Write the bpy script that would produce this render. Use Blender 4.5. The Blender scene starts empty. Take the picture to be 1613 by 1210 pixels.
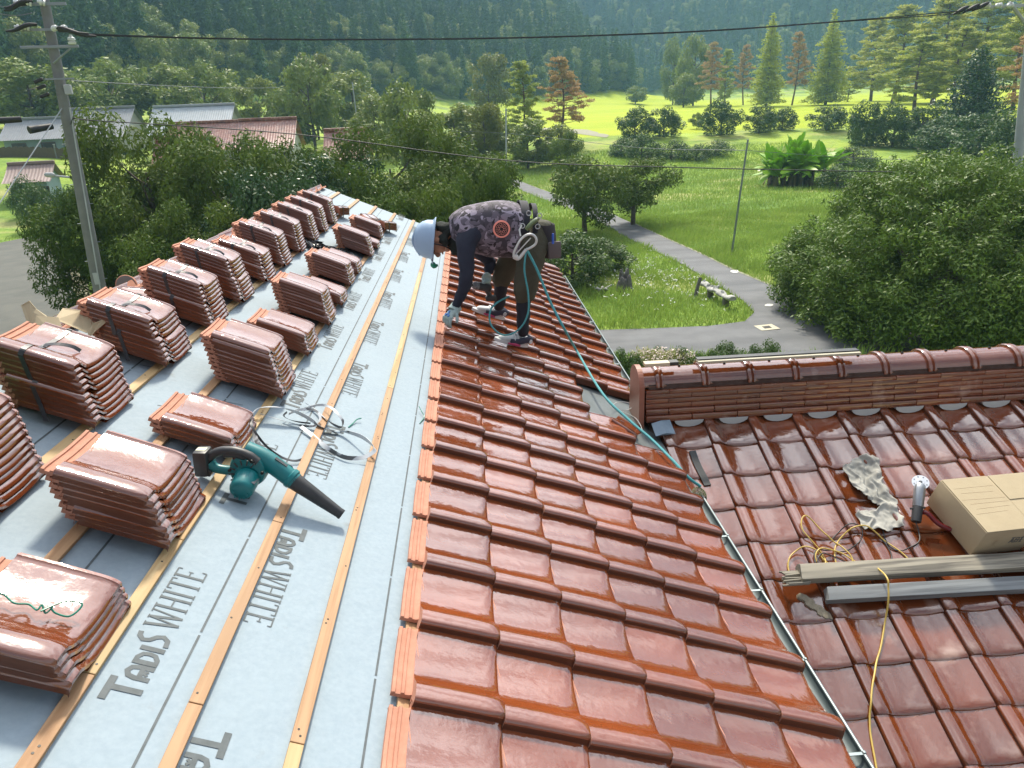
import bpy, bmesh, math, random
import numpy as np
from mathutils import Vector, Matrix

random.seed(7); rng = np.random.default_rng(11)
SC = bpy.context.scene
COL = SC.collection
V3 = lambda *a: np.array(a, float)

# ------------------------------------------------------------------ camera
CAM_R = V3(0.997200, -0.064422, -0.037961); CAM_U = V3(0.058378, 0.353503, 0.933610); CAM_F = V3(0.046726, 0.933212, -0.356274)
FPX = 1128.99; H = 7.5
CAM = V3(0, 0, H)
cd = bpy.data.cameras.new('camera'); cam = bpy.data.objects.new('camera', cd); COL.objects.link(cam)
cam.matrix_world = Matrix([[CAM_R[0], CAM_U[0], -CAM_F[0], 0], [CAM_R[1], CAM_U[1], -CAM_F[1], 0],
                           [CAM_R[2], CAM_U[2], -CAM_F[2], H], [0, 0, 0, 1]])
cd.sensor_width = 36; cd.lens = FPX / 1613 * 36; cd.clip_start = .05; cd.clip_end = 6000
SC.camera = cam
# ------------------------------------------------------------------ sky, sun, exposure
SUN_EL, SUN_AZ = math.radians(50), math.radians(2)
w = bpy.data.worlds.new('World'); SC.world = w; w.use_nodes = True
nt = w.node_tree; nt.nodes.clear()
sky = nt.nodes.new('ShaderNodeTexSky'); sky.sky_type = 'NISHITA'; sky.sun_disc = False
sky.sun_elevation = SUN_EL; sky.sun_rotation = SUN_AZ; sky.dust_density = 2.0; sky.air_density = 1.0
geo = nt.nodes.new('ShaderNodeTexCoord'); nz = nt.nodes.new('ShaderNodeTexNoise')
nz.inputs['Scale'].default_value = 2.6; nz.inputs['Detail'].default_value = 6; nz.inputs['Roughness'].default_value = .58
mp = nt.nodes.new('ShaderNodeMapping'); mp.inputs['Scale'].default_value = (1, 1, 2.2)
rmp = nt.nodes.new('ShaderNodeMapRange'); rmp.inputs['From Min'].default_value = .36; rmp.inputs['From Max'].default_value = .60
rmp.inputs['To Min'].default_value = .06; rmp.inputs['To Max'].default_value = .95
mx = nt.nodes.new('ShaderNodeMix'); mx.data_type = 'RGBA'
mx.inputs['B'].default_value = (13.5, 13.5, 14.2, 1)        # sunlit cloud, in the sky texture's own units
bg = nt.nodes.new('ShaderNodeBackground'); bg.inputs['Strength'].default_value = .12
out = nt.nodes.new('ShaderNodeOutputWorld')
L = nt.links.new
L(geo.outputs['Generated'], mp.inputs['Vector']); L(mp.outputs['Vector'], nz.inputs['Vector'])
L(nz.outputs['Fac'], rmp.inputs['Value']); L(rmp.outputs['Result'], mx.inputs['Factor'])
# clouds are bright towards the sun and dull away from it
vd = nt.nodes.new('ShaderNodeVectorMath'); vd.operation = 'DOT_PRODUCT'; vd.inputs[1].default_value = (math.sin(SUN_AZ) * math.cos(SUN_EL), math.cos(SUN_AZ) * math.cos(SUN_EL), math.sin(SUN_EL))
cr = nt.nodes.new('ShaderNodeMapRange'); cr.inputs['From Min'].default_value = .42; cr.inputs['From Max'].default_value = 1.; cr.inputs['To Min'].default_value = 5.0; cr.inputs['To Max'].default_value = 26.
cc = nt.nodes.new('ShaderNodeVectorMath'); cc.operation = 'SCALE'; cc.inputs[0].default_value = (1, 1, 1.04)
L(geo.outputs['Generated'], vd.inputs[0]); L(vd.outputs['Value'], cr.inputs['Value']); L(cr.outputs['Result'], cc.inputs['Scale']); L(cc.outputs['Vector'], mx.inputs['B'])
L(sky.outputs['Color'], mx.inputs['A']); L(mx.outputs['Result'], bg.inputs['Color']); L(bg.outputs['Background'], out.inputs['Surface'])
sd = bpy.data.lights.new('sun', 'SUN'); sd.energy = 4.6; sd.angle = math.radians(7); sd.color = (1, .91, .75)
sun = bpy.data.objects.new('sun', sd); COL.objects.link(sun)
sdir = Vector((math.sin(SUN_AZ) * math.cos(SUN_EL), math.cos(SUN_AZ) * math.cos(SUN_EL), math.sin(SUN_EL)))
sun.rotation_euler = sdir.to_track_quat('Z', 'Y').to_euler(); sun.location = (0, 0, 60)
vs = SC.view_settings; vs.view_transform = 'Standard'; vs.look = 'None'; vs.gamma = 1; vs.exposure = .36
try: vs.use_curve_mapping = False
except Exception: pass
SC.render.engine = 'CYCLES'
cy = SC.cycles; cy.use_denoising = True; cy.max_bounces = 7; cy.diffuse_bounces = 3; cy.glossy_bounces = 4
cy.transparent_max_bounces = 6; cy.transmission_bounces = 3; cy.volume_bounces = 1; cy.use_adaptive_sampling = True
cy.adaptive_threshold = .015; cy.sample_clamp_indirect = 6

# ------------------------------------------------------------------ helpers: picture <-> place
def unit(a):
    a = np.asarray(a, float); return a / max(np.linalg.norm(a), 1e-12)
def ray(x, y):
    return unit(CAM_F + CAM_R * (x - 806.5) / FPX - CAM_U * (y - 605) / FPX)
def on_ground(x, y, z=0.):
    d = ray(x, y); return CAM + d * ((z - H) / d[2])
def at_Y(x, y, Y):
    d = ray(x, y); return CAM + d * (Y / d[1])
AL = 0.405994                                    # pitch of both roofs
SA, CA = math.sin(AL), math.cos(AL)
R_O = V3(0, 0, H - 1.531192); R_U = V3(CA, 0, -SA); R_V = V3(0, 1, 0); R_N = V3(SA, 0, CA)
U0, V0, DV, DU = 0.01109, 3.28704, 0.30461, .25
W_O = V3(1.495025, 4.145000, 5.398309); W_X = V3(1, 0, 0); W_S = V3(0, -CA, -SA); W_N = V3(0, -SA, CA)
def RP(u, v, n=0.): return R_O + R_U * u + R_V * v + R_N * n
def WP(x, s, n=0.): return W_O + W_X * x + W_S * s + W_N * n
def roof_uv(x, y, n=0.):
    d = ray(x, y); t = ((R_O + R_N * n - CAM) @ R_N) / (d @ R_N); q = CAM + d * t - R_O
    return float(q @ R_U), float(q[1])
def wing_xs(x, y, n=0.):
    d = ray(x, y); t = ((W_O + W_N * n - CAM) @ W_N) / (d @ W_N); q = CAM + d * t - W_O
    return float(q[0]), float(q @ W_S)
def RQ(x, y, n=0.): return RP(*roof_uv(x, y, n), n)
def WQ(x, y, n=0.): return WP(*wing_xs(x, y, n), n)

# ------------------------------------------------------------------ helpers: objects
ORG = {}
def tag(o, label=None, cat=None, group=None, kind=None):
    if label: o['label'] = label
    if cat: o['category'] = cat
    if group: o['group'] = group
    if kind: o['kind'] = kind
    return o
def thing(name, label, cat, loc, group=None):
    o = bpy.data.objects.new(name, None); COL.objects.link(o); o.empty_display_size = .1
    o.location = tuple(loc); ORG[o] = V3(*loc)
    return tag(o, label, cat, group)
def org(o):
    return ORG.get(o, V3(0, 0, 0))
def mesh_np(name, V, F, mats, mi=None, sharp=None, smooth=True):
    """V (N,3); F: list of tuples or (M,k) array."""
    me = bpy.data.meshes.new(name)
    V = np.asarray(V, np.float32)
    if isinstance(F, np.ndarray):
        m, k = F.shape
        me.vertices.add(len(V)); me.vertices.foreach_set('co', V.ravel())
        me.loops.add(m * k); me.loops.foreach_set('vertex_index', F.astype(np.int32).ravel())
        me.polygons.add(m); me.polygons.foreach_set('loop_start', np.arange(0, m * k, k, dtype=np.int32))
        me.update(calc_edges=True)
    else:
        me.from_pydata(V.tolist(), [], [tuple(int(i) for i in f) for f in F])
    if mi is not None: me.polygons.foreach_set('material_index', np.asarray(mi, np.int32))
    me.polygons.foreach_set('use_smooth', np.full(len(me.polygons), bool(smooth)))
    for m_ in (mats if isinstance(mats, (list, tuple)) else [mats]): me.materials.append(m_)
    if sharp is not None and smooth: me.set_sharp_from_angle(angle=math.radians(sharp))
    me.update()
    return me
def link(name, me, parent=None, loc=None):
    o = bpy.data.objects.new(name, me); COL.objects.link(o)
    if parent is not None: o.parent = parent
    if loc is not None: o.location = tuple(loc)
    return o
class MB:
    def __init__(s): s.V = []; s.F = []; s.M = []; s.m = 0
    def add(s, V, F, m=None):
        b = len(s.V); s.V += [tuple(map(float, v)) for v in V]
        for f in F: s.F.append(tuple(b + int(i) for i in f)); s.M.append(s.m if m is None else m)
        return s
    def box(s, c, size, ax=None, m=None, bev=0.):
        X, Y, Z = ax if ax is not None else (V3(1, 0, 0), V3(0, 1, 0), V3(0, 0, 1))
        c = np.asarray(c, float); a, b, d = [q / 2 for q in size]
        e = min(bev, a * .9, b * .9, d * .9)
        if e <= 0:
            P = [c + X * i * a + Y * j * b + Z * k * d for k in (-1, 1) for j in (-1, 1) for i in (-1, 1)]
            F = [(0, 2, 3, 1), (4, 5, 7, 6), (0, 1, 5, 4), (2, 6, 7, 3), (0, 4, 6, 2), (1, 3, 7, 5)]
            return s.add(P, F, m)
        bm = bmesh.new(); vs_ = [bm.verts.new((i * a, j * b, k * d)) for k in (-1, 1) for j in (-1, 1) for i in (-1, 1)]
        for f in [(0, 2, 3, 1), (4, 5, 7, 6), (0, 1, 5, 4), (2, 6, 7, 3), (0, 4, 6, 2), (1, 3, 7, 5)]: bm.faces.new([vs_[i] for i in f])
        bmesh.ops.bevel(bm, geom=bm.edges[:], offset=e, segments=2, affect='EDGES', profile=.5)
        bm.verts.index_update()
        P = [c + X * v.co.x + Y * v.co.y + Z * v.co.z for v in bm.verts]; F = [[v.index for v in f.verts] for f in bm.faces]
        bm.free(); return s.add(P, F, m)
    def tube(s, pts, r, k=8, m=None, cap=True, flat=1., up=None):
        pts = [np.asarray(p, float) for p in pts]; n = len(pts)
        rr = r if hasattr(r, '__len__') else [r] * n
        V = []; ref = None
        for i, p in enumerate(pts):
            t = unit(pts[min(i + 1, n - 1)] - pts[max(i - 1, 0)])
            if up is not None: a = np.cross(t, up)
            elif ref is None: a = np.cross(t, V3(0, 0, 1) if abs(t[2]) < .9 else V3(1, 0, 0))
            else: a = ref - t * (ref @ t)
            a = unit(a); b = np.cross(a, t); ref = a
            for j in range(k):
                q = 2 * math.pi * j / k
                V.append(p + (a * math.cos(q) + b * math.sin(q) * flat) * rr[i])
        F = [(i * k + j, i * k + (j + 1) % k, (i + 1) * k + (j + 1) % k, (i + 1) * k + j) for i in range(n - 1) for j in range(k)]
        if cap: F += [tuple(range(k))[::-1], tuple((n - 1) * k + j for j in range(k))]
        return s.add(V, F, m)
    def lathe(s, c, axis, prof, k=20, m=None, cap=True, x=None, sy=1.):
        """prof: (distance along axis, radius)."""
        z = unit(axis); a = unit(np.cross(z, V3(0, 0, 1) if abs(z[2]) < .9 else V3(1, 0, 0))) if x is None else unit(x)
        b = np.cross(z, a); c = np.asarray(c, float); V = []
        for h_, r_ in prof:
            for j in range(k):
                q = 2 * math.pi * j / k; V.append(c + z * h_ + (a * math.cos(q) + b * math.sin(q) * sy) * r_)
        n = len(prof)
        F = [(i * k + j, i * k + (j + 1) % k, (i + 1) * k + (j + 1) % k, (i + 1) * k + j) for i in range(n - 1) for j in range(k)]
        if cap: F += [tuple(range(k))[::-1], tuple((n - 1) * k + j for j in range(k))]
        return s.add(V, F, m)
    def ribbon(s, pts, wv, th=.0012, m=None):
        """flat band along pts; wv: half-width vectors."""
        pts = [np.asarray(p, float) for p in pts]; n = len(pts); V = []
        for i, p in enumerate(pts):
            t = unit(pts[min(i + 1, n - 1)] - pts[max(i - 1, 0)]); W = np.asarray(wv[i] if isinstance(wv, list) else wv, float)
            q = unit(np.cross(t, W)) * th
            V += [p + W + q, p - W + q, p - W - q, p + W - q]
        F = []
        for i in range(n - 1):
            for j in range(4): F.append((i * 4 + j, i * 4 + (j + 1) % 4, i * 4 + 4 + (j + 1) % 4, i * 4 + 4 + j))
        F += [(3, 2, 1, 0), tuple((n - 1) * 4 + j for j in range(4))]
        return s.add(V, F, m)
    def prism(s, poly, d, m=None):
        """poly: 3D points of a flat outline; d: extrusion vector."""
        n = len(poly); P = [np.asarray(p, float) for p in poly]; d = np.asarray(d, float)
        return s.add(P + [p + d for p in P], [tuple(range(n))[::-1], tuple(range(n, 2 * n))] + [(i, (i + 1) % n, n + (i + 1) % n, n + i) for i in range(n)], m)
    def build(s, name, mats, parent=None, smooth=False, sharp=38, base=None):
        V = np.array(s.V)
        o0 = org(parent) if parent is not None else (np.asarray(base, float) if base is not None else V3(V[:, 0].mean(), V[:, 1].mean(), V[:, 2].min()))
        me = mesh_np(name, V - o0, s.F, mats, s.M, sharp=sharp if smooth else None, smooth=smooth)
        o = link(name, me, parent, None if parent is not None else o0)
        ORG[o] = o0
        return o
def spline(P, n=8):
    """Catmull-Rom through P."""
    P = [np.asarray(p, float) for p in P]; Q = [2 * P[0] - P[1]] + P + [2 * P[-1] - P[-2]]; out = []
    for i in range(1, len(Q) - 2):
        p0, p1, p2, p3 = Q[i - 1:i + 3]
        for j in range(n):
            t = j / n
            out.append(.5 * ((2 * p1) + (p2 - p0) * t + (2 * p0 - 5 * p1 + 4 * p2 - p3) * t * t + (3 * p1 - p0 - 3 * p2 + p3) * t ** 3))
    out.append(P[-1]); return out

# ------------------------------------------------------------------ materials
def mat(name, col, rough=.6, metal=0., spec=.5, ior=None, coat=0., noise=None, bump=None, trans=0., wave=None, coat_rough=.05):
    """noise: (scale, amount, second colour, detail[, lo, hi]); bump: (scale, strength[, distance])."""
    m = bpy.data.materials.new(name); m.use_nodes = True; t = m.node_tree; b = t.nodes['Principled BSDF']
    b.inputs['Base Color'].default_value = (*col, 1); b.inputs['Roughness'].default_value = rough
    b.inputs['Metallic'].default_value = metal; b.inputs['Specular IOR Level'].default_value = spec
    if ior: b.inputs['IOR'].default_value = ior
    if coat: b.inputs['Coat Weight'].default_value = coat; b.inputs['Coat Roughness'].default_value = coat_rough
    tc = t.nodes.new('ShaderNodeTexCoord'); l = t.links.new
    if noise:
        n = t.nodes.new('ShaderNodeTexNoise'); n.inputs['Scale'].default_value = noise[0]; n.inputs['Detail'].default_value = noise[3] if len(noise) > 3 else 4
        n.inputs['Roughness'].default_value = .6
        lo, hi = noise[4:6] if len(noise) > 5 else (.35, .65)
        r = t.nodes.new('ShaderNodeMapRange'); r.inputs['From Min'].default_value = lo; r.inputs['From Max'].default_value = hi
        r.inputs['To Max'].default_value = noise[1]
        x = t.nodes.new('ShaderNodeMix'); x.data_type = 'RGBA'; x.inputs['A'].default_value = (*col, 1); x.inputs['B'].default_value = (*noise[2], 1)
        l(tc.outputs['Object'], n.inputs['Vector']); l(n.outputs['Fac'], r.inputs['Value']); l(r.outputs['Result'], x.inputs['Factor'])
        l(x.outputs['Result'], b.inputs['Base Color'])
    if bump:
        n2 = t.nodes.new('ShaderNodeTexNoise'); n2.inputs['Scale'].default_value = bump[0]; n2.inputs['Detail'].default_value = 3
        u = t.nodes.new('ShaderNodeBump'); u.inputs['Strength'].default_value = bump[1]; u.inputs['Distance'].default_value = bump[2] if len(bump) > 2 else .005
        l(tc.outputs['Object'], n2.inputs['Vector']); l(n2.outputs['Fac'], u.inputs['Height']); l(u.outputs['Normal'], b.inputs['Normal'])
        if coat: l(u.outputs['Normal'], b.inputs['Coat Normal'])
    return m
def mixin(m, scale, lo, hi, col, detail=5, stretch=None, rough=None, coord='Object', obj_random=0.):
    """lay one more noise-driven colour over a material's base colour."""
    t = m.node_tree; b = t.nodes['Principled BSDF']; l = t.links.new
    tc = t.nodes.new('ShaderNodeTexCoord'); n = t.nodes.new('ShaderNodeTexNoise'); n.inputs['Scale'].default_value = scale; n.inputs['Detail'].default_value = detail
    v = tc.outputs[coord]
    if stretch:
        q = t.nodes.new('ShaderNodeMapping'); q.inputs['Scale'].default_value = stretch; l(v, q.inputs['Vector']); v = q.outputs['Vector']
    l(v, n.inputs['Vector'])
    r = t.nodes.new('ShaderNodeMapRange'); r.inputs['From Min'].default_value = lo; r.inputs['From Max'].default_value = hi
    l(n.outputs['Fac'], r.inputs['Value'])
    x = t.nodes.new('ShaderNodeMix'); x.data_type = 'RGBA'; x.inputs['B'].default_value = (*col, 1)
    s = b.inputs['Base Color']
    if s.is_linked: l(s.links[0].from_socket, x.inputs['A'])
    else: x.inputs['A'].default_value = s.default_value
    l(r.outputs['Result'], x.inputs['Factor']); l(x.outputs['Result'], s)
    return m
def leaf_mat(name, c1, c2, c3=None, scale=.6, transl=.3, rough=.55, tint=.25, spec=.35):
    """foliage: colour varies leaf by leaf and clump by clump, light comes through."""
    m = bpy.data.materials.new(name); m.use_nodes = True; t = m.node_tree; b = t.nodes['Principled BSDF']; l = t.links.new
    o = [n for n in t.nodes if n.type == 'OUTPUT_MATERIAL'][0]
    ge = t.nodes.new('ShaderNodeNewGeometry'); oi = t.nodes.new('ShaderNodeObjectInfo')
    n = t.nodes.new('ShaderNodeTexNoise'); n.inputs['Scale'].default_value = scale; n.inputs['Detail'].default_value = 3
    l(ge.outputs['Position'], n.inputs['Vector'])
    x = t.nodes.new('ShaderNodeMix'); x.data_type = 'RGBA'; x.inputs['A'].default_value = (*c1, 1); x.inputs['B'].default_value = (*c2, 1)
    r = t.nodes.new('ShaderNodeMapRange'); r.inputs['From Min'].default_value = .3; r.inputs['From Max'].default_value = .7
    l(n.outputs['Fac'], r.inputs['Value']); l(r.outputs['Result'], x.inputs['Factor'])
    x2 = t.nodes.new('ShaderNodeMix'); x2.data_type = 'RGBA'; x2.inputs['B'].default_value = (*(c3 or c2), 1)
    ad = t.nodes.new('ShaderNodeMath'); ad.operation = 'MULTIPLY'; ad.inputs[1].default_value = tint
    wn = t.nodes.new('ShaderNodeMath'); wn.operation = 'ADD'
    l(ge.outputs['Random Per Island'], wn.inputs[0]); l(oi.outputs['Random'], wn.inputs[1]); l(wn.outputs[0], ad.inputs[0])
    l(x.outputs['Result'], x2.inputs['A']); l(ad.outputs[0], x2.inputs['Factor'])
    l(x2.outputs['Result'], b.inputs['Base Color']); b.inputs['Roughness'].default_value = rough; b.inputs['Specular IOR Level'].default_value = spec
    tr = t.nodes.new('ShaderNodeBsdfTranslucent'); l(x2.outputs['Result'], tr.inputs['Color'])
    ms = t.nodes.new('ShaderNodeMixShader'); ms.inputs['Fac'].default_value = transl
    l(b.outputs['BSDF'], ms.inputs[1]); l(tr.outputs['BSDF'], ms.inputs[2]); l(ms.outputs['Shader'], o.inputs['Surface'])
    return m

# ------------------------------------------------------------------ roof materials
M_GLAZE = mat('glazed_clay', (.205, .050, .014), rough=.13, spec=.5, ior=2.0, noise=(3.2, .8, (.14, .034, .010), 5), bump=(22, .34, .005), coat=.35)
def glaze_dirt(m):   # faint film of dust on the glaze: duller in patches
    t = m.node_tree; b = t.nodes['Principled BSDF']; tc = t.nodes.new('ShaderNodeTexCoord'); n = t.nodes.new('ShaderNodeTexNoise')
    n.inputs['Scale'].default_value = 9; n.inputs['Detail'].default_value = 6
    r = t.nodes.new('ShaderNodeMapRange'); r.inputs['From Min'].default_value = .35; r.inputs['From Max'].default_value = .7
    r.inputs['To Min'].default_value = .045; r.inputs['To Max'].default_value = .15
    t.links.new(tc.outputs['Object'], n.inputs['Vector']); t.links.new(n.outputs['Fac'], r.inputs['Value']); t.links.new(r.outputs['Result'], b.inputs['Roughness'])
glaze_dirt(M_GLAZE)
M_CLAY = mat('bare_clay', (.47, .225, .150), rough=.85, noise=(30, .6, (.37, .16, .10), 5), bump=(120, .3, .002))
M_OLDGLAZE = mat('dusty_glazed_clay', (.180, .044, .012), rough=.14, spec=.5, ior=2.0, noise=(3.2, .8, (.12, .030, .009), 5), bump=(22, .26, .005), coat=.3)
glaze_dirt(M_OLDGLAZE)
def per_tile(m):   # kiln variation: each tile its own slight tone
    t = m.node_tree; b = t.nodes['Principled BSDF']; g = t.nodes.new('ShaderNodeNewGeometry'); h = t.nodes.new('ShaderNodeHueSaturation'); r = t.nodes.new('ShaderNodeMapRange'); r.inputs['To Min'].default_value = .78; r.inputs['To Max'].default_value = 1.22
    s_ = b.inputs['Base Color'].links[0].from_socket; t.links.new(g.outputs['Random Per Island'], r.inputs['Value']); t.links.new(r.outputs['Result'], h.inputs['Value']); t.links.new(s_, h.inputs['Color']); t.links.new(h.outputs['Color'], b.inputs['Base Color'])
mixin(M_OLDGLAZE, 5.0, .60, .80, (.38, .24, .18), detail=9)
per_tile(M_GLAZE); per_tile(M_OLDGLAZE)
M_SHEET = mat('underlayment_sheet', (.275, .34, .385), rough=.78, noise=(60, .7, (.23, .295, .34), 8), bump=(7, .35, .02))
mixin(M_SHEET, 2.2, .55, .85, (.275, .34, .38), detail=6)
mixin(M_SHEET, 9, .68, .80, (.20, .22, .22), detail=10)
M_INK = mat('printed_ink', (.06, .075, .08), rough=.7, noise=(40, .6, (.11, .13, .14), 6))
def wood(name, c1, c2, axis=1, rough=.7):
    m = mat(name, c1, rough=rough)
    st = [55, 55, 55]; st[axis] = 2.2
    mixin(m, 1.0, .42, .62, c2, detail=4, stretch=tuple(st))
    mixin(m, 2.0, .45, .75, tuple(.8 * q for q in c1), detail=2)
    return m
M_BATTEN = wood('batten_pine', (.42, .255, .135), (.31, .17, .08))
M_BATTEN2 = wood('batten_pine_pale', (.48, .345, .175), (.39, .25, .11))
M_NAIL = mat('nail_head', (.03, .028, .026), rough=.5, metal=.6)
M_MORTAR = mat('ridge_mortar', (.055, .03, .022), rough=.9, noise=(20, .8, (.09, .06, .05), 6), bump=(40, .4))
M_PLASTER = mat('white_plaster', (.46, .48, .47), rough=.85, noise=(12, .6, (.42, .44, .43), 5))
M_GALV = mat('galvanised_metal', (.24, .28, .29), rough=.45, metal=.7, noise=(7, .6, (.15, .19, .20), 4))
M_FLASH = mat('grey_flashing', (.15, .17, .175), rough=.55, metal=.3, noise=(5, .7, (.10, .12, .12), 6))
M_WALL = mat('stucco_wall', (.62, .57, .48), rough=.9, noise=(3, .5, (.54, .49, .41), 5), bump=(90, .3))
M_DARKWOOD = mat('dark_fascia', (.06, .045, .035), rough=.7, noise=(6, .6, (.09, .07, .055), 5))

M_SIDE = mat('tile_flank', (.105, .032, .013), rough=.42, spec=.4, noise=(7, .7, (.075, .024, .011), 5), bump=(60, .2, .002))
# ------------------------------------------------------------------ one roof tile: (u down the slope, w across, n up)
PROF = [(0, -.016), (0, .000), (.0008, .0255), (.0012, .0285), (.004, .0342), (.009, .0380), (.016, .0394), (.032, .0400), (.048, .0397), (.057, .0376), (.065, .0336), (.075, .0272),
        (.086, .0198), (.098, .0132), (.111, .0080), (.126, .0040), (.145, .0014), (.180, -.0006), (.205, -.0012), (.235, -.0002), (.262, .0024), (.285, .0058), (.300, .0082), (.311, .0092), (.315, .013), (.321, .013), (.325, .007), (.332, .007), (.332, -.016)]
USTA = [(0, 0), (.008, 0), (.07, .0006), (.14, .0008), (.195, .0003), (.212, -.0004), (.228, -.0024), (.240, -.0052), (.2475, -.0088), (.250, -.0165)]
def tile_arrays(lift=.0165, stacked=False):
    W = np.array(PROF)
    if stacked: W[0] = (.004, .0118); W[1] = (-.0008, .0125)      # in a stack each roll sits over the next, only a slab's edge shows
    nu, nw = len(USTA), len(W)
    V = np.zeros((nu, nw, 3))
    for i, (u, d) in enumerate(USTA):
        V[i, :, 0] = u; V[i, :, 1] = W[:, 0]; V[i, :, 2] = W[:, 1] + d
        if i == nu - 1: V[i, :, 2] = np.maximum(W[:, 1] + d, -.0165)
        if stacked: V[i, 0, 2] = max(.0118 + d, -.0165); V[i, 1, 2] = max(.0125 + d, -.0165)
    # the roll's free end is rounded in plan, the pan's nose is very slightly bowed
    for i in range(nu):
        k = np.clip((V[i, :, 0] - .19) / .06, 0, 1)
        roll = (W[:, 0] < .012) & (W[:, 1] > (.02 if not stacked else .0))
        V[i, roll, 1] += .009 * k[roll] ** 3
    V[-1, :, 0] += .002 * np.sin(np.pi * np.clip((W[:, 0] - .1) / .2, 0, 1))
    V = V.reshape(-1, 3); F = []; mi = []
    q = lambda i, j: i * nw + j
    for i in range(nu - 1):
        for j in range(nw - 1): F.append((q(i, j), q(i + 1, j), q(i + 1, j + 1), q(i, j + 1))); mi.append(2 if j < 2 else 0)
    # head end of the roll (bare clay) and underside
    vs_ = V.tolist()
    for j in range(0, 15):
        b = len(vs_); p, r = V[q(0, j)], V[q(0, j + 1)]
        lo_ = -.016 if not stacked or p[1] > .09 else max(min(p[2], r[2]) - .016, -.016); vs_ += [p.tolist(), r.tolist(), [p[0], r[1], lo_], [p[0], p[1], lo_]]
        F.append((b, b + 1, b + 2, b + 3)); mi.append(1)
    x0_ = .10 if stacked else 0
    b = len(vs_); vs_ += [[0, x0_, -.016], [0, .332, -.016], [.25, .332, -.0165], [.25, x0_, -.0165]]; F.append((b, b + 1, b + 2, b + 3)); mi.append(0)
    # bare head with its two ribs
    hu = [(-.056, -.016), (-.055, -.005), (-.046, -.004), (-.044, -.009), (-.031, -.009), (-.029, -.003), (-.021, -.003), (-.019, -.0075), (-.008, -.007), (.004, -.0006)]
    hw = [(.050, -.016), (.050, .004), (.062, .006), (.098, .004), (.16, .0), (.20, -.0005), (.27, .003), (.300, .006), (.306, .006), (.306, -.016)]
    b = len(vs_)
    for (u, n) in hu:
        for (w_, z) in hw: vs_.append([u + .006 * math.sin(w_ * 40) * (u > 0), w_, max(n + max(z, 0), -.016) if z > -.01 else -.016])
    for i in range(len(hu) - 1):
        for j in range(len(hw) - 1): F.append((b + i * len(hw) + j, b + (i + 1) * len(hw) + j, b + (i + 1) * len(hw) + j + 1, b + i * len(hw) + j + 1)); mi.append(1)
    V = np.array(vs_)
    V[:, 2] += lift * V[:, 0] / .25
    return V, np.array(F), np.array(mi)
TV, TF, TM = tile_arrays()
def tile_field(name, spots, P0, U, W, N, mats, parent):
    """many laid tiles as one mesh; spots: (u, w) of each tile's head corner."""
    VV = []; n = len(TV)
    for (u, w_) in spots:
        V = TV.copy(); a = rng.normal(0, .0035); V[:, 0] += rng.normal(0, .0012) + V[:, 1] * a; V[:, 1] += rng.normal(0, .0010); V[:, 2] += rng.normal(0, .0010) + (V[:, 1] - .15) * rng.normal(0, .006) + V[:, 0] * rng.normal(0, .006)
        VV.append(P0 + np.outer(V[:, 0] + u, U) + np.outer(V[:, 1] + w_, W) + np.outer(V[:, 2], N))
    F = np.concatenate([TF + i * n for i in range(len(VV))]); mi = np.tile(TM, len(VV))
    return link(name, mesh_np(name, np.concatenate(VV) - org(parent), F, mats, mi, sharp=40), parent)

# ------------------------------------------------------------------ the house we stand on
house = thing('house', 'tiled house under reroofing, with new brown glazed tiles and bare underlayment on its slope', 'house', (0, 4.5, 0))
def part(mb, name, m, smooth=False, parent=None, **k): return mb.build(name, m, parent or house, smooth, **k)
VLO, VHI, URIDGE = -1.6, 9.42, -1.93
mb = MB(); mb.prism([RP(URIDGE, VLO, -.051), RP(1.28, VLO, -.051), RP(1.28, VHI, -.051), RP(URIDGE, VHI, -.051)], R_N * .003); part(mb, 'underlayment', M_SHEET)
mb = MB(); mb.prism([RP(URIDGE, VLO, -.10), RP(1.27, VLO, -.10), RP(1.27, VHI, -.10), RP(URIDGE, VHI, -.10)], R_N * .047); part(mb, 'roof_deck', M_DARKWOOD)
# printed guide lines and lettering
def flat(mb, u0, v0, u1, v1, wd, n=-.0468):
    d = unit(V3(u1 - u0, v1 - v0, 0)); p = V3(-d[1], d[0], 0) * wd / 2
    mb.add([RP(u0 + p[0], v0 + p[1], n), RP(u1 + p[0], v1 + p[1], n), RP(u1 - p[0], v1 - p[1], n), RP(u0 - p[0], v0 - p[1], n)], [(3, 2, 1, 0)])
for uu, a, b in ((-.815, VLO, VHI), (-.338, VLO, VHI), (-1.165, VLO, VHI), (-1.565, VLO, VHI), (-1.80, VLO, VHI)):
    v = a; mb = MB()
    while v < b:
        e = min(v + .455, b); flat(mb, uu, v, uu, e - .012, .0062); v = e
    part(mb, 'guide_line', M_INK)
for uu, v in ((-1.12, 2.92), (-1.50, 3.02), (-1.31, 2.72)): mb = MB(); flat(mb, uu - .055, v - .01, uu + .03, v + .012, .004); part(mb, 'tick_mark', M_INK)
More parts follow.
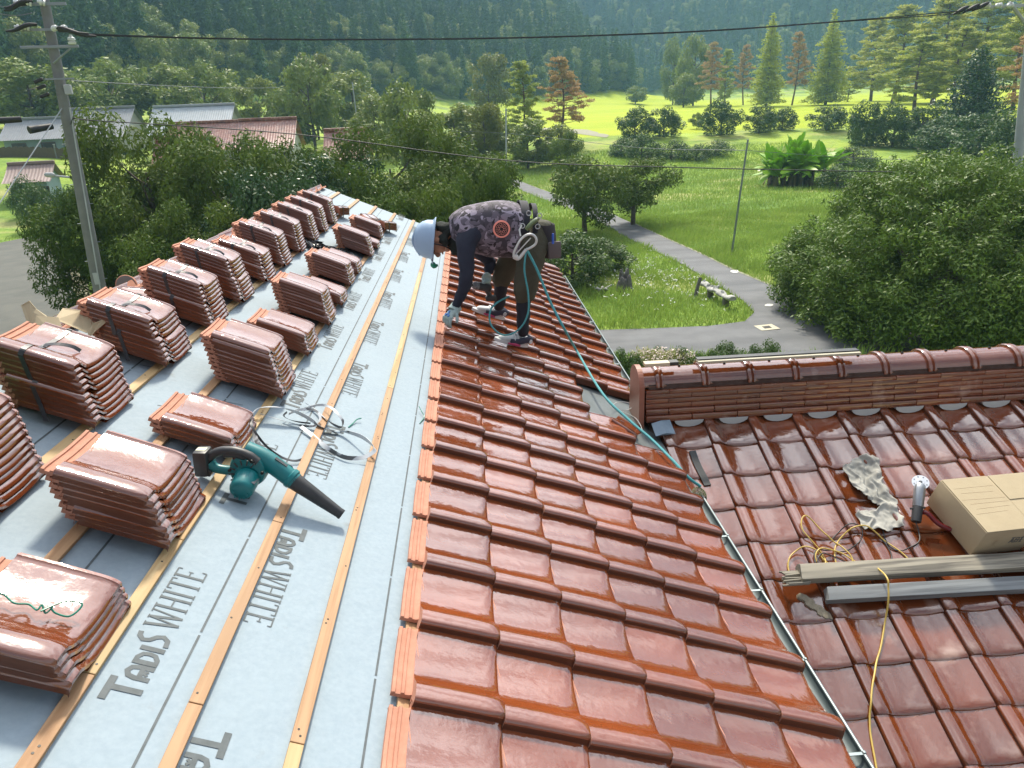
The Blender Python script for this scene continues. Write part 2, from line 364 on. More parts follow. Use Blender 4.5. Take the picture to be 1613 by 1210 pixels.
GL = {  # strokes of the printed letters: points, width  (unit = cap height)
 'T1': (.80, [([(0, .90), (.80, .90)], .20), ([(.44, .80), (.44, 0)], .19)]),
 'A1': (.56, [([(.08, 0), (.08, .42), (.13, .60), (.28, .68), (.42, .60), (.47, .42), (.47, 0)], .16), ([(.08, .30), (.47, .30)], .15), ([(.20, .12), (.28, .22), (.36, .12)], .10)]),
 'D1': (.52, [([(.09, 0), (.09, .70)], .17), ([(.09, .63), (.25, .63), (.40, .52), (.43, .35), (.40, .18), (.25, .07), (.09, .07)], .14)]),
 'I1': (.24, [([(.10, 0), (.10, .70)], .17)]),
 'S1': (.52, [([(.44, .92), (.28, .90), (.14, .76), (.18, .58), (.34, .42), (.40, .24), (.28, .08), (.02, .05)], .15)]),
 'W2': (.80, [([(.08, .97), (.24, 0)], .10), ([(.24, 0), (.40, .95)], .055), ([(.40, .95), (.56, 0)], .10), ([(.56, 0), (.72, .97)], .055), ([(0, .98), (.18, .98)], .04), ([(.33, .98), (.47, .98)], .04), ([(.62, .98), (.80, .98)], .04)]),
 'H2': (.66, [([(.12, 0), (.12, 1)], .10), ([(.52, 0), (.52, 1)], .10), ([(.12, .52), (.52, .52)], .045), ([(.02, .98), (.22, .98)], .04), ([(.42, .98), (.62, .98)], .04), ([(.02, .02), (.22, .02)], .04), ([(.42, .02), (.62, .02)], .04)]),
 'I2': (.30, [([(.13, 0), (.13, 1)], .10), ([(.03, .98), (.23, .98)], .04), ([(.03, .02), (.23, .02)], .04)]),
 'T2': (.60, [([(.28, 0), (.28, 1)], .10), ([(.02, .97), (.54, .97)], .05), ([(.03, .97), (.03, .82)], .04), ([(.53, .97), (.53, .82)], .04), ([(.18, .02), (.38, .02)], .04)]),
 'E2': (.52, [([(.12, 0), (.12, 1)], .10), ([(.02, .97), (.46, .97)], .05), ([(.12, .52), (.36, .52)], .045), ([(.02, .03), (.48, .03)], .05), ([(.46, .97), (.46, .84)], .04), ([(.48, .03), (.48, .18)], .04), ([(.36, .44), (.36, .60)], .035)])}
mb = MB(); kk = [0]
def letters(v0, ubase, dirv, hgt, length):
    seq = ['T1', 'A1', 'D1', 'I1', 'S1', None, 'W2', 'H2', 'I2', 'T2', 'E2']
    tot = sum(GL[q][0] if q else .18 for q in seq); sx = length / tot; x = 0
    for q in seq:
        if not q: x += .18; continue
        wd, st = GL[q]
        for pts, sw in st:
            P = [V3((x + px_) * sx * dirv, py_ * hgt * dirv, 0) for px_, py_ in pts]        # along v, up
            n = len(P); Lf = []; Rt = []
            for i in range(n):
                t = unit(P[min(i + 1, n - 1)] - P[max(i - 1, 0)]); s_ = V3(-t[1], t[0], 0) * sw / 2
                k = .5 * (hgt + sx); Lf.append(P[i] + s_ * k); Rt.append(P[i] - s_ * k)
            kk[0] += 1; n_ = -.0467 + (kk[0] % 9) * .00006
            C_ = [RP(ubase - p[1], v0 + p[0], n_) for p in Lf] + [RP(ubase - p[1], v0 + p[0], n_) for p in Rt]
            mb.add(C_, [(i, i + 1, n + i + 1, n + i) for i in range(n - 1)])
        x += wd
for k in range(-3, 10): letters(1.315 + .862 * k, -.872, 1, .084, .50)
for k in range(-2, 10): letters(1.30 + .862 * k, -.728, -1, .080, .50)
part(mb, 'sheet_lettering', M_INK)
# battens with their nails
def batten(u, v0, v1, m, wd=.034, h=.017):
    mb = MB(); mb.box(RP(u, (v0 + v1) / 2, -.048 + h / 2), (wd, v1 - v0 - .003, h), (R_U, R_V, R_N), bev=.0015)
    mb.m = 1; v = v0 + .03
    while v < v1:
        for q in ((.0,), (-.009, .009))[rng.random() < .35]:
            mb.lathe(RP(u + rng.uniform(-.008, .008), v + q, -.048 + h), R_N, [(-.002, .0032), (.0008, .0032)], 6)
        v += rng.uniform(.20, .42)
    part(mb, 'batten', [m, M_NAIL])
for u, cuts in ((-.500, (-1.6, 1.30, 3.62, 6.6, 9.4)), (-.750, (-1.6, 1.345, 2.14, 5.1, 7.6, 9.4)), (-1.0, (-1.6, 1.36, 1.915, 3.7, 5.9, 9.4)), (-1.25, (-1.6, 1.2, 3.3, 6.1, 9.4)),
                (-1.485, (-1.6, 1.62, 2.45, 5.0, 7.4, 9.4)), (-1.735, (-1.6, 2.4, 5.6, 9.4)), (-.255, (-1.6, 2.6, 6., 9.4))):
    for i in range(len(cuts) - 1):
        batten(u, cuts[i], cuts[i + 1], M_BATTEN2 if (u, i) in ((-.5, 2), (-1.0, 1), (-1.485, 1), (-1.485, 2), (-1.0, 2), (-.5, 0)) else M_BATTEN)
# laid tiles of the main slope
GAP4 = (-3, -4); GAP5 = (-2, -3, -4)
spots = []
for k in range(-20, 15):
    for c in range(6):
        if (c == 4 and k in GAP4) or (c == 5 and k in GAP5): continue
        spots.append((U0 - .25 + .25 * c, V0 - k * DV))
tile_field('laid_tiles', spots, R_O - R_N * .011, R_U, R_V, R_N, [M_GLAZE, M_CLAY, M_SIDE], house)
# far slope beyond the ridge (still carries its old tiles)
RID = RP(URIDGE, 0, -.03); FU = V3(-CA, 0, -SA); FN = V3(-SA, 0, CA)
spots = [(.02 + .25 * c, -9.4 + .3046 * k) for c in range(6) for k in range(36)]
tile_field('far_slope_tiles', spots, RID, FU, V3(0, -1, 0), FN, [M_OLDGLAZE, M_CLAY, M_SIDE], house)
mb = MB(); mb.prism([RID + FN * -.06, RID + V3(0, 9.42, 0) + FN * -.06, RID + FU * 1.6 + V3(0, 9.42, 0) + FN * -.06, RID + FU * 1.6 + V3(0, -1.6, 0) + FN * -.06, RID + V3(0, -1.6, 0) + FN * -.06], FN * -.05); part(mb, 'far_roof_deck', M_DARKWOOD)
# flashing where tiles are still missing, eave gutter, fascia
mb = MB(); mb.prism([RP(.72, 3.2, -.036), RP(1.30, 3.2, -.036), RP(1.30, 5.1, -.036), RP(.72, 5.1, -.036)], R_N * .004); part(mb, 'eave_flashing', M_FLASH)
M_GUT = mat('gutter_zinc', (.085, .11, .115), rough=.6, metal=.2, noise=(6, .7, (.05, .07, .075), 5))
def gutter(v0, v1):
    mb = MB(); k = 10; V = []; r = .033
    c = lambda v: RP(1.335, v, 0) + V3(-.004, 0, -.070)
    n = max(2, int((v1 - v0) / .3))
    for i in range(n + 1):
        v = v0 + (v1 - v0) * i / n
        for rr in (r, r - .004):
            for j in range(k + 1):
                q = math.pi + math.pi * j / k; V.append(c(v) + V3(math.cos(q) * rr, 0, math.sin(q) * rr))
    m2 = 2 * (k + 1); F = []
    for i in range(n):
        for j in range(k):
            F.append((i * m2 + j, (i + 1) * m2 + j, (i + 1) * m2 + j + 1, i * m2 + j + 1))
            F.append((i * m2 + k + 1 + j, i * m2 + k + 2 + j, (i + 1) * m2 + k + 2 + j, (i + 1) * m2 + k + 1 + j))
    mb.add(V, F); mb.tube([c(v0) + V3(r, 0, .002), c(v1) + V3(r, 0, .002)], .0065, 8); mb.tube([c(v0) + V3(-r, 0, .0), c(v1) + V3(-r, 0, .0)], .004, 6)
    g = part(mb, 'gutter', M_GUT, True); mb = MB(); mb.tube([c(v0) + V3(r + .001, 0, .004), c(v1) + V3(r + .001, 0, .004)], .0055, 8); mb.build('gutter_rim', M_GALV, g, True)
    v = v0 + .2
    while v < v1:
        h = MB(); h.box(c(v) + V3(.006, 0, .004), (.062, .012, .003)); h.box(c(v) + V3(r + .002, 0, .006), (.010, .014, .014), bev=.003)
        h.build('gutter_hook', M_GALV, g); v += .455
gutter(-1.6, 3.63); gutter(5.25, 9.55)
mb = MB(); mb.box(RP(1.27, (VLO + VHI) / 2, 0) + V3(-.02, 0, -.13), (.03, VHI - VLO, .16)); part(mb, 'fascia', M_DARKWOOD)
# wing roof
WC = range(-1, 16); WR = range(0, 14)
tile_field('wing_tiles', [(.25 * (r - 1), DV * c) for r in WR for c in WC], W_O - W_N * .010, W_S, W_X, W_N, [M_OLDGLAZE, M_CLAY, M_SIDE], house)
mb = MB(); mb.prism([WP(-.36, -.45, -.03), WP(-.36, 3.6, -.03), WP(5.2, 3.6, -.03), WP(5.2, -.45, -.03)], W_N * -.06); part(mb, 'wing_deck', M_DARKWOOD)
# wing's other slope
YR = 4.49; ZR = W_O[2] + (YR - W_O[1]) * math.tan(AL)
B_O = V3(W_O[0], YR, ZR); B_S = V3(0, CA, -SA); B_N = V3(0, SA, CA)
tile_field('wing_back_tiles', [(.05 + .25 * r, -5.2 + DV * c) for r in range(6) for c in range(18)], B_O, B_S, V3(-1, 0, 0), B_N, [M_OLDGLAZE, M_CLAY, M_SIDE], house)
mb = MB(); mb.prism([B_O + V3(-.3, 0, -.03), B_O + V3(5.2, 0, -.03), B_O + V3(5.2, 0, -.03) + B_S * 1.6, B_O + V3(-.3, 0, -.03) + B_S * 1.6], B_N * -.06); part(mb, 'wing_back_deck', M_DARKWOOD)
# its ridge: courses of flat ridge tiles, mortar, half-round caps
XA, XB = 1.105, 6.7; yf = 4.356; zb = 5.512
mb = MB(); lay = [(0, .046, .032), (.047, .040, .018), (.088, .033, .0), (.122, .033, .0), (.156, .033, .0), (.190, .030, .006)]
for i, (z0, hh_, pr) in enumerate(lay):
    x = XA - (.155 if i % 2 else 0); 
    while x < XB:
        a, b = max(x, XA), min(x + .3085, XB)
        if b - a > .02: mb.box(((a + b) / 2, YR, zb + z0 + hh_ / 2), (b - a - .0006, .268 + 2 * pr, hh_ - .0012), bev=.006 if i < 2 else .0018)
        x += .31
part(mb, 'ridge_courses', [M_OLDGLAZE], True)
mb = MB(); mb.box(((XA + XB) / 2 + .01, YR, zb + .12), (XB - XA - .03, .244, .23)); mb.box(((XA + XB) / 2 + .01, YR, zb + .236), (XB - XA - .02, .235, .036)); part(mb, 'ridge_mortar', M_MORTAR)
x = 1.20 - .31; i = 0
while x < XB - .1:
    mb = MB(); k = 14; a, b = max(x, XA - .01), x + .305
    def arch(x, r, dz=0): return [V3(x, YR + math.cos(math.pi * j / k) * r, zb + .238 + math.sin(math.pi * j / k) * r * .80 + dz) for j in range(k + 1)]
    st = [(a, .118), (b - .010, .118)] if x < XA else [(a - .026, .112), (a - .026, .134), (a - .020, .139), (a - .006, .139), (a + .001, .128), (a + .006, .126), (a + .012, .138), (a + .022, .138), (a + .030, .120), (a + .05, .1175), (b, .1175), (b, .10)]
    for xx, r in st: mb.V += [tuple(p) for p in arch(xx, r)]
    for s_ in range(len(st) - 1):
        for j in range(k): q = s_ * (k + 1) + j; mb.F.append((q, q + k + 1, q + k + 2, q + 1)); mb.M.append(0)
    if x >= XA: mb.m = 1; mb.lathe((x + .16, YR, zb + .238 + .093), (0, 0, 1), [(-.004, .010), (.006, .009), (.011, .004)], 8)
    part(mb, 'ridge_cap', [M_OLDGLAZE, M_NAIL], True); x += .31; i += 1
# end plate of the ridge (bare smooth clay, arched top)
mb = MB(); out = [V3(XA - .012, YR + math.cos(math.pi * j / 18) * .142, zb + .228 + math.sin(math.pi * j / 18) * .125) for j in range(19)] + [V3(XA - .012, YR - .150, zb - .075), V3(XA - .012, YR + .150, zb - .075)]
mb.prism(out, (-.035, 0, 0)); part(mb, 'ridge_end_plate', mat('ridge_end_glaze', (.30, .12, .075), rough=.45, noise=(9, .6, (.24, .09, .055), 4)))
# plaster fillets under the ridge, visible in each pan
mb = MB()
for c in range(-1, 15):
    xc = W_O[0] + c * DV + .205; P = [V3(xc + .098 * math.cos(q), yf - .036, zb + .004 - .046 * math.sin(q) * 1.0) for q in [math.pi * j / 8 for j in range(9)]]
    mb.prism(P, (0, .05, 0))
part(mb, 'plaster_fillet', M_PLASTER)
# walls and a gable end
mb = MB(); zr = RP(URIDGE, 0)[2] - .12
xr = RP(URIDGE, 0)[0]; 
prof = [(xr - 1.2, 0), (.85, 0), (.85, RP(.92, 0)[2] - .16), (xr, zr - .06), (xr - 1.2, zr - .06 - 1.2 * math.tan(AL))]
mb.prism([V3(x_, VLO + .5, z_) for x_, z_ in prof], (0, VHI - VLO - .9, 0)); part(mb, 'wall', M_WALL)
mb = MB(); mb.prism([V3(.86, 1.35, 0), V3(.86, 7.4 - 1.6, 0), V3(.86, 5.75, 4.78), V3(.86, 4.49, 5.30), V3(.86, 1.35, 3.96)], (5.5, 0, 0)); part(mb, 'wing_wall', M_WALL)
MW = mat('window_glass', (.04, .05, .055), rough=.05)
for x_ in (1.9, 4.2):
    mb = MB(); mb.box((x_, 1.345, 1.6), (1.5, .06, 1.3)); wf = part(mb, 'window', M_GALV); mb = MB()
    for s_ in (-.36, .36): mb.box((x_ + s_, 1.312, 1.6), (.64, .01, 1.14))
    mb.build('pane', MW, wf)
# blue-grey lead patch and a slip of black rubber at the junction
mb = MB(); a, b, c, d = [WQ(*q, n=.055) for q in ((1026, 668), (1055, 662), (1064, 684), (1033, 688))]
g = [a, .5 * (a + b) + W_N * .012, b, c, .5 * (c + d) + W_N * .018, d]; mb.prism(g, W_N * .004); part(mb, 'lead_patch', mat('lead_patch', (.20, .27, .33), rough=.55, metal=.2, noise=(12, .5, (.15, .2, .25), 3)))

# ------------------------------------------------------------------ the land
def sstep(a, b, x):
    t = np.clip((x - a) / (b - a), 0, 1); return t * t * (3 - 2 * t)
def spl(x, k): return np.where(x / k > 30, x, k * np.log1p(np.exp(np.clip(x / k, -40, 30))))
def land(x, y):
    x = np.asarray(x, float); y = np.asarray(y, float)
    b = np.interp(y, [0, 66, 96, 106, 118, 150, 200, 270, 420, 900], [0, 0, 1.3, 2.9, 3.7, 5.0, 6.2, 7.3, 9, 14])
    b = b + 3.6 * sstep(-24, -52, x) * sstep(52, 88, y)
    b = b + 3.5 * np.exp(-(((x - 62) / 26) ** 2 + ((y - 300) / 28) ** 2)) + 1.6 * np.exp(-(((x - 44) / 14) ** 2 + ((y - 262) / 20) ** 2))
    d = (x + 86) * -.77 + (y - 130) * .64; s = (x + 86) * .64 + (y - 130) * .77
    f = sstep(0, 75, (262 + .86 * d + 40) - s)
    hl = .56 * spl(d, 9) * f * (1 + .10 * np.sin(s / 31.) * sstep(10, 70, d))
    hl = 135 - spl(135 - hl, 12)
    d2 = (y - 430) + (x - 150) * .12
    hr = .58 * spl(d2, 14) * (1 + .16 * np.sin(x / 47. + .8) * sstep(20, 160, d2))
    hr = 135 - spl(135 - hr, 14)
    return b + np.maximum(hl, hr) + .10 * np.sin(x * .31 + 1.3 * np.sin(y * .17)) * np.sin(y * .23 + 1) * sstep(30, 60, y)
def on_land(px, py, z0=0.):
    d = ray(px, py); t = 5.
    while t < 1500:
        p = CAM + d * t
        if p[2] < float(land(p[0], p[1])): return p
        t += max(.05, .004 * t)
    return CAM + d * t
ys = np.unique(np.concatenate([np.arange(-400, -30, 30.), np.arange(-30, 20, 3.), np.arange(20, 120, 1.2), np.arange(120, 320, 4.), np.arange(320, 780, 12.)]))
xs = np.unique(np.concatenate([np.arange(-800, -120, 16.), np.arange(-120, -40, 4), np.arange(-40, 60, 1.2), np.arange(60, 200, 4), np.arange(200, 1000, 16)]))
X, Y = np.meshgrid(xs, ys); Z = land(X, Y); nx, ny = len(xs), len(ys)
idx = np.arange(nx * ny).reshape(ny, nx)
GF = np.stack([idx[:-1, :-1], idx[:-1, 1:], idx[1:, 1:], idx[1:, :-1]], -1).reshape(-1, 4)
def ground_mat():
    m = bpy.data.materials.new('meadow'); m.use_nodes = True; t = m.node_tree; b = t.nodes['Principled BSDF']; l = t.links.new
    b.inputs['Roughness'].default_value = .9; b.inputs['Specular IOR Level'].default_value = .15
    ge = t.nodes.new('ShaderNodeNewGeometry'); sp = t.nodes.new('ShaderNodeSeparateXYZ'); l(ge.outputs['Position'], sp.inputs['Vector'])
    def noise(sc, det, stretch=None):
        n = t.nodes.new('ShaderNodeTexNoise'); n.inputs['Scale'].default_value = sc; n.inputs['Detail'].default_value = det
        if stretch:
            q = t.nodes.new('ShaderNodeMapping'); q.inputs['Scale'].default_value = stretch; l(ge.outputs['Position'], q.inputs['Vector']); l(q.outputs['Vector'], n.inputs['Vector'])
        else: l(ge.outputs['Position'], n.inputs['Vector'])
        return n.outputs['Fac']
    def rng_(v, a, b_, c=0., d=1.):
        r = t.nodes.new('ShaderNodeMapRange'); r.inputs['From Min'].default_value = a; r.inputs['From Max'].default_value = b_; r.inputs['To Min'].default_value = c; r.inputs['To Max'].default_value = d
        l(v, r.inputs['Value']); return r.outputs['Result']
    def mix(A, B, f):
        x = t.nodes.new('ShaderNodeMix'); x.data_type = 'RGBA'
        for s, v in (('A', A), ('B', B)):
            if isinstance(v, tuple): x.inputs[s].default_value = (*v, 1)
            else: l(v, x.inputs[s])
        l(f, x.inputs['Factor']); return x.outputs['Result']
    def mul(a, b_):
        x = t.nodes.new('ShaderNodeMath'); x.operation = 'MULTIPLY'; l(a, x.inputs[0]); l(b_, x.inputs[1]); return x.outputs[0]
    base = mix((.135, .225, .035), (.20, .285, .045), rng_(noise(.22, 5), .35, .65))
    base = mix(base, (.085, .17, .028), rng_(noise(1.3, 6), .5, .72))
    base = mix(base, (.34, .34, .13), rng_(noise(.07, 5, (1, 2.6, 1)), .50, .60, 0, .8)); base = mix(base, (.075, .15, .022), rng_(noise(.05, 4, (1, 2, 1)), .52, .64, 0, .8)); base = mix(base, (.30, .40, .05), mul(rng_(sp.outputs['Y'], 72, 92), rng_(noise(.16, 4), .42, .6)))  # last mix: sunlit far zone of the meadow, painted into the grass colour
    # mown golf grass beyond the hedge line
    turf = mix((.28, .36, .012), (.34, .40, .018), rng_(noise(.09, 3, (.3, 1.6, 1)), .4, .6))
    band = mul(rng_(sp.outputs['Y'], 111, 114), mul(rng_(sp.outputs['Y'], 400, 340), rng_(sp.outputs['X'], 4, 15)))
    base = mix(base, turf, band)
    soil = mix((.03, .04, .015), (.05, .06, .02), noise(.4, 4))
    base = mix(base, soil, rng_(sp.outputs['Z'], 12, 20)); yard = mix((.13, .12, .105), (.20, .185, .16), noise(.8, 6)); base = mix(base, yard, rng_(sp.outputs['Y'], 9, 3))
    l(base, b.inputs['Base Color'])
    n2 = t.nodes.new('ShaderNodeBump'); n2.inputs['Strength'].default_value = .8; n2.inputs['Distance'].default_value = .25
    l(noise(2.2, 8), n2.inputs['Height']); l(n2.outputs['Normal'], b.inputs['Normal'])
    return m
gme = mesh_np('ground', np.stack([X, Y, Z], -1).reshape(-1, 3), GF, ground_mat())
tag(link('ground', gme), kind='structure')
M_ASPH = mat('asphalt', (.105, .11, .115), rough=.85, noise=(1.1, .7, (.15, .155, .16), 7), bump=(60, .3, .01))
mixin(M_ASPH, .35, .45, .7, (.075, .08, .085), detail=5, stretch=(.5, 2.5, 1))
def sheet(name, px, lift, m, kind='structure', sub=True):
    P = [on_land(*q) for q in px]
    bm = bmesh.new(); v = [bm.verts.new((p[0], p[1], 0)) for p in P]; f = bm.faces.new(v)
    bmesh.ops.triangulate(bm, faces=[f])
    if sub:
        for _ in range(5):
            e = [e for e in bm.edges if e.calc_length() > 2.0]
            if not e: break
            bmesh.ops.subdivide_edges(bm, edges=e, cuts=1); bmesh.ops.triangulate(bm, faces=[f for f in bm.faces if len(f.verts) > 3])
    for q in bm.verts: q.co.z = float(land(q.co.x, q.co.y)) + lift
    me = bpy.data.meshes.new(name); bm.normal_update()
    for f in bm.faces:
        if f.normal.z < 0: f.normal_flip()
    bm.to_mesh(me); bm.free(); me.materials.append(m); o = link(name, me)
    return tag(o, kind=kind)
LE = [(786, 279), (812, 296), (850, 313), (900, 331), (936, 348), (991, 378), (1021, 392), (1074, 418), (1117, 443), (1169, 475), (1188, 495), (1173, 508), (1117, 516), (1020, 520), (943, 522)]
RE = [(800, 279), (830, 291), (870, 305), (920, 322), (960, 336), (1001, 355), (1056, 381), (1104, 402), (1156, 428), (1238, 462), (1330, 500), (1450, 525)]
sheet('road', LE + [(820, 522), (700, 545), (700, 566), (955, 562), (1250, 560), (1480, 560)] + RE[::-1], .045, M_ASPH)
sheet('lane', [(-60, 395), (60, 372), (96, 385), (112, 440), (138, 560), (100, 700), (-120, 700)], .045, mat('lane_asphalt', (.075, .08, .07), rough=.9, noise=(.8, .8, (.11, .11, .095), 7), bump=(40, .3, .01)))
mgrav = mat('gravel_verge', (.22, .19, .12), rough=.95, noise=(5, .9, (.10, .11, .05), 8), bump=(30, .6, .02))
sheet('verge', [(96, 385), (110, 386), (136, 440), (165, 560), (130, 700), (100, 700), (138, 560), (112, 440)], .06, mgrav)
# thin stony edging along the bend
ed = []
for (a, b) in zip(RE[5:-2], RE[6:-1]): ed.append(a)
sheet('road_edging', RE[5:10] + [(x_, y_ - 2.2) for x_, y_ in RE[5:10]][::-1], .055, mat('pale_grit', (.34, .31, .25), rough=.95, noise=(4, .8, (.16, .2, .08), 6)), sub=False)
sheet('cut_grass', [(905, 268), (960, 262), (985, 272), (975, 284), (935, 290), (885, 292), (862, 283)], .05, mat('dry_cut_grass', (.30, .22, .13), rough=.95, noise=(2, .9, (.16, .19, .05), 7)))
sheet('path', [(858, 202), (925, 205), (960, 214), (955, 218), (905, 211), (850, 207)], .06, mat('pale_path', (.26, .25, .17), rough=.95), sub=False)
wm = mat('worn_white_paint', (.62, .62, .58), rough=.8, noise=(9, .6, (.35, .36, .34), 5))
for q in ((1157, 430, 7, 2.4), (1211, 483.5, 7, 1.8)):
    sheet('road_marking', [(q[0] + q[2] * math.cos(t) , q[1] + q[3] * math.sin(t)) for t in [i * math.pi / 5 for i in range(10)]], .06, wm, sub=False)
dc = MB(); P = [on_land(*q) + V3(0, 0, .075) for q in ((1187, 516.5), (1215, 513.5), (1229, 521), (1200, 524))]; dc.prism(P, (0, 0, -.06))
o = dc.build('drain_cover', mat('pale_concrete', (.52, .48, .36), rough=.9, noise=(4, .5, (.4, .37, .28), 5))); tag(o, 'pale rectangular concrete drain cover set in the asphalt of the road junction', 'drain cover')
dc = MB(); c0 = sum(P) / 4
for k in range(7): dc.box(c0 + (P[1] - P[0]) * (k - 3) * .055 + V3(0, 0, .004), (.05, .26, .006))
dc.build('grating', M_NAIL, o)

# ------------------------------------------------------------------ leaves
def leafcloud(clumps, n, size, aspect=.5, shell=.55, droop=.0, seed=0, up=.35, flat=.0, fold=True):
    """clumps: (cx,cy,cz, rx,ry,rz) rows. n leaves in all, spread by clump surface. Each leaf two quads folded on its midrib (or one quad)."""
    r = np.random.default_rng(seed); C = np.array(clumps, float); wgt = (C[:, 3] * C[:, 4] + C[:, 4] * C[:, 5] + C[:, 3] * C[:, 5]); wgt /= wgt.sum()
    ci = r.choice(len(C), n, p=wgt)
    d = r.normal(size=(n, 3)); d /= np.linalg.norm(d, axis=1)[:, None]
    rad = 1 - shell * r.random(n) ** 1.6
    P = C[ci, :3] + d * C[ci, 3:] * rad[:, None]
    nrm = d * (1 - up) + r.normal(scale=.55, size=(n, 3)); nrm[:, 2] += up + flat
    nrm /= np.linalg.norm(nrm, axis=1)[:, None]
    a = r.normal(size=(n, 3)) + d * .6; a[:, 2] -= droop; a -= nrm * (a * nrm).sum(1)[:, None]; a /= np.linalg.norm(a, axis=1)[:, None] + 1e-9
    b = np.cross(nrm, a); s = size * (.65 + .7 * r.random(n))[:, None]
    tip = P + a * s; base = P - a * s * .35; wv = b * s * aspect * .5
    mid = P + a * s * .25
    V = np.stack([base, mid + wv, tip, mid - wv], 1).reshape(-1, 3)
    F = np.arange(n * 4).reshape(n, 4)
    return V, F
def clump_ball(r, n, R, rc, flat=.8, seed_dir=None, hollow=.35):
    """n clump centres spread through an ellipsoid R with clump radius about rc."""
    out = []
    for i in range(n):
        d = r.normal(size=3); d /= np.linalg.norm(d); q = (hollow + (1 - hollow) * r.random() ** .45)
        k = rc * (.65 + .7 * r.random()); out.append((*(d * R * q), k, k, k * flat))
    return out
M_BARK = mat('bark', (.075, .058, .042), rough=.95, noise=(6, .8, (.13, .115, .095), 6), bump=(14, .8, .03))
M_BARKR = mat('pine_bark', (.16, .085, .055), rough=.95, noise=(4, .8, (.09, .06, .05), 6), bump=(12, .8, .03))
def limbs(r, mb, hgt, spread, r0, n=6, start=.35, lean=0., k=7):
    top = V3(lean, 0, hgt); mb.tube(spline([V3(0, 0, -.3), V3(lean * .2 + r.normal() * .05, r.normal() * .05, hgt * .35), top * .75, top], 4), np.linspace(r0, r0 * .25, 13), k)
    for i in range(n):
        z = hgt * (start + (.9 - start) * i / max(n - 1, 1)); q = i * 2.4 + r.random(); e = spread * (.6 + .4 * r.random()) * (1 - .5 * i / n)
        p0 = V3(lean * z / hgt, 0, z); p2 = p0 + V3(math.cos(q) * e, math.sin(q) * e, e * (.35 + .5 * r.random())); p1 = (p0 + p2) / 2 + V3(0, 0, -.08 * e)
        mb.tube(spline([p0, p1, p2], 3), np.linspace(r0 * .42, r0 * .10, 7), 5)
PROTO = {}
def crown_mesh(key, V, F, m):
    PROTO[key] = mesh_np(key, V, F, m, smooth=False)
def broadleaf_proto(key, m, R, n_cl, rc, n_leaf, leaf, aspect, seed, trunk_h, droop=.3, bark=None, flat=.8, up=.35, hollow=.35, shell=.55):
    """a proto tree about its foot: crown mesh and trunk mesh."""
    r = np.random.default_rng(seed); cl = [(c[0], c[1], c[2] + trunk_h + R[2] * .75, *c[3:]) for c in clump_ball(r, n_cl, np.array(R), rc, flat, hollow=hollow)]
    V, F = leafcloud(cl, n_leaf, leaf, aspect, seed=seed, droop=droop, up=up, shell=shell)
    V[:, 2] = np.maximum(V[:, 2], .05)
    me = mesh_np('crown', V, F, m, smooth=False)
    mb = MB(); limbs(r, mb, trunk_h + R[2] * 1.1, R[0] * .7, .05 * trunk_h + .09, 8, .3)
    tm = mesh_np('trunk', np.array(mb.V), mb.F, bark or M_BARK, mb.M, sharp=60)
    PROTO[key] = (me, tm, trunk_h + R[2] * 1.75, R[0])
def plant(name, key, px, Y, ytop, label, cat='tree', group=None, wpx=None, rot=None, base=None, parts=True, yaw_only=False, zsink=0.):
    """stand a copy of a proto at picture column px, distance Y; ytop is the crown top's row, wpx its breadth in picture px."""
    me, tm, h0, r0 = PROTO[key]
    if base is None:
        p = at_Y(px, 200, Y); b = V3(p[0], Y, float(land(p[0], Y)) - zsink)
    else: b = np.asarray(base, float)
    top = None
    if ytop is not None:
        yy = b[1]; d = b - CAM; q = None
        lo, hi = b[2], b[2] + 60
        for _ in range(40):
            mid = (lo + hi) / 2; v = V3(b[0], b[1], mid) - CAM; py = 605 - FPX * (v @ CAM_U) / (v @ CAM_F)
            if py > ytop: lo = mid
            else: hi = mid
        hgt = lo - b[2]
    else: hgt = h0
    sz = hgt / h0; sx = sz
    if wpx: sx = wpx / 2 / FPX * float((b - CAM) @ CAM_F) / r0
    t = thing(name, label, cat, b, group); t.scale = (sx, sx, sz); t.rotation_euler.z = rng.uniform(0, 6.28) if rot is None else rot
    if parts:
        c = link('crown', me, t); 
        if tm: link('trunk', tm, t)
    return t
LM_CHEST = leaf_mat('chestnut_leaf', (0.052, 0.106, 0.017), (0.084, 0.143, 0.021), (0.190, 0.230, 0.037), scale=.7, tint=.22, transl=.28, rough=.6, spec=.2)
LM_DARK = leaf_mat('dark_evergreen_leaf', (0.025, 0.067, 0.021), (0.045, 0.100, 0.029), (0.084, 0.147, 0.039), scale=.8, tint=.2, transl=.2, rough=.4)
LM_BIG = leaf_mat('glossy_evergreen_leaf', (0.052, 0.132, 0.023), (0.091, 0.181, 0.027), (0.228, 0.282, 0.045), scale=.8, tint=.24, transl=.3, rough=.5, spec=.3)
LM_MID = leaf_mat('woodland_leaf', (0.110, 0.184, 0.037), (0.193, 0.261, 0.046), (0.304, 0.298, 0.062), scale=.25, tint=.25, transl=.3)
LM_CEDAR = leaf_mat('cedar_needle', (0.041, 0.104, 0.031), (0.086, 0.161, 0.037), (0.131, 0.195, 0.043), scale=.2, tint=.2, transl=.15, rough=.7)
LM_PINE = leaf_mat('pine_needle', (0.216, 0.316, 0.066), (0.396, 0.450, 0.086), (0.600, 0.542, 0.102), scale=.3, tint=.3, transl=.3, rough=.7)
LM_LIME = leaf_mat('bright_conifer_needle', (0.305, 0.399, 0.044), (0.434, 0.468, 0.048), (0.537, 0.515, 0.064), scale=.3, tint=.3, transl=.35, rough=.7)
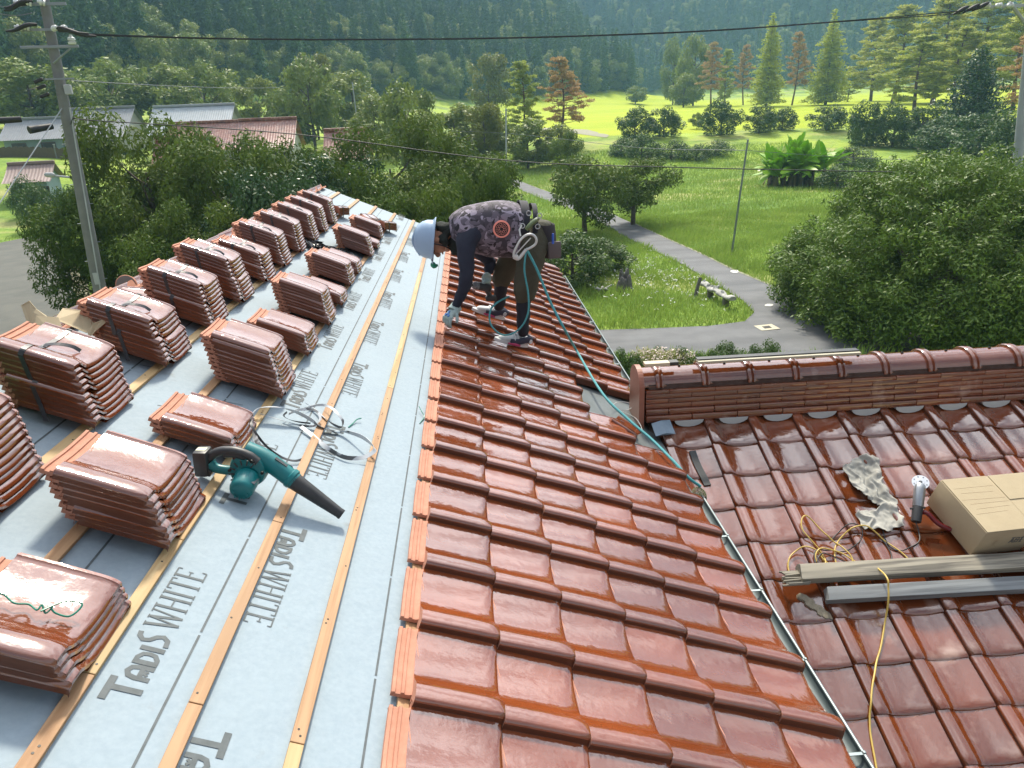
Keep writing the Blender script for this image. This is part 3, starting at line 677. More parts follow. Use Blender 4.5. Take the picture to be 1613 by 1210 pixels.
LM_RUST = leaf_mat('browned_pine_needle', (0.462, 0.263, 0.120), (0.330, 0.284, 0.100), (0.506, 0.347, 0.170), scale=.35, tint=.35, transl=.3, rough=.8)
LM_BANANA = leaf_mat('banana_leaf', (0.231, 0.469, 0.031), (0.344, 0.596, 0.046), (0.506, 0.600, 0.077), scale=.8, tint=.2, transl=.4, rough=.4)
LM_HEDGE = leaf_mat('hedge_leaf', (0.039, 0.093, 0.024), (0.066, 0.125, 0.029), (0.118, 0.172, 0.039), scale=1.2, tint=.25, transl=.25)
LM_GOLD = leaf_mat('yellow_green_leaf', (.11, .15, .020), (.16, .18, .03), (.22, .21, .04), scale=.6, tint=.3, transl=.35)
# near broadleaf protos
broadleaf_proto('chest_a', LM_CHEST, (3.2, 3.2, 2.5), 52, .80, 24000, .155, .42, 21, 1.5, droop=1.0, hollow=.3)
broadleaf_proto('chest_b', LM_CHEST, (3.0, 3.0, 2.7), 46, .75, 23000, .155, .42, 22, 1.2, droop=1.0, hollow=.3)
broadleaf_proto('dark_a', LM_DARK, (2.4, 2.4, 2.6), 50, .62, 15000, .13, .55, 23, .8, droop=.2, hollow=.3)
broadleaf_proto('mid_a', LM_MID, (3.4, 3.4, 2.7), 44, .9, 6500, .30, .6, 24, 1.6, droop=.3)
broadleaf_proto('mid_b', LM_MID, (3.0, 3.0, 3.2), 40, .9, 6500, .30, .6, 25, 1.8, droop=.3)
broadleaf_proto('gold_a', LM_GOLD, (2.8, 2.8, 2.4), 36, .8, 5500, .26, .6, 26, 1.6)
broadleaf_proto('bush_a', LM_HEDGE, (1.2, 1.2, 1.0), 34, .42, 5200, .10, .55, 27, .15, hollow=.5)
broadleaf_proto('bush_b', LM_HEDGE, (1.4, 1.4, 1.3), 40, .40, 6000, .13, .5, 28, .2, hollow=.45)
broadleaf_proto('sparse', LM_CHEST, (2.6, 2.2, 1.6), 40, .55, 7500, .16, .45, 29, 1.2, droop=.6, hollow=.25)
# conifer protos
def conifer_proto(key, m, h, rad, n, leaf, seed, aspect=.45, tiers=0, taper=1.0, trunk=.25, bare=.1, ragged=.3, bark=None, top_round=0.):
    r = np.random.default_rng(seed); cl = []; mb = MB()
    mb.tube([V3(0, 0, -.5), V3(0, 0, h * .5), V3(0, 0, h * .96)], [trunk, trunk * .6, trunk * .12], 7)
    nt_ = tiers or int(h * 2.0)
    for i in range(nt_):
        f = i / nt_; z = h * (bare + (1 - bare) * f); R_ = rad * max((1 - f) ** taper, top_round * (1 - f) ** .35) * (1 - ragged * .5 + ragged * r.random())
        nb = 7 if not tiers else 6; ph = r.random() * 6.28
        for j in range(nb):
            q = ph + 6.283 * j / nb + r.normal() * .25; e = R_ * (.75 + .4 * r.random())
            for s_ in ((.45, .8), (.9, .55)) if e > .5 else ((.5, .8),):
                k = max(e * .34 * s_[1] + .12, .22); zz = z - (.25 * e * s_[0] if not tiers else -.12 * e * s_[0]) + r.normal() * .1
                cl.append((math.cos(q) * e * s_[0], math.sin(q) * e * s_[0], zz, k * 1.15, k * 1.15, k * (.7 if not tiers else .42)))
            if tiers: mb.tube([V3(0, 0, z), V3(math.cos(q) * e * .9, math.sin(q) * e * .9, z + .10 * e)], [trunk * .28, .02], 5)
    cl.append((0, 0, h * .98, .2, .2, .4))
    V, F = leafcloud(cl, n, leaf, aspect, seed=seed, droop=.5 if not tiers else -.6, up=.25, shell=.8)
    PROTO[key] = (mesh_np('crown', V, F, m, smooth=False), mesh_np('trunk', np.array(mb.V), mb.F, bark or M_BARK, mb.M, sharp=60), h, rad)
conifer_proto('cedar_a', LM_CEDAR, 18, 3.0, 3800, .62, 31)
conifer_proto('cedar_b', LM_CEDAR, 18, 2.6, 3600, .60, 32, taper=.8)
conifer_proto('cedar_c', LM_CEDAR, 17, 3.3, 3800, .64, 33, taper=.7, ragged=.5)
conifer_proto('spire_a', LM_LIME, 24, 2.9, 9000, .42, 34, taper=.75, bare=.06, ragged=.7)
conifer_proto('spire_b', LM_LIME, 24, 3.2, 9000, .42, 35, taper=.85, bare=.06, ragged=.7)
def pine_proto(key, m, h, rad, n, leaf, seed, bare=.25, nb=34, bark=None):
    r = np.random.default_rng(seed); cl = []; mb = MB(); bend = r.normal(size=2) * .5
    ax = lambda f: V3(bend[0] * math.sin(f * 3), bend[1] * math.sin(f * 2.5), h * f)
    mb.tube([ax(f) for f in np.linspace(-.03, .97, 9)], np.linspace(.24, .04, 9), 7)
    for i in range(nb):
        f = bare + (1 - bare) * (i + r.random()) / nb; f = min(f, .98); q = i * 2.4 + r.normal() * .4; pf_ = (f - bare) / (1 - bare)
        e = rad * (.35 + .65 * math.sin(min(1, pf_ * 1.5 + .25) * math.pi * .55)) * (1 - pf_) ** .55 * (.55 + .6 * r.random()); p0 = ax(f); el = .25 + .5 * pf_ + r.normal() * .12
        p1 = p0 + V3(math.cos(q) * e, math.sin(q) * e, e * el * .6); mb.tube([p0, (p0 + p1) / 2 - V3(0, 0, .04 * e), p1], [.07, .045, .02], 5)
        for s_ in (.55, .8, 1.0):
            k = (.34 + .22 * r.random()) * (1.15 - .3 * pf_) * rad / 4.; c = p0 + (p1 - p0) * s_ + r.normal(size=3) * .18; cl.append((c[0], c[1], c[2] + .12, k * 1.35, k * 1.35, k * .62))
    V, F = leafcloud(cl, n, leaf, .35, seed=seed, droop=-1.0, up=.3, shell=.9)
    PROTO[key] = (mesh_np('crown', V, F, m, smooth=False), mesh_np('trunk', np.array(mb.V), mb.F, bark or M_BARKR, mb.M, sharp=60), h, rad)
pine_proto('pine_a', LM_PINE, 18, 4.6, 11000, .42, 36, .2, 46); pine_proto('pine_b', LM_PINE, 18, 4.2, 11000, .42, 37, .12, 52)
pine_proto('rust_a', LM_RUST, 16, 3.8, 6500, .36, 38, .25, 40)
conifer_proto('cypress_dk', LM_DARK, 13, 4.6, 12000, .36, 39, taper=.55, bare=.03, ragged=.35)
# ---- trees of the middle distance, one by one: key, column, distance, top row, breadth
n_ord = {}
def many(name, rows, group=None, cat='tree'):
    for (key, px, Y, yt, wp, lab) in rows: plant(name, key, px, Y, yt, lab, cat, group, wpx=wp)
many('chestnut_tree', [
 ('chest_a', 215, 31, 180, 240, 'tall leafy chestnut tree right behind the utility pole'),
 ('chest_b', 105, 29, 288, 170, 'chestnut tree spreading low over the grey lane by the utility pole'),
 ('chest_a', 345, 29, 224, 230, 'broad chestnut tree with yellowish leaf tips behind the strapped tile bundles'),
 ('chest_b', 250, 25, 318, 180, 'lower chestnut tree whose boughs hang between the pole and the tile bundles'),
 ('chest_b', 300, 33, 206, 190, 'chestnut tree before the red roofs, right of the tall one behind the pole'),
 ('chest_a', 432, 32, 216, 190, 'chestnut tree below the right end of the red farm roofs'),
 ('chest_b', 330, 24, 322, 190, 'low chestnut tree directly above the nearest row of strapped bundles'),
 ('chest_a', 608, 33, 188, 220, 'tall chestnut tree left of the bending worker'),
 ('chest_b', 700, 31, 205, 200, 'wide chestnut tree filling the gap above the worker\'s helmet'),
 ('chest_a', 752, 27, 270, 130, 'chestnut tree just beyond the worker\'s helmet, beside the far road'),
 ('chest_b', 560, 25, 262, 200, 'chestnut tree directly behind the far end of the stripped roof slope'),
 ('chest_a', 655, 23, 292, 180, 'low chestnut tree below the far end of the laid tiles')], 'chestnut trees behind the roof')
many('evergreen_tree', [
 ('dark_a', 395, 26, 236, 160, 'dense dark green evergreen between two chestnut trees behind the tile bundles'),
 ('dark_a', 475, 25, 240, 170, 'dark evergreen with silvery glossy leaves behind the farthest tile bundles'),
 ('dark_a', 535, 30, 222, 170, 'dark evergreen rising in front of the small red farm roof'),
 ('dark_a', 440, 23, 300, 170, 'low dark evergreen right above the black netting')], 'evergreens behind the roof')
many('persimmon_tree', [('sparse', 922, 45, 240, 165, 'open crowned tree with a visible forked trunk at the inner side of the bend'),
 ('sparse', 1000, 48, 246, 150, 'loose leafed tree overhanging the far stretch of the bending road')], 'loose trees by the bend', 'tree')
many('woodland_tree', [
 ('mid_a', 492, 110, 92, 110, 'rounded pale green tree above the red farmhouse roof'), ('mid_b', 560, 118, 112, 90, 'rounded tree above the small red roof, left of the tall dark cedars'),
 ('mid_a', 640, 84, 130, 110, 'broad rounded tree at the edge of the bright lawn behind the chestnuts'), ('mid_b', 410, 114, 122, 70, 'small loose tree behind the ridge of the blue grey farmhouse roof'),
 ('mid_a', 330, 122, 100, 110, 'round tree crown straight above the blue grey farmhouse roof'), ('mid_b', 262, 126, 102, 100, 'round tree crown between the two grey farmhouse roofs'),
 ('mid_a', 185, 122, 96, 120, 'round tree crown rising behind the left grey farmhouse'), ('mid_b', 60, 112, 92, 130, 'wide tree crown behind the thin utility wires at the left edge'),
 ('mid_a', 10, 118, 100, 120, 'leafy tree at the extreme left edge above the farm'), ('mid_b', 715, 92, 165, 100, 'shaded rounded tree left of the two browning pines'),
 ('mid_a', 770, 96, 168, 70, 'small tree at the lawn edge close to the thin far pole'), ('mid_b', 830, 88, 188, 80, 'leafy tree in front of the greener of the two browning pines'),
 ('mid_a', 880, 90, 196, 70, 'dark leaved tree under the rust coloured pine'), ('sparse', 892, 80, 205, 56, 'small forked fruit tree standing alone in the sunlit grass'),
 ('mid_a', 120, 114, 112, 120, 'tree crown behind the pole and above the left farmhouse'), ('mid_b', 590, 102, 152, 80, 'small round tree beside the bright lawn strip')], 'rounded trees along the foot of the hill')
many('yellowing_tree', [('gold_a', 762, 88, 162, 60, 'yellow green round tree just left of the thin far pole'), ('gold_a', 500, 128, 84, 66, 'yellow green crown lit by the sun among dark cedars'), ('gold_a', 772, 170, 84, 66, 'sunlit yellow crown high beside the tall dark cedars')], None)
many('browning_pine', [('rust_a', 880, 104, 92, 90, 'large rust coloured pine in the middle of the meadow'), ('pine_b', 822, 102, 98, 80, 'half green, half browned pine beside the large rust coloured pine')], None)
many('spire_tree', [('spire_a', 1204, 190, 18, 52, 'left of the two slim pointed yellow green conifers on the golf course'), ('spire_b', 1296, 186, 12, 66, 'right of the two slim pointed yellow green conifers on the golf course')], None)
many('rusty_pine', [('rust_a', 1118, 205, 68, 50, 'rust coloured pine at the left end of the golf course row'), ('rust_a', 1244, 190, 52, 46, 'rust coloured pine standing between the two pointed conifers'), ('rust_a', 1168, 215, 72, 40, 'thin brownish pine left of the first pointed conifer'), ('rust_a', 1600, 100, 40, 90, 'browned pine beside the concrete pole at the right edge')], 'browned golf course pines')
many('golf_pine', [('pine_a', 1400, 175, 12, 130, 'tall light green pine at the left of the pine group'), ('pine_b', 1462, 160, -4, 140, 'tallest green pine, rising behind the dark round tree'),
 ('pine_a', 1530, 165, -25, 160, 'green pine whose top leaves the picture above the overhead wires'), ('pine_b', 1436, 140, 56, 110, 'yellow green pine in front of the taller pines'), ('pine_a', 1500, 135, 46, 120, 'bright green pine just left of the dark round tree'),
 ('pine_b', 1366, 200, 30, 90, 'slim green pine at the edge of the hazy hill'), ('pine_a', 1590, 130, 0, 130, 'open pine behind the crossarm of the right pole'), ('pine_b', 1140, 210, 78, 40, 'greyish green pine among the rusty ones'), ('pine_a', 1330, 205, 110, 40, 'low green pine right of the second pointed conifer')], 'green golf course pines')
many('round_evergreen', [('cypress_dk', 1526, 92, 70, 120, 'big dark round topped evergreen above the hedge on the right')], None)
many('lawn_tree', [('mid_b', 1075, 215, 116, 44, 'pale round tree at the far edge of the golf lawn'), ('mid_a', 1000, 255, 136, 36, 'small tree on the grassy golf mound'), ('mid_b', 1058, 250, 60, 40, 'tall hazy tree closing the valley behind the golf lawn'), ('mid_a', 1098, 118, 178, 24, 'tiny round tree at the lawn edge'), ('mid_b', 1090, 230, 56, 50, 'second hazy tree at the mouth of the valley')], None)
# hedges on the bank
for px, Y, yt, wp, lab in ((1000, 108, 172, 52, 'clipped hedge at the lawn edge, left half of the pair'), (1046, 108, 172, 52, 'clipped hedge at the lawn edge, right half of the pair'), (1136, 108, 160, 56, 'tall square hedge left of the banana clump'),
    (1196, 108, 168, 48, 'hedge shrub just above the small roadside pole'), (1232, 110, 172, 40, 'hedge shrub behind the banana leaves'), (1302, 108, 168, 56, 'hedge shrub right of the banana clump'), (1368, 96, 164, 60, 'dark hedge at the left end of the right hand hedge row'),
    (1410, 94, 168, 70, 'dark hedge next to last in the hedge row before the round evergreen'), (1452, 92, 170, 70, 'dark hedge below the round evergreen'), (1500, 84, 186, 90, 'rough shrub under the round evergreen'), (1560, 76, 180, 110, 'wild shrub beside the concrete pole'), (1605, 70, 185, 80, 'wild shrub behind the concrete pole')):
    plant('hedge', 'bush_b', px, Y, yt, lab, 'hedge', 'hedges on the bank', wpx=wp)
# scrub on the bank below the hedges
for i, (px, Y, yt, wp) in enumerate(((1012, 92, 212, 50), (1060, 90, 222, 50), (980, 96, 218, 40), (1130, 92, 222, 50), (1350, 78, 232, 60), (1330, 62, 262, 60), (1380, 60, 250, 50), (1100, 88, 228, 40))):
    plant('scrub', 'bush_a', px, Y, yt, ['pale scrub under the left hedge pair', 'pale scrub under the right hedge of the pair', 'scrub at the foot of the bright lawn', 'scrub below the tall square hedge', 'shaded scrub right of the banana clump', 'shrub touching the right foot of the banana clump', 'scrub in the shade left of the big evergreen', 'scrub in the middle of the bank'][i], 'shrub', 'scrub on the bank', wpx=wp)
# left lane hedge and shrubs under the pole
for i, (px, py, yt, wp) in enumerate(((120, 430, 372, 50), (150, 470, 420, 60), (125, 475, 428, 46), (190, 470, 425, 60), (12, 330, 280, 50), (30, 350, 290, 60), (185, 440, 380, 60), (62, 350, 300, 60), (90, 345, 296, 50))):
    p = on_land(px, py + 14); plant('shrub', 'bush_a', px, p[1], yt, ['yellowish shrub by the lane verge', 'dark shrub at the foot of the utility pole', 'shrub between lane verge and pole', 'leafy shrub right of the pole foot', 'dark shrub below the guy wire at the left edge', 'dark shrub beside the small shed', 'shrub behind the pole foot', 'dark shrub hiding the foot of the small shed', 'shrub right of the small shed, left of the pole'][i], 'shrub', 'shrubs by the lane', wpx=wp)
for px, py, yt, wp, lab in ((900, 452, 372, 110, 'dark bush just right of the worker, above the roof eave'), (950, 428, 378, 84, 'dark bush left of the grey tree stump')):
    p = on_land(px, py); plant('bush', 'bush_b', px, p[1], yt, lab, 'bush', None, wpx=wp)
# clipped shrubs along the near road
for i, (px, py, yt, wp) in enumerate(((985, 600, 552, 34), (1010, 604, 560, 36), (1047, 580, 548, 34), (1088, 592, 550, 42), (1118, 588, 556, 28), (1142, 588, 552, 34), (1170, 588, 542, 52), (1240, 584, 538, 46), (1215, 586, 546, 36))):
    p = on_land(px, py); plant('clipped_shrub', 'bush_a', px, p[1], yt, ['dark clipped shrub nearest the roof eave', 'dark shrub left of the pale flowers', 'low shrub behind the pale flowers', 'bright round clipped shrub right of the flowers', 'greyish small shrub in the roadside row', 'round clipped shrub in the middle of the roadside row', 'largest clipped shrub of the roadside row', 'loose shrub under the edge of the big tree', 'small shrub left of the loose one by the big tree'][i], 'shrub', 'clipped shrubs along the near road', wpx=wp)
# pale flowers
fl = MB(); p = on_land(1035, 596)
t = thing('flower_bush', 'flowering bush of pale pink and white sprays by the near road', 'bush', p)
me, tm, h0, r0 = PROTO['bush_a']
V, F = leafcloud([(0, 0, .45, .75, .45, .42), (.5, 0, .45, .6, .4, .4), (-.4, .1, .5, .5, .4, .45)], 2600, .10, .22, seed=5, droop=-.8, up=.1); V[:, 2] = np.maximum(V[:, 2], 0)
link('foliage', mesh_np('foliage', V, F, leaf_mat('grassy_leaf', (.22, .26, .05), (.30, .30, .08), (.34, .33, .12), tint=.3), smooth=False), t)
V, F = leafcloud([(0, 0, .62, .8, .5, .32), (.6, 0, .55, .6, .4, .32), (-.4, .1, .62, .5, .4, .32)], 900, .06, .8, seed=6, up=.5); link('flowers', mesh_np('flowers', V, F, leaf_mat('pink_petal', (.62, .40, .38), (.75, .70, .62), (.7, .6, .55), scale=4, tint=.5), smooth=False), t)
# big evergreen on the right
r = np.random.default_rng(77); c = V3(at_Y(1522, 300, 24.2)[0], 24.2, 0); RX = 5.6
cl = []
for i in range(950):
    d = r.normal(size=3); d /= np.linalg.norm(d); q = (.50 if i % 3 == 0 else .78) + .22 * r.random() ** .5; k = .36 + .30 * r.random(); bump_ = 1 + .05 * math.sin(4 * math.atan2(d[1], d[0]) + 3 * d[2])
    if d[2] < .1: hxy = math.hypot(d[0], d[1]); cl.append((d[0] / hxy * RX * q * bump_, d[1] / hxy * RX * q * bump_, r.uniform(.3, 2.2), k, k, k * .8))
    else: cl.append((d[0] * RX * q * bump_, d[1] * RX * q * bump_, 1.9 + d[2] * 3.55 * q * bump_, k, k, k * .75))
V, F = leafcloud(cl, 210000, .115, .45, seed=78, droop=.35, up=.45, shell=.6); V[:, 2] = np.maximum(V[:, 2], .1)
t = thing('round_tree', 'huge dome shaped evergreen beside the road junction, filling the right of the view', 'tree', c)
link('crown', mesh_np('crown', V, F, LM_BIG, smooth=False), t)
mb = MB(); limbs(r, mb, 3.6, 3.4, .32, 12, .2); link('trunk', mesh_np('trunk', np.array(mb.V), mb.F, M_BARK, mb.M, sharp=60), t)
# banana clump
p = on_land(1262, 292); p = V3(at_Y(1262, 200, p[1])[0], p[1], p[2]); t = thing('banana_plant', 'clump of banana plants with upright bright leaves on the bank', 'banana plant', p)
sc = float((p - CAM) @ CAM_F) / FPX; r = np.random.default_rng(5); lm = MB(); dm = MB(); st = MB()
for i in range(20):
    q = r.random() * 6.28; e = r.random() ** .5 * 46 * sc; hh_ = (26 + 30 * r.random()) * sc * (1.15 - e / (90 * sc)); b0 = p + V3(math.cos(q) * e, math.sin(q) * e * .6, -.2); top = b0 + V3(r.normal() * 4 * sc, 0, hh_); st.tube([b0, (b0 + top) / 2, top], [4.2 * sc, 3.4 * sc, 2.2 * sc], 7)
    for j in range(13):
        q2 = q * 3 + j * 2.4 + r.normal() * .3; ln = (24 + 28 * r.random()) * sc; el = .15 + 1.3 * r.random() ** .7; dv_ = V3(math.cos(q2), math.sin(q2), 0); P = []
        for k in range(8): f = k / 7; P.append(top + dv_ * ln * f * math.cos(el) * (1 + .25 * f) + V3(0, 0, ln * (f * math.sin(el) - .42 * f * f * (1.3 - el * .7))))
        side = unit(np.cross(dv_, V3(0, 0, 1))); tw = r.normal() * .4
        wv = [(side * math.cos(tw) + V3(0, 0, math.sin(tw))) * (.25 + 5.4 * max(0, math.sin(math.pi * min(.05 + k / 7 * .93, 1))) ** .55) * sc for k in range(8)]
        lm.ribbon(P, wv, .01)
    for j in range(3):
        q2 = r.random() * 6.28; tp = b0 + (top - b0) * (.4 + .5 * r.random()); dv_ = V3(math.cos(q2), math.sin(q2), 0)
        dm.ribbon([tp, tp + dv_ * 8 * sc + V3(0, 0, -2 * sc), tp + dv_ * 12 * sc + V3(0, 0, -12 * sc), tp + dv_ * 11 * sc + V3(0, 0, -min(26 * sc, hh_ * .8))], np.cross(dv_, V3(0, 0, 1)) * (1.2 + 1.6 * r.random()) * sc, .01)
lm.build('leaves', LM_BANANA, t, True, 60); dm.build('dead_leaves', leaf_mat('withered_leaf', (.10, .085, .03), (.16, .13, .05), (.2, .16, .08)), t, True, 60); st.build('stems', mat('banana_stem', (.12, .11, .05), rough=.8), t, True)

# ------------------------------------------------------------------ forest on the hills
def in_view(x, y, m=60):
    d = np.stack([x, y, land(x, y) + 8 - H], -1); f = d @ CAM_F; return (f > 5) & (np.abs((d @ CAM_R) / f * FPX) < 806 + m) & (605 - (d @ CAM_U) / f * FPX > -120)
pts = []
gx, gy = np.meshgrid(np.arange(-420, 640, 5.6), np.arange(112, 690, 5.6)); gx = gx + rng.uniform(-2.2, 2.2, gx.shape); gy = gy + rng.uniform(-2.2, 2.2, gy.shape)
gx, gy = gx.ravel(), gy.ravel(); z = land(gx, gy); dd = (gx + 86) * -.77 + (gy - 130) * .64
hb = np.interp(gy, [0, 66, 96, 106, 118, 150, 200, 270, 420, 900], [0, 0, 1.3, 2.9, 3.7, 5.0, 6.2, 7.3, 9, 14]); hb = hb + 3.6 * sstep(-24, -52, gx) * sstep(52, 88, gy)
ok = in_view(gx, gy) & (z - hb > 4.5)
gx, gy, z = gx[ok], gy[ok], z[ok]; dist = np.hypot(gx, gy)
far = dist > 420; keep = ~far | (rng.random(len(gx)) < .62); gx, gy, z, dist = gx[keep], gy[keep], z[keep], dist[keep]
# what the picture shows largest: nearest first, with only the ones not hidden behind nearer crowns
pj = np.stack([gx, gy, z + 11 - H], -1); pf = pj @ CAM_F; ppx = 806.5 + FPX * (pj @ CAM_R) / pf; ppy = 605 - FPX * (pj @ CAM_U) / pf
order = np.argsort(dist); big = order[(ppy[order] > -60) & (ppx[order] > -40) & (ppx[order] < 1660)][:280]
isbig = np.zeros(len(gx), bool); isbig[big] = True
conif = rng.random(len(gx)) < np.clip(.35 + (z - 12) / 22, .25, .92)
for i in big:
    b = (gx[i], gy[i], z[i] - .4)
    if conif[i]:
        key = ('cedar_a', 'cedar_b', 'cedar_c')[rng.integers(3)]; me, tm, h0, r0 = PROTO[key]; o = link('cedar_tree', me, None, b); tag(o, 'dark pointed cedar among many alike on the forested hillside', 'tree', 'cedars on the hillside')
        s = rng.uniform(.8, 1.2); o.scale = (s * 1.05, s * 1.05, s)
    else:
        key = ('mid_a', 'mid_b')[rng.integers(2)]; me, tm, h0, r0 = PROTO[key]; o = link('hillside_tree', me, None, b); tag(o, 'rounded broadleaf tree among many alike on the forested hillside', 'tree', 'broadleaf trees on the hillside')
        s = rng.uniform(.95, 1.5); o.scale = (s, s, s * 1.15)
    o.rotation_euler.z = rng.uniform(0, 6.28)
# the remaining far wood: one object that scatters whole trees
rest = ~isbig; P = np.stack([gx[rest], gy[rest], z[rest] - .4], -1)
me = bpy.data.meshes.new('forest'); me.vertices.add(len(P)); me.vertices.foreach_set('co', P.astype(np.float32).ravel())
at = me.attributes.new('kind_no', 'INT', 'POINT'); at.data.foreach_set('value', np.where(rng.random(len(P)) < .74, rng.integers(0, 3, len(P)), 3).astype(np.int32)); me.update()
fo = link('forest', me); tag(fo, 'hazy cedar forest covering the far hillsides', 'forest', None, 'stuff')
lib = bpy.data.collections.new('tree_library')
ng = bpy.data.node_groups.new('scatter_trees', 'GeometryNodeTree'); ng.interface.new_socket('Geometry', in_out='INPUT', socket_type='NodeSocketGeometry'); ng.interface.new_socket('Geometry', in_out='OUTPUT', socket_type='NodeSocketGeometry')
gi = ng.nodes.new('NodeGroupInput'); go = ng.nodes.new('NodeGroupOutput'); jn = ng.nodes.new('GeometryNodeJoinGeometry'); na = ng.nodes.new('GeometryNodeInputNamedAttribute'); na.data_type = 'INT'; na.inputs['Name'].default_value = 'kind_no'
src = {k: [o for o in COL.objects if o.type == 'MESH' and o.data == PROTO[k][0]][0] for k in ('cedar_a', 'cedar_b', 'cedar_c', 'mid_b')}
for i, k in enumerate(('cedar_a', 'cedar_b', 'cedar_c', 'mid_b')):
    oi = ng.nodes.new('GeometryNodeObjectInfo'); oi.inputs['Object'].default_value = src[k]; oi.inputs['As Instance'].default_value = True
    ip = ng.nodes.new('GeometryNodeInstanceOnPoints'); cmp = ng.nodes.new('FunctionNodeCompare'); cmp.data_type = 'INT'; cmp.operation = 'EQUAL'; cmp.inputs[3].default_value = i
    rv = ng.nodes.new('FunctionNodeRandomValue'); rv.data_type = 'FLOAT'; rv.inputs[2].default_value = .8 if i < 3 else 1.1; rv.inputs[3].default_value = 1.25 if i < 3 else 1.7
    rr = ng.nodes.new('FunctionNodeRandomValue'); rr.data_type = 'FLOAT_VECTOR'; rr.inputs[0].default_value = (0, 0, 0); rr.inputs[1].default_value = (0, 0, 6.28)
    l = ng.links.new; l(na.outputs['Attribute'], cmp.inputs[2]); l(gi.outputs[0], ip.inputs['Points']); l(cmp.outputs['Result'], ip.inputs['Selection'])
    l(oi.outputs['Geometry'], ip.inputs['Instance']); l(rv.outputs[1], ip.inputs['Scale']); l(rr.outputs[0], ip.inputs['Rotation']); l(ip.outputs['Instances'], jn.inputs['Geometry'])
ng.links.new(jn.outputs[0], go.inputs[0]); md = fo.modifiers.new('scatter', 'NODES'); md.node_group = ng
print('forest', len(P), 'big', len(big))
# ------------------------------------------------------------------ grass blades of the meadow
def blades(n, region, hmin, hmax, wd, seed, keep=None):
    r = np.random.default_rng(seed); x = r.uniform(region[0], region[1], n); y = r.uniform(region[2], region[3], n)
    if keep is not None: k = keep(x, y); x, y = x[k], y[k]
    n = len(x); z = land(x, y); h = r.uniform(hmin, hmax, n) * (.7 + .5 * np.sin(x * .5 + np.sin(y * .4) * 2) ** 2); q = r.uniform(0, 6.28, n); wv = np.stack([np.cos(q), np.sin(q), 0 * q], -1) * wd * (.6 + .8 * r.random(n))[:, None]
    ln = np.stack([r.normal(.06, .22, n), r.normal(0, .22, n), 0 * q], -1) * h[:, None]; b = np.stack([x, y, z - .02], -1); up = np.stack([0 * h, 0 * h, h], -1)
    V = np.stack([b - wv, b + wv, b + wv * .5 + up * .6 + ln * .4, b + up + ln], 1).reshape(-1, 3)
    return V, np.arange(n * 4).reshape(n, 4)
road_o = bpy.data.objects['road']; from mathutils.bvhtree import BVHTree
dgv = bpy.context.evaluated_depsgraph_get()
bvs = [BVHTree.FromObject(bpy.data.objects[q], dgv) for q in ('road', 'lane', 'verge')]
def off_road(x, y):
    out = np.ones(len(x), bool)
    for i in range(len(x)):
        for b in bvs:
            if b.ray_cast(Vector((x[i], y[i], 50)), Vector((0, 0, -1)))[0] is not None: out[i] = False; break
    return out
def keep_view(x, y):
    d = np.stack([x, y, 0 * x - H], -1); f = d @ CAM_F; u = 806 + (d @ CAM_R) / f * FPX; v = 605 - (d @ CAM_U) / f * FPX
    k = (f > 1) & (u > -30) & (u < 1640) & (v < 640); k[k] &= off_road(x[k], y[k]); return k
LM_GRASS = leaf_mat('grass_blade', (0.139, 0.288, 0.037), (0.233, 0.391, 0.055), (0.409, 0.446, 0.131), scale=.35, tint=.3, transl=.35, rough=.6)
V1, F1 = blades(170000, (1, 30, 20, 52), .12, .38, .016, 3, keep_view); V2, F2 = blades(90000, (-5, 45, 50, 100), .15, .42, .030, 4, keep_view)
V3_, F3 = blades(30000, (-34, 3, 24, 60), .12, .35, .025, 5, keep_view)
V = np.concatenate([V1, V2, V3_]); F = np.concatenate([F1, F2 + len(V1), F3 + len(V1) + len(V2)])
tag(link('grass', mesh_np('grass', V, F, LM_GRASS, smooth=False)), 'tall green meadow grass round the bending road', 'grass', None, 'stuff')
# white clover-like flowers in the corner plot
r = np.random.default_rng(8); n = 300; cx = r.normal(size=(n, 2)) * (1.6, 2.6) + on_ground(1030, 445)[:2]; k = off_road(cx[:, 0], cx[:, 1]); cx = cx[k]; n = len(cx)
V, F = leafcloud([(a, b, .28 + .1 * r.random(), .09, .09, .05) for a, b in cx], n * 4, .05, .9, seed=9, up=.9)
tag(link('wildflowers', mesh_np('wildflowers', V, F, mat('white_petal', (.55, .58, .50), rough=.8), smooth=False)), 'small white wildflowers scattered in the corner plot', 'flowers', None, 'stuff')
# ------------------------------------------------------------------ haze
hz = bpy.data.meshes.new('haze'); bm = bmesh.new(); bmesh.ops.create_cube(bm, size=1); bm.to_mesh(hz); bm.free()
ho = link('haze', hz); ho.scale = (2000, 1000, 182); ho.location = (100, 400, 88); tag(ho, kind='stuff')
hm = bpy.data.materials.new('hazy_air'); hm.use_nodes = True; t = hm.node_tree; t.nodes.clear(); po = t.nodes.new('ShaderNodeOutputMaterial'); pv = t.nodes.new('ShaderNodeVolumePrincipled')
pv.inputs['Color'].default_value = (.40, .74, 1.0, 1); pv.inputs['Density'].default_value = .00034; pv.inputs['Anisotropy'].default_value = .45
t.links.new(pv.outputs['Volume'], po.inputs['Volume']); hz.materials.append(hm)

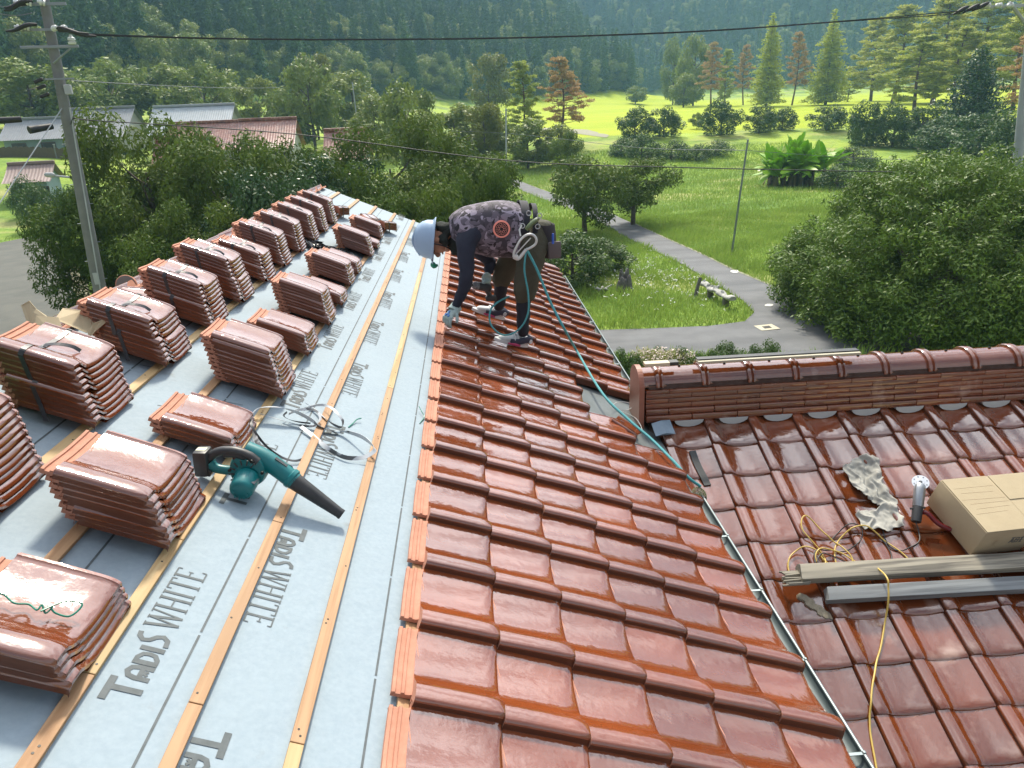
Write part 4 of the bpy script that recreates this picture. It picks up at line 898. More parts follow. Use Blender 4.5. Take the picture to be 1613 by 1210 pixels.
# ------------------------------------------------------------------ stacks of tiles on the slope
sV, sF, sM = tile_arrays(lift=.0, stacked=True)
def stack_mesh():
    V = sV.copy(); V[:, 0] -= .10; V[:, 1] -= .165
    return V
ROOF_ROT = Matrix(((R_U[0], R_V[0], R_N[0]), (R_U[1], R_V[1], R_N[1]), (R_U[2], R_V[2], R_N[2])))
SV = stack_mesh()
TILE_ME = mesh_np('stack_tile', SV, sF, [M_GLAZE, M_CLAY, M_SIDE], sM, sharp=40)       # lies in the roof frame: x down the slope, y along, z up
PITCH, SHIFT = .0182, -.0118
def tile_matrix(u, v, n, rz=0., tilt=0.):
    m = Matrix.Translation(Vector(RP(u, v, n))) @ ROOF_ROT.to_4x4() @ Matrix.Rotation(rz, 4, 'Z') @ Matrix.Rotation(tilt, 4, 'Y')
    return m
ORD = ['topmost', 'second highest', 'third highest', 'fourth highest', 'fifth highest', 'sixth highest', 'seventh highest', 'eighth highest', 'ninth highest', 'tenth highest']
M_STRAP = mat('black_strap', (.025, .027, .03), rough=.35, noise=(20, .5, (.05, .05, .055), 3))
BASE_N = -.048 + .019 + .016
def loose_stack(u_edge, v_near, n, where, rz=0., jit=.004, extra_lean=0.):
    """u_edge: where the lowest tile's nose lies; v_near its near side."""
    for i in range(n):
        u = u_edge - .15 + (SHIFT + extra_lean) * i + random.uniform(-jit, jit); v = v_near + .165 + random.uniform(-jit, jit)
        o = link('roof_tile', TILE_ME); o.matrix_world = tile_matrix(u, v, BASE_N + PITCH * i, rz + random.uniform(-.018, .018))
        k = n - 1 - i
        lab = ('lowest' if i == 0 and n > 1 else ORD[k]) + ' tile of the ' + where
        tag(o, lab, 'roof tile', 'loose tiles in the lower row of stacks')
loose_stack(-1.0, 1.265, 4, 'loose stack nearest the camera, under the green wire')
loose_stack(-.995, 1.815, 8, 'tall loose stack directly left of the leaf blower')
loose_stack(-.99, 2.42, 3, 'low loose stack beside the coiled strap')
loose_stack(-.955, 3.02, 10, 'ten tile loose stack just beyond the coiled strap')
loose_stack(-.955, 3.62, 5, 'five tile loose stack in the lower row')
loose_stack(-.95, 4.20, 9, 'nine tile loose stack in the lower row')
loose_stack(-.95, 4.68, 3, 'three tile pile tucked behind the nine tile stack')
loose_stack(-.97, 5.22, 7, 'seven tile loose stack next to the black netting')
loose_stack(-.97, 5.62, 4, 'four tile pile behind the stack by the black netting')
loose_stack(-.96, 6.38, 8, 'eight tile stack near the far end of the lower row')
loose_stack(-.95, 6.80, 2, 'two tile pile behind the eight tile stack')
loose_stack(-.97, 7.32, 6, 'six tile stack at the far end of the lower row')
def bundle(u_edge, v_near, n, n0, lab, rz=0.):
    """n tiles strapped together, the lowest lying n0 above the battens."""
    u0_, v0_ = u_edge - .15, v_near + .165
    t = thing('tile_bundle', lab, 'tile bundle', RP(u0_, v0_, BASE_N + n0), 'strapped bundles in the upper row'); t.matrix_world = tile_matrix(u0_, v0_, BASE_N + n0, rz)
    for i in range(n):
        o = link('roof_tile', TILE_ME, t, (SHIFT * i + random.uniform(-.002, .002), random.uniform(-.002, .002), PITCH * i)); o.rotation_euler.z = random.uniform(-.008, .008)
    mb = MB(); top = PITCH * (n - 1); sx = SHIFT * (n - 1) - .012; wd = .0085
    sec = [(y - .165, max(z, 0) + top + .0022) for y, z in PROF[3:-1]]
    P = [(0, -.1675, -.017)] + [(sx * .3, -.1675, top * .3), (sx, -.167, top + .020)] + [(sx, y, z) for y, z in sec] + [(sx, .1685, top * .6), (0, .1685, -.017)]
    mb.ribbon([V3(*p) for p in P], V3(wd, 0, 0), .0007)
    P = [(sx + .0, -.02, top + .008), (sx + .035, -.01, top + .022), (sx + .075, .012, top + .020), (sx + .10, .03, top + .004)]
    mb.ribbon(spline([V3(*p) for p in P], 4), V3(0, .0075, .003), .0007)
    o = mesh_np('strap', np.array(mb.V), mb.F, M_STRAP, smooth=False); link('strap', o, t)
place = ['nearest the camera at the left picture edge', 'beside the torn carton, with a loose curled strap end', 'just beyond the torn carton', 'in front of the round ridge end tile', 'right of the round ridge end tile',
         'fifth in the row from the carton', 'left of the black netting', 'just past the black netting', 'third from the far end of the upper row', 'second from the far end of the upper row', 'last straight one of the upper row']
for i, (v, a, b) in enumerate(((1.72, 6, 6), (2.34, 5, 5), (2.98, 5, 4), (3.56, 5, 5), (4.08, 6, 5), (4.62, 4, 4), (5.12, 5, 5), (5.66, 5, 5), (6.22, 5, 5), (6.70, 5, 5), (7.22, 5, 5))):
    bundle(-1.445, v, a, 0, 'lower bundle of brown tiles, ' + place[i])
    lo = PITCH * a + .004; bundle(-1.445 + SHIFT * a - .012 * (i in (2, 4)), v + .012 * (i % 2), b, lo, 'upper strapped bundle of brown tiles, ' + place[i])
for (u, v, n, rz, lab) in ((-1.44, 7.72, 4, 1.25, 'crosswise bundle of orange edged tiles ending the upper row'), (-.93, 7.86, 4, 1.05, 'crosswise bundle of orange edged tiles ending the lower row')):
    bundle(u, v, n, 0, lab, rz)
# green tie wire on the nearest stack
def wire(name, pts, r, m, lab, cat, k=6, group=None, n=6):
    mb = MB(); mb.tube(spline(pts, n), r, k); o = mb.build(name, m, None, True); return tag(o, lab, cat, group)
M_GREENW = mat('green_pvc_wire', (.01, .20, .13), rough=.35)
ntop = BASE_N + 3 * PITCH + .012
P = [RQ(x, y, ntop + dz) for x, y, dz in ((-20, 938, .03), (4, 936, .012), (22, 950, .006), (45, 952, .004), (58, 961, .010), (66, 953, .016), (72, 966, .006), (84, 953, .012), (64, 963, .014), (100, 948, .018), (128, 950, .02), (124, 961, .012), (108, 971, .006), (88, 966, .006), (80, 958, .012))]
wire('tie_wire', P, .0022, M_GREENW, 'crumpled green tie wire lying on the tile stack nearest the camera', 'wire')
P = [RQ(x, y, n) for x, y, n in ((549, 673, -.045), (556, 667, -.042), (562, 661, -.035), (569, 659, -.03))]; wire('wire_offcut', P, .0028, M_GREENW, 'short green wire offcut lying between two battens', 'wire')
P = [RQ(x, y, n) for x, y, n in ((660, 640, -.02), (664, 648, -.03), (668, 657, -.04), (661, 667, -.045))]; wire('wire_offcut', P, .0022, M_GREENW, 'bent green wire scrap at the bare edge of the laid tiles', 'wire')
# coiled strapping band
M_BAND = mat('grey_white_band', (.50, .53, .55), rough=.4, noise=(9, .9, (.05, .055, .06), 2, .56, .60))
def band(name, px, lab, m, wd=.0092, group=None):
    P = []; W = []
    for (x, y, n) in px: P.append(RQ(x, y, n - .045))
    P = spline(P, 6); Q = []
    for i, p in enumerate(P):
        t = unit(P[min(i + 1, len(P) - 1)] - P[max(i - 1, 0)]); a = .55 + .45 * math.sin(i * .21)
        Q.append(unit(R_N * (1 - a * .7) + np.cross(t, R_N) * a) * wd)
    mb = MB(); mb.ribbon(P, Q, .0006); o = mb.build(name, m, None, True, 50); return tag(o, lab, 'strap', group)
band('strapping_band', [(432, 741, .01), (421, 728, .012), (410, 706, .016), (400, 684, .02), (394, 662, .03), (404, 645, .05), (424, 641, .06), (447, 643, .06), (471, 651, .045), (491, 662, .03), (504, 672, .02), (520, 677, .014), (536, 679, .014), (553, 682, .03), (573, 690, .05), (589, 704, .055), (588, 712, .045), (571, 721, .02), (546, 721, .012), (527, 713, .012), (511, 702, .012), (491, 685, .012), (474, 672, .014)],
     'long loose loop of grey and white strapping band ahead of the leaf blower', M_BAND)
band('strapping_band', [(410, 652, .03), (430, 658, .02), (454, 665, .014), (474, 670, .012), (494, 671, .014), (504, 662, .03), (502, 651, .045), (491, 645, .05), (470, 646, .045), (455, 652, .03)], 'smaller inner coil of pale strapping band', M_BAND, .006)
band('strapping_band', [(481, 635, .012), (497, 645, .014), (512, 659, .02), (526, 669, .022), (538, 673, .014), (540, 663, .03), (531, 651, .045), (521, 642, .045), (507, 638, .03), (492, 640, .014), (478, 646, .012)], 'thin strapping band loop crossing the orange batten', M_BAND, .006)
band('strapping_band', [(479, 723, .01), (464, 726, .01), (447, 722, .012), (430, 712, .014), (416, 699, .018), (404, 684, .03), (397, 672, .045), (394, 660, .055)], 'black tail of strapping band curving back to the blower', M_STRAP, .005)
band('strapping_band', [(452, 649, .03), (447, 655, .022), (456, 661, .016), (472, 665, .016), (489, 667, .018)], 'short black curl of strapping inside the coil', M_STRAP, .004)
# black netting heap
r = np.random.default_rng(2); mb = MB()
for i in range(16):
    f = r.random(); P = []
    for k in range(8): x = 470 + 88 * k / 7 + r.normal() * 3; y = 377 + 29 * k / 7 + r.normal() * (2.5 if k > 2 else 1.5); P.append(RQ(x, y, .0 + .05 * math.sin(k / 7 * 3.1) * r.random() - .03))
    P = spline(P, 3); mb.ribbon(P, [V3(*(r.normal(size=3) * .012)) for _ in P], .0015)
tag(mb.build('netting', M_STRAP, None, True), 'heap of black netting lying between the strapped bundles and the loose stacks', 'netting')
# torn cartons behind the bundles
M_CARD = mat('cardboard', (.42, .345, .22), rough=.85, noise=(5, .5, (.36, .285, .175), 5), bump=(8, .35, .01))
M_GREENC = mat('green_print', (.03, .16, .07), rough=.7); M_CREAM = mat('cream_print', (.62, .58, .36), rough=.7)
cb = RQ(120, 560, -.02); t = thing('carton', 'torn open tan carton with raised flaps behind the second strapped bundle', 'carton', cb)
def flap(mb, px, th=.003):
    P = [at_Y(x, y, Y) for x, y, Y in px]; n = unit(np.cross(P[1] - P[0], P[2] - P[0])); mb.prism(P, n * th)
mb = MB(); flap(mb, [(33, 481, 3.0), (46, 474, 3.0), (57, 487, 2.99), (82, 504, 2.96), (96, 516, 2.93), (48, 524, 2.92)]); mb.build('flap', M_CARD, t)
mb = MB(); flap(mb, [(57, 497, 2.93), (92, 500, 2.93), (97, 515, 2.9), (88, 528, 2.86), (52, 530, 2.86)]); mb.build('flap', M_CARD, t)
mb = MB(); flap(mb, [(99, 485, 3.06), (130, 489, 3.06), (150, 511, 3.0), (136, 524, 2.95), (86, 503, 2.95)]); mb.build('flap', M_CARD, t)
mb = MB(); flap(mb, [(138, 524, 2.95), (148, 510, 2.95), (158, 506, 2.97), (172, 500, 3.0), (166, 509, 2.98), (150, 522, 2.94), (141, 533, 2.92)]); mb.build('flap', M_CARD, t)
mb = MB(); mb.box(RQ(112, 552, -.04) + V3(-.05, .10, -.01), (.24, .16, .07), (R_U, R_V, R_N), bev=.004); mb.build('body', M_CARD, t)
gb = RP(-1.93, 2.02, .02); t = thing('carton', 'small green and cream printed carton at the left edge between two bundle stacks', 'carton', gb)
mb = MB(); mb.box(RP(-1.86, 2.13, .06), (.24, .20, .24), (R_U, R_V, R_N), bev=.004); mb.build('body', M_GREENC, t)
mb = MB(); mb.box(RP(-1.86, 2.13, .183), (.22, .18, .004), (R_U, R_V, R_N)); mb.box(RP(-1.737, 2.13, .10), (.003, .16, .12), (R_U, R_V, R_N)); mb.build('printed_panel', M_CREAM, t)
# round ridge end tile standing behind the ridge
c = RQ(215, 442, -.05) + V3(-.06, 0, -.02); t = thing('ridge_end_tile', 'grey round ridge end tile with an orange rim standing behind the roof ridge', 'ridge tile', c)
ax = unit(V3(.25, -1, .25)); mb = MB(); mb.lathe(c, ax, [(-.02, .044), (.0, .050), (.008, .048), (.011, .04)], 26); mb.build('disc', mat('grey_fired_clay', (.17, .16, .14), rough=.8, noise=(20, .5, (.12, .11, .1), 4)), t, True)
mb = MB(); mb.lathe(c, ax, [(-.022, .046), (-.022, .052), (.004, .053), (.008, .051), (.008, .048)], 26); mb.build('rim', M_CLAY, t, True)
# ridge starter tile peeping out
o = link('roof_tile', TILE_ME); o.matrix_world = tile_matrix(-1.80, 3.62, .0, .35, -.12); tag(o, 'single tile with a bare orange edge resting on the stripped ridge', 'roof tile')
# cut tile on the flashing
CUT_ME = mesh_np('cut_tile', SV[SV[:, 0] > -9], sF[sM != 1], [M_GLAZE], None, sharp=40); o = link('roof_tile', CUT_ME); o.matrix_world = tile_matrix(1.02, 4.22, -.016, -.5, .10) @ Matrix.Diagonal((.75, .62, .8, 1)); tag(o, 'small cut piece of tile lying loose on the grey flashing', 'roof tile')

# ------------------------------------------------------------------ leaf blower (local: x down the slope, y along the battens, z off the roof)
u_, v_ = -.925, 2.285
bl = thing('leaf_blower', 'teal and black cordless leaf blower lying on the battens', 'leaf blower', RP(u_, v_, -.048)); bl.matrix_world = Matrix.Translation(Vector(RP(u_, v_, -.048))) @ ROOF_ROT.to_4x4() @ Matrix.Rotation(math.radians(-3), 4, 'Z') @ Matrix.Scale(.82, 4); ORG[bl] = V3(0, 0, 0)
M_TEAL = mat('teal_plastic', (.0, .155, .165), rough=.38, noise=(14, .35, (.02, .12, .12), 4), bump=(200, .08, .001)); M_BLACKP = mat('black_plastic', (.022, .023, .025), rough=.45, noise=(12, .6, (.05, .05, .048), 4), bump=(150, .1, .001)); M_LABEL = mat('cream_label', (.55, .56, .42), rough=.5); M_REDT_ = mat('trigger_red', (.06, .01, .01), rough=.4); M_GREYL = mat('grey_label', (.20, .21, .22), rough=.4, noise=(60, .8, (.05, .05, .06), 3))
mb = MB(); mb.lathe((.02, .045, .105), (0, -1, 0), [(-.030, .0), (-.028, .062), (-.018, .078), (.03, .080), (.052, .074), (.060, .055), (.062, 0)], 28, cap=False); mb.build('fan_housing', M_TEAL, bl, True)
mb = MB(); mb.lathe((.03, -.015, .085), (.05, -1, -.25), [(0, .050), (.01, .053), (.075, .050), (.088, .045), (.094, .036), (.095, 0)], 24, cap=False); 
for i in range(9): q = i * .7; mb.box((.03 + math.cos(q) * .030 + .004, -.108, .062 + math.sin(q) * .030), (.006, .004, .010))
mb.build('motor_housing', M_TEAL, bl, True)
mb = MB(); mb.box((.056, -.06, .110), (.045, .05, .004), (unit(V3(1, 0, -.3)), V3(0, 1, 0), unit(V3(.3, 0, 1))), bev=.001); mb.build('label_plate', M_GREYL, bl)
mb = MB(); mb.tube(spline([V3(-.02, .05, .165), V3(.06, .045, .160), V3(.13, .03, .145), V3(.22, .012, .118)], 5), np.linspace(.043, .0385, 16), 20); mb.lathe((.19, .02, .128), unit(V3(.22 - .13, -.018, -.027)), [(0, .040), (.004, .044), (.020, .044), (.024, .040)], 20); mb.build('air_tube', M_TEAL, bl, True)
mb = MB(); mb.lathe((.215, .012, .120), unit(V3(.24, -.03, -.068)), [(-.01, .036), (.0, .0375), (.02, .036), (.12, .030), (.235, .0225), (.245, .0235), (.252, .0225), (.252, .017), (.20, .017)], 22); mb.build('nozzle', M_BLACKP, bl, True)
mb = MB(); mb.tube(spline([V3(.050, .0, .160), V3(.0, .0, .178), V3(-.06, 0, .176), V3(-.115, 0, .150), V3(-.15, 0, .105)], 5), [.021] * 5 + [.0195] * 8 + [.021] * 8, 14, flat=.9); mb.tube(spline([V3(-.0, -.0, .165), V3(-.05, .0, .162), V3(-.09, 0, .148)], 4), .0165, 10); mb.build('handle', M_BLACKP, bl, True)
mb = MB(); mb.tube(spline([V3(.0, .0, .10), V3(-.05, .0, .08), V3(-.11, 0, .070), V3(-.14, 0, .085)], 4), [.026, .024, .022, .021, .02, .02, .02, .02, .021, .022, .023, .024, .026], 12); mb.build('lower_grip', M_TEAL, bl, True)
mb = MB(); mb.box((-.165, 0, .082), (.060, .080, .115), (unit(V3(1, 0, .35)), V3(0, 1, 0), unit(V3(-.35, 0, 1))), bev=.012); mb.build('battery', M_BLACKP, bl, True)
mb = MB(); mb.box((-.183, -.004, .137), (.040, .03, .004), (unit(V3(1, 0, .35)), V3(0, 1, 0), unit(V3(-.35, 0, 1)))); mb.build('battery_label', M_LABEL, bl)
mb = MB(); mb.box((-.13, 0, .05), (.03, .06, .03), bev=.006); mb.box((.0, .02, .012), (.07, .05, .02), bev=.006); mb.build('foot', M_BLACKP, bl, True)

mb = MB(); mb.box((-.035, -.001, .146), (.03, .012, .03), (unit(V3(1, 0, -.5)), V3(0, 1, 0), unit(V3(.5, 0, 1))), bev=.004); mb.build('trigger', M_REDT_, bl)
mb = MB()
for i in range(7): mb.box((.02 + .055 * math.cos(i * .45 + 1.2), -.0365, .105 + .055 * math.sin(i * .45 + 1.2)), (.024, .004, .005), (V3(math.cos(i * .45 + 1.2), 0, math.sin(i * .45 + 1.2)), V3(0, 1, 0), V3(-math.sin(i * .45 + 1.2), 0, math.cos(i * .45 + 1.2))))
mb.build('air_vent', M_BLACKP, bl)
mb = MB()
for q in ((.085, -.032, .135), (-.045, -.032, .10), (.03, -.032, .172), (.06, -.032, .045)): mb.lathe(q, (0, -1, 0), [(-.004, .007), (.004, .007), (.004, .003), (.002, .003)], 10)
mb.build('screw', M_NAIL, bl, True)
mb = MB(); mb.tube(spline([V3(.02, .062, .190), V3(.10, .06, .178), V3(.19, .04, .165)], 4), .0022, 5); mb.box((.14, .022, .182), (.06, .018, .003), (unit(V3(1, -.08, -.3)), V3(.08, 1, 0), unit(V3(.3, 0, 1)))); mb.build('seam', M_BLACKP, bl)
# ------------------------------------------------------------------ things on the wing roof
M_GREYWOOD = wood('weathered_timber', (.33, .30, .235), (.12, .11, .09), 0, .85); M_GREYWOOD2 = wood('grey_painted_timber', (.20, .215, .22), (.12, .13, .135), 0, .8)
def plank(name, lab, x0, x1, s, n, wd, th, m, yaw=0.):
    d = unit(W_X * math.cos(yaw) - W_S * math.sin(yaw)); q = unit(np.cross(W_N, d)); c = WP((x0 + x1) / 2, s, n + th / 2); L_ = x1 - x0; rr = np.random.default_rng(len(name) + int(x0 * 100))
    mb = MB(); k = 24
    for i in range(k):
        f = i / (k - 1) - .5; dx = (0 if 0 < i < k - 1 else rr.normal() * .006)
        for (a, b) in ((-.5, -.5), (-.47, .46), (-.42, .5), (.42, .5), (.47, .46), (.5, -.5)):
            mb.V.append(tuple(c + d * (f * L_ + dx + (rr.normal() * .012 if i in (0,) else 0)) + q * (a * wd + rr.normal() * .0008) + W_N * (b * th + rr.normal() * .0006)))
    for i in range(k - 1):
        for j in range(6): mb.F.append((i * 6 + j, i * 6 + (j + 1) % 6, i * 6 + 6 + (j + 1) % 6, i * 6 + 6 + j)); mb.M.append(0)
    mb.F += [(5, 4, 3, 2, 1, 0), tuple((k - 1) * 6 + j for j in range(6))]; mb.M += [0, 0]
    o = mb.build(name, m, None, True, 35); return tag(o, lab, 'plank')
plank('timber_plank', 'thick weathered grey timber plank, the upper one with a splintered end', .19, 2.9, 1.03, .055, .100, .046, M_GREYWOOD, -.02)
plank('timber_plank', 'slimmer blue grey timber below the weathered plank', .30, 2.9, 1.158, .040, .082, .042, M_GREYWOOD2, -.02)
sp = MB(); r = np.random.default_rng(4)
for i in range(16): x = .085 + r.random() * .03; y = .985 + i * .0055; sp.box(WP(x + .06, y, .074 + r.normal() * .006), (.13 + r.normal() * .02, .006, .012), (unit(W_X + W_S * r.normal() * .05), W_S, W_N))
tag(sp.build('splintered_offcut', M_GREYWOOD), 'splintered grey wood fragment at the broken end of the upper plank', 'wood offcut')
sm = MB(); r = np.random.default_rng(12); 
for i in range(16): x, s_ = .19 + i * .007 + r.normal() * .008, 1.10 + i * .0085; sm.lathe(WP(x, s_, .008), W_N, [(-.012, .024), (.002, .020), (.006, .009)], 7)
tag(sm.build('dried_mortar', mat('dried_mortar', (.30, .26, .19), rough=.95, noise=(60, .6, (.2, .17, .12), 4)), None, True), 'smear of dried mortar below the broken plank end', 'mortar')
# cardboard box: measured in the picture by its corners
bx0 = 1.235; bs1 = .985; cz = .052
bU = unit(W_X * math.cos(.10) - W_S * math.sin(.10) - W_N * .10); bN = unit(W_N + V3(0, 0, .25)); bN = unit(bN - bU * (bN @ bU)); bF = np.cross(bU, bN)          # bF points towards the eave
o0 = WP(1.20, .955, .05); bw, bd, bh = .95, .40, .195
t = thing('cardboard_box', 'closed tan cardboard box resting against the planks', 'cardboard box', o0 + bU * bw / 2 - bF * bd / 2)
mb = MB(); mb.box(o0 + bU * bw / 2 - bF * bd / 2 + bN * bh / 2, (bw, bd, bh), (bU, bF, bN), bev=.006); mb.build('body', M_CARD, t, True)
mb = MB()
tz = bh + .0035; mb.box(o0 + bU * .155 - bF * bd / 2 + bN * tz, (.30, bd - .004, .004), (bU, bF, bN), bev=.0015); mb.build('top_flap', M_CARD, t)
mb = MB(); mb.box(o0 + bU * (.31 + .31) - bF * (bd * .76) + bN * (tz - .0008), (.60, bd * .47, .004), (bU, bF, bN), bev=.0015); mb.build('top_flap', M_CARD, t)
mb = MB(); mb.box(o0 + bU * (.31 + .31) - bF * (bd * .245) + bN * (tz - .0008), (.60, bd * .48, .004), (unit(bU + bN * .012), bF, bN), bev=.0015); mb.build('top_flap', M_CARD, t)
mb = MB()
for i, (q, a, b) in enumerate(((.08, .03, .29), (.12, .05, .26), (.17, .02, .30), (.20, .05, .30), (.235, .06, .28), (.27, .03, .24))): mb.box(o0 + bU * (a + b) / 2 - bF * (bd - q) + bN * (tz + .0023), (b - a, .0012, .0006), (unit(bU + bF * .03 * math.sin(i)), bF, bN))
mb.build('crease', mat('card_crease', (.30, .21, .12), rough=.9), t)
mb = MB(); mk = []
def strokes(mb, x0, z0, h, gl):
    for pts, sw in gl:
        for a, b in zip(pts[:-1], pts[1:]):
            A, B = V3(a[0] * h, a[1] * h, 0), V3(b[0] * h, b[1] * h, 0); d = unit(B - A); q = V3(-d[1], d[0], 0) * sw * h / 2
            mb.add([o0 + bU * (x0 + p[0]) + bN * (z0 + p[1]) + bF * .0012 for p in (A + q, B + q, B - q, A - q)], [(3, 2, 1, 0)])
Kk = [([(0, .9), (.5, 1)], .14), ([(.1, .6), (.45, .65)], .12), ([(0, .35), (.55, .4)], .12), ([(.28, 1), (.22, .4), (0, 0)], .14), ([(.3, .4), (.55, .0)], .14), ([(.7, .95), (.7, 0)], .14), ([(.7, .9), (1.1, .9), (1.1, 0)], .13), ([(.7, .5), (1.1, .5)], .12), ([(.7, .1), (1.1, .1)], .12), ([(1.3, .8), (1.7, .85)], .12), ([(1.5, 1), (1.5, 0)], .14), ([(1.3, .4), (1.75, .45)], .12), ([(1.35, .0), (1.75, .1)], .12)]
strokes(mb, .20, .085, .048, Kk); strokes(mb, .31, .085, .048, [([(p[0] * 1.0, p[1]) for p in a[::-1]], b) for a, b in Kk]); mb.build('printed_marks', M_INK, t)
mb = MB(); strokes(mb, .085, .06, .07, [([(0, .9), (.55, .9)], .03), ([(.05, .7), (.5, .7)], .03), ([(.27, 1), (.27, .35)], .03), ([(.0, .5), (.6, .5)], .03), ([(.27, .35), (-.1, .0)], .03), ([(.27, .35), (.7, 0)], .03)]); mb.build('faint_print', mat('faint_print', (.36, .26, .15), rough=.9), t)
# rag
rg = [(1328, 731), (1345, 718), (1365, 714), (1384, 722), (1390, 733), (1388, 745), (1400, 768), (1412, 790), (1420, 812), (1427, 828), (1405, 832), (1380, 832), (1360, 828), (1348, 808), (1352, 798), (1378, 798), (1386, 793), (1368, 780), (1350, 772), (1342, 756)]
PX = np.array([wing_xs(x, y, .05) for x, y in rg]); r = np.random.default_rng(3)
def inside(p):
    c = False; n = len(PX)
    for i in range(n):
        a, b = PX[i], PX[(i + 1) % n]
        if (a[1] > p[1]) != (b[1] > p[1]) and p[0] < (b[0] - a[0]) * (p[1] - a[1]) / (b[1] - a[1]) + a[0]: c = not c
    return c
from mathutils import noise
st_ = .008; gxs = np.arange(PX[:, 0].min() - st_, PX[:, 0].max() + st_, st_); gss = np.arange(PX[:, 1].min() - st_, PX[:, 1].max() + st_, st_); vid = {}; rV = []; rF = []
tdg = bpy.context.evaluated_depsgraph_get(); wbv = BVHTree.FromObject(bpy.data.objects['wing_tiles'], tdg); wo = V3(*bpy.data.objects['house'].location)
def wing_top(x, s):
    h = wbv.ray_cast(Vector(WP(x, s, .3) - wo), Vector(-W_N)); return .3 - h[3] if h[0] is not None else .0
for i, x in enumerate(gxs):
    for j, s in enumerate(gss):
        if inside((x, s)):
            q_ = Vector((x * 7, s * 5, .3)); wx_ = noise.noise(q_) * .9; f1 = 1 - abs(noise.noise(Vector((x * 15 + wx_ * 2, s * 9 + wx_ * 3, 1.7)))) * 2.4; f2 = 1 - abs(noise.noise(Vector((x * 34 + wx_, s * 24 - wx_ * 2, 5.1)))) * 2.2; n = wing_top(x, s) * .6 + .014 + .026 * max(f1, 0) ** 1.3 + .007 * max(f2, 0)
            vid[i, j] = len(rV); rV.append(WP(x + .006 * math.sin(s * 60), s + .006 * math.sin(x * 55), max(n, wing_top(x, s) + .004)))
for (i, j) in vid:
    if all(k in vid for k in ((i + 1, j), (i + 1, j + 1), (i, j + 1))): rF.append((vid[i, j], vid[i + 1, j], vid[i + 1, j + 1], vid[i, j + 1]))
rV = np.array(rV); b0 = rV.mean(0); me = mesh_np('rag', rV - b0, rF, mat('grey_cloth', (.44, .43, .38), rough=.95, noise=(8, .9, (.22, .22, .20), 7), bump=(350, .4, .002))); o = link('rag', me, None, b0); md = o.modifiers.new('thick', 'SOLIDIFY'); md.thickness = .004; md.offset = 1; md = o.modifiers.new('smooth', 'SUBSURF'); md.levels = md.render_levels = 1
tag(o, 'crumpled grey cleaning rag on the wing roof between cord and grinder', 'rag')
# angle grinder standing head up
g0 = WQ(1444, 822, .03); gt = WQ(1450, 757, .03); gdir = unit(WQ(1451, 758, .14) - WQ(1444, 820, .045)); 
M_SILVER = mat('cast_aluminium', (.42, .44, .45), rough=.35, metal=.8, noise=(20, .4, (.3, .31, .32), 4)); M_REDP = mat('dark_red_plastic', (.13, .012, .014), rough=.25)
gb = WQ(1443, 822, .05); gl = np.linalg.norm(WQ(1451, 758, .14) - WQ(1444, 820, .045))
t = thing('angle_grinder', 'silver and black angle grinder with a perforated disc flange, propped on the tiles', 'angle grinder', gb)
mb = MB(); mb.lathe(gb + gdir * gl * .36, gdir, [(0, .026), (.005, .030), (gl * .45, .032), (gl * .55, .030), (gl * .6, .020)], 20); mb.build('gear_housing', M_SILVER, t, True)
mb = MB(); mb.lathe(gb, gdir, [(-.004, .019), (.0, .027), (gl * .33, .029), (gl * .37, .028)], 20); mb.tube([gb + gdir * gl * .34 - W_X * .045, gb + gdir * gl * .34 + W_X * .045], .006, 8); mb.build('motor_body', M_BLACKP, t, True)
dax = unit(gdir * .25 + unit(CAM - gb) * .75 + W_N * .35); dc_ = gb + gdir * (gl * 1.0); mb = MB(); mb.lathe(dc_, dax, [(-.004, .010), (-.003, .046), (.0015, .047), (.002, .022), (.004, .020), (.004, .010), (.001, .008)], 28); mb.build('disc_flange', mat('bright_steel', (.62, .64, .66), rough=.3, metal=.7), t, True)
mb = MB(); a = unit(np.cross(dax, W_X)); b = np.cross(dax, a); 
for i in range(8): q = i * .785; mb.lathe(dc_ + (a * math.cos(q) + b * math.sin(q)) * .036 + dax * .0016, dax, [(0, .004), (.0012, .004)], 8)
mb.lathe(dc_, dax, [(.002, .008), (.009, .008), (.010, .004)], 6); mb.build('lock_nut', M_GREYL, t)
hb = gb + gdir * gl * .1 + W_X * .045; mb = MB(); mb.tube(spline([hb - W_S * .03 + W_N * .01, hb - W_S * .01 + W_X * .02 + W_N * .02, hb + W_X * .06 + W_S * .05 + W_N * .0, hb + W_X * .12 + W_S * .09 - W_N * .01], 5), .014, 10); mb.build('side_handle', M_REDP, t, True)
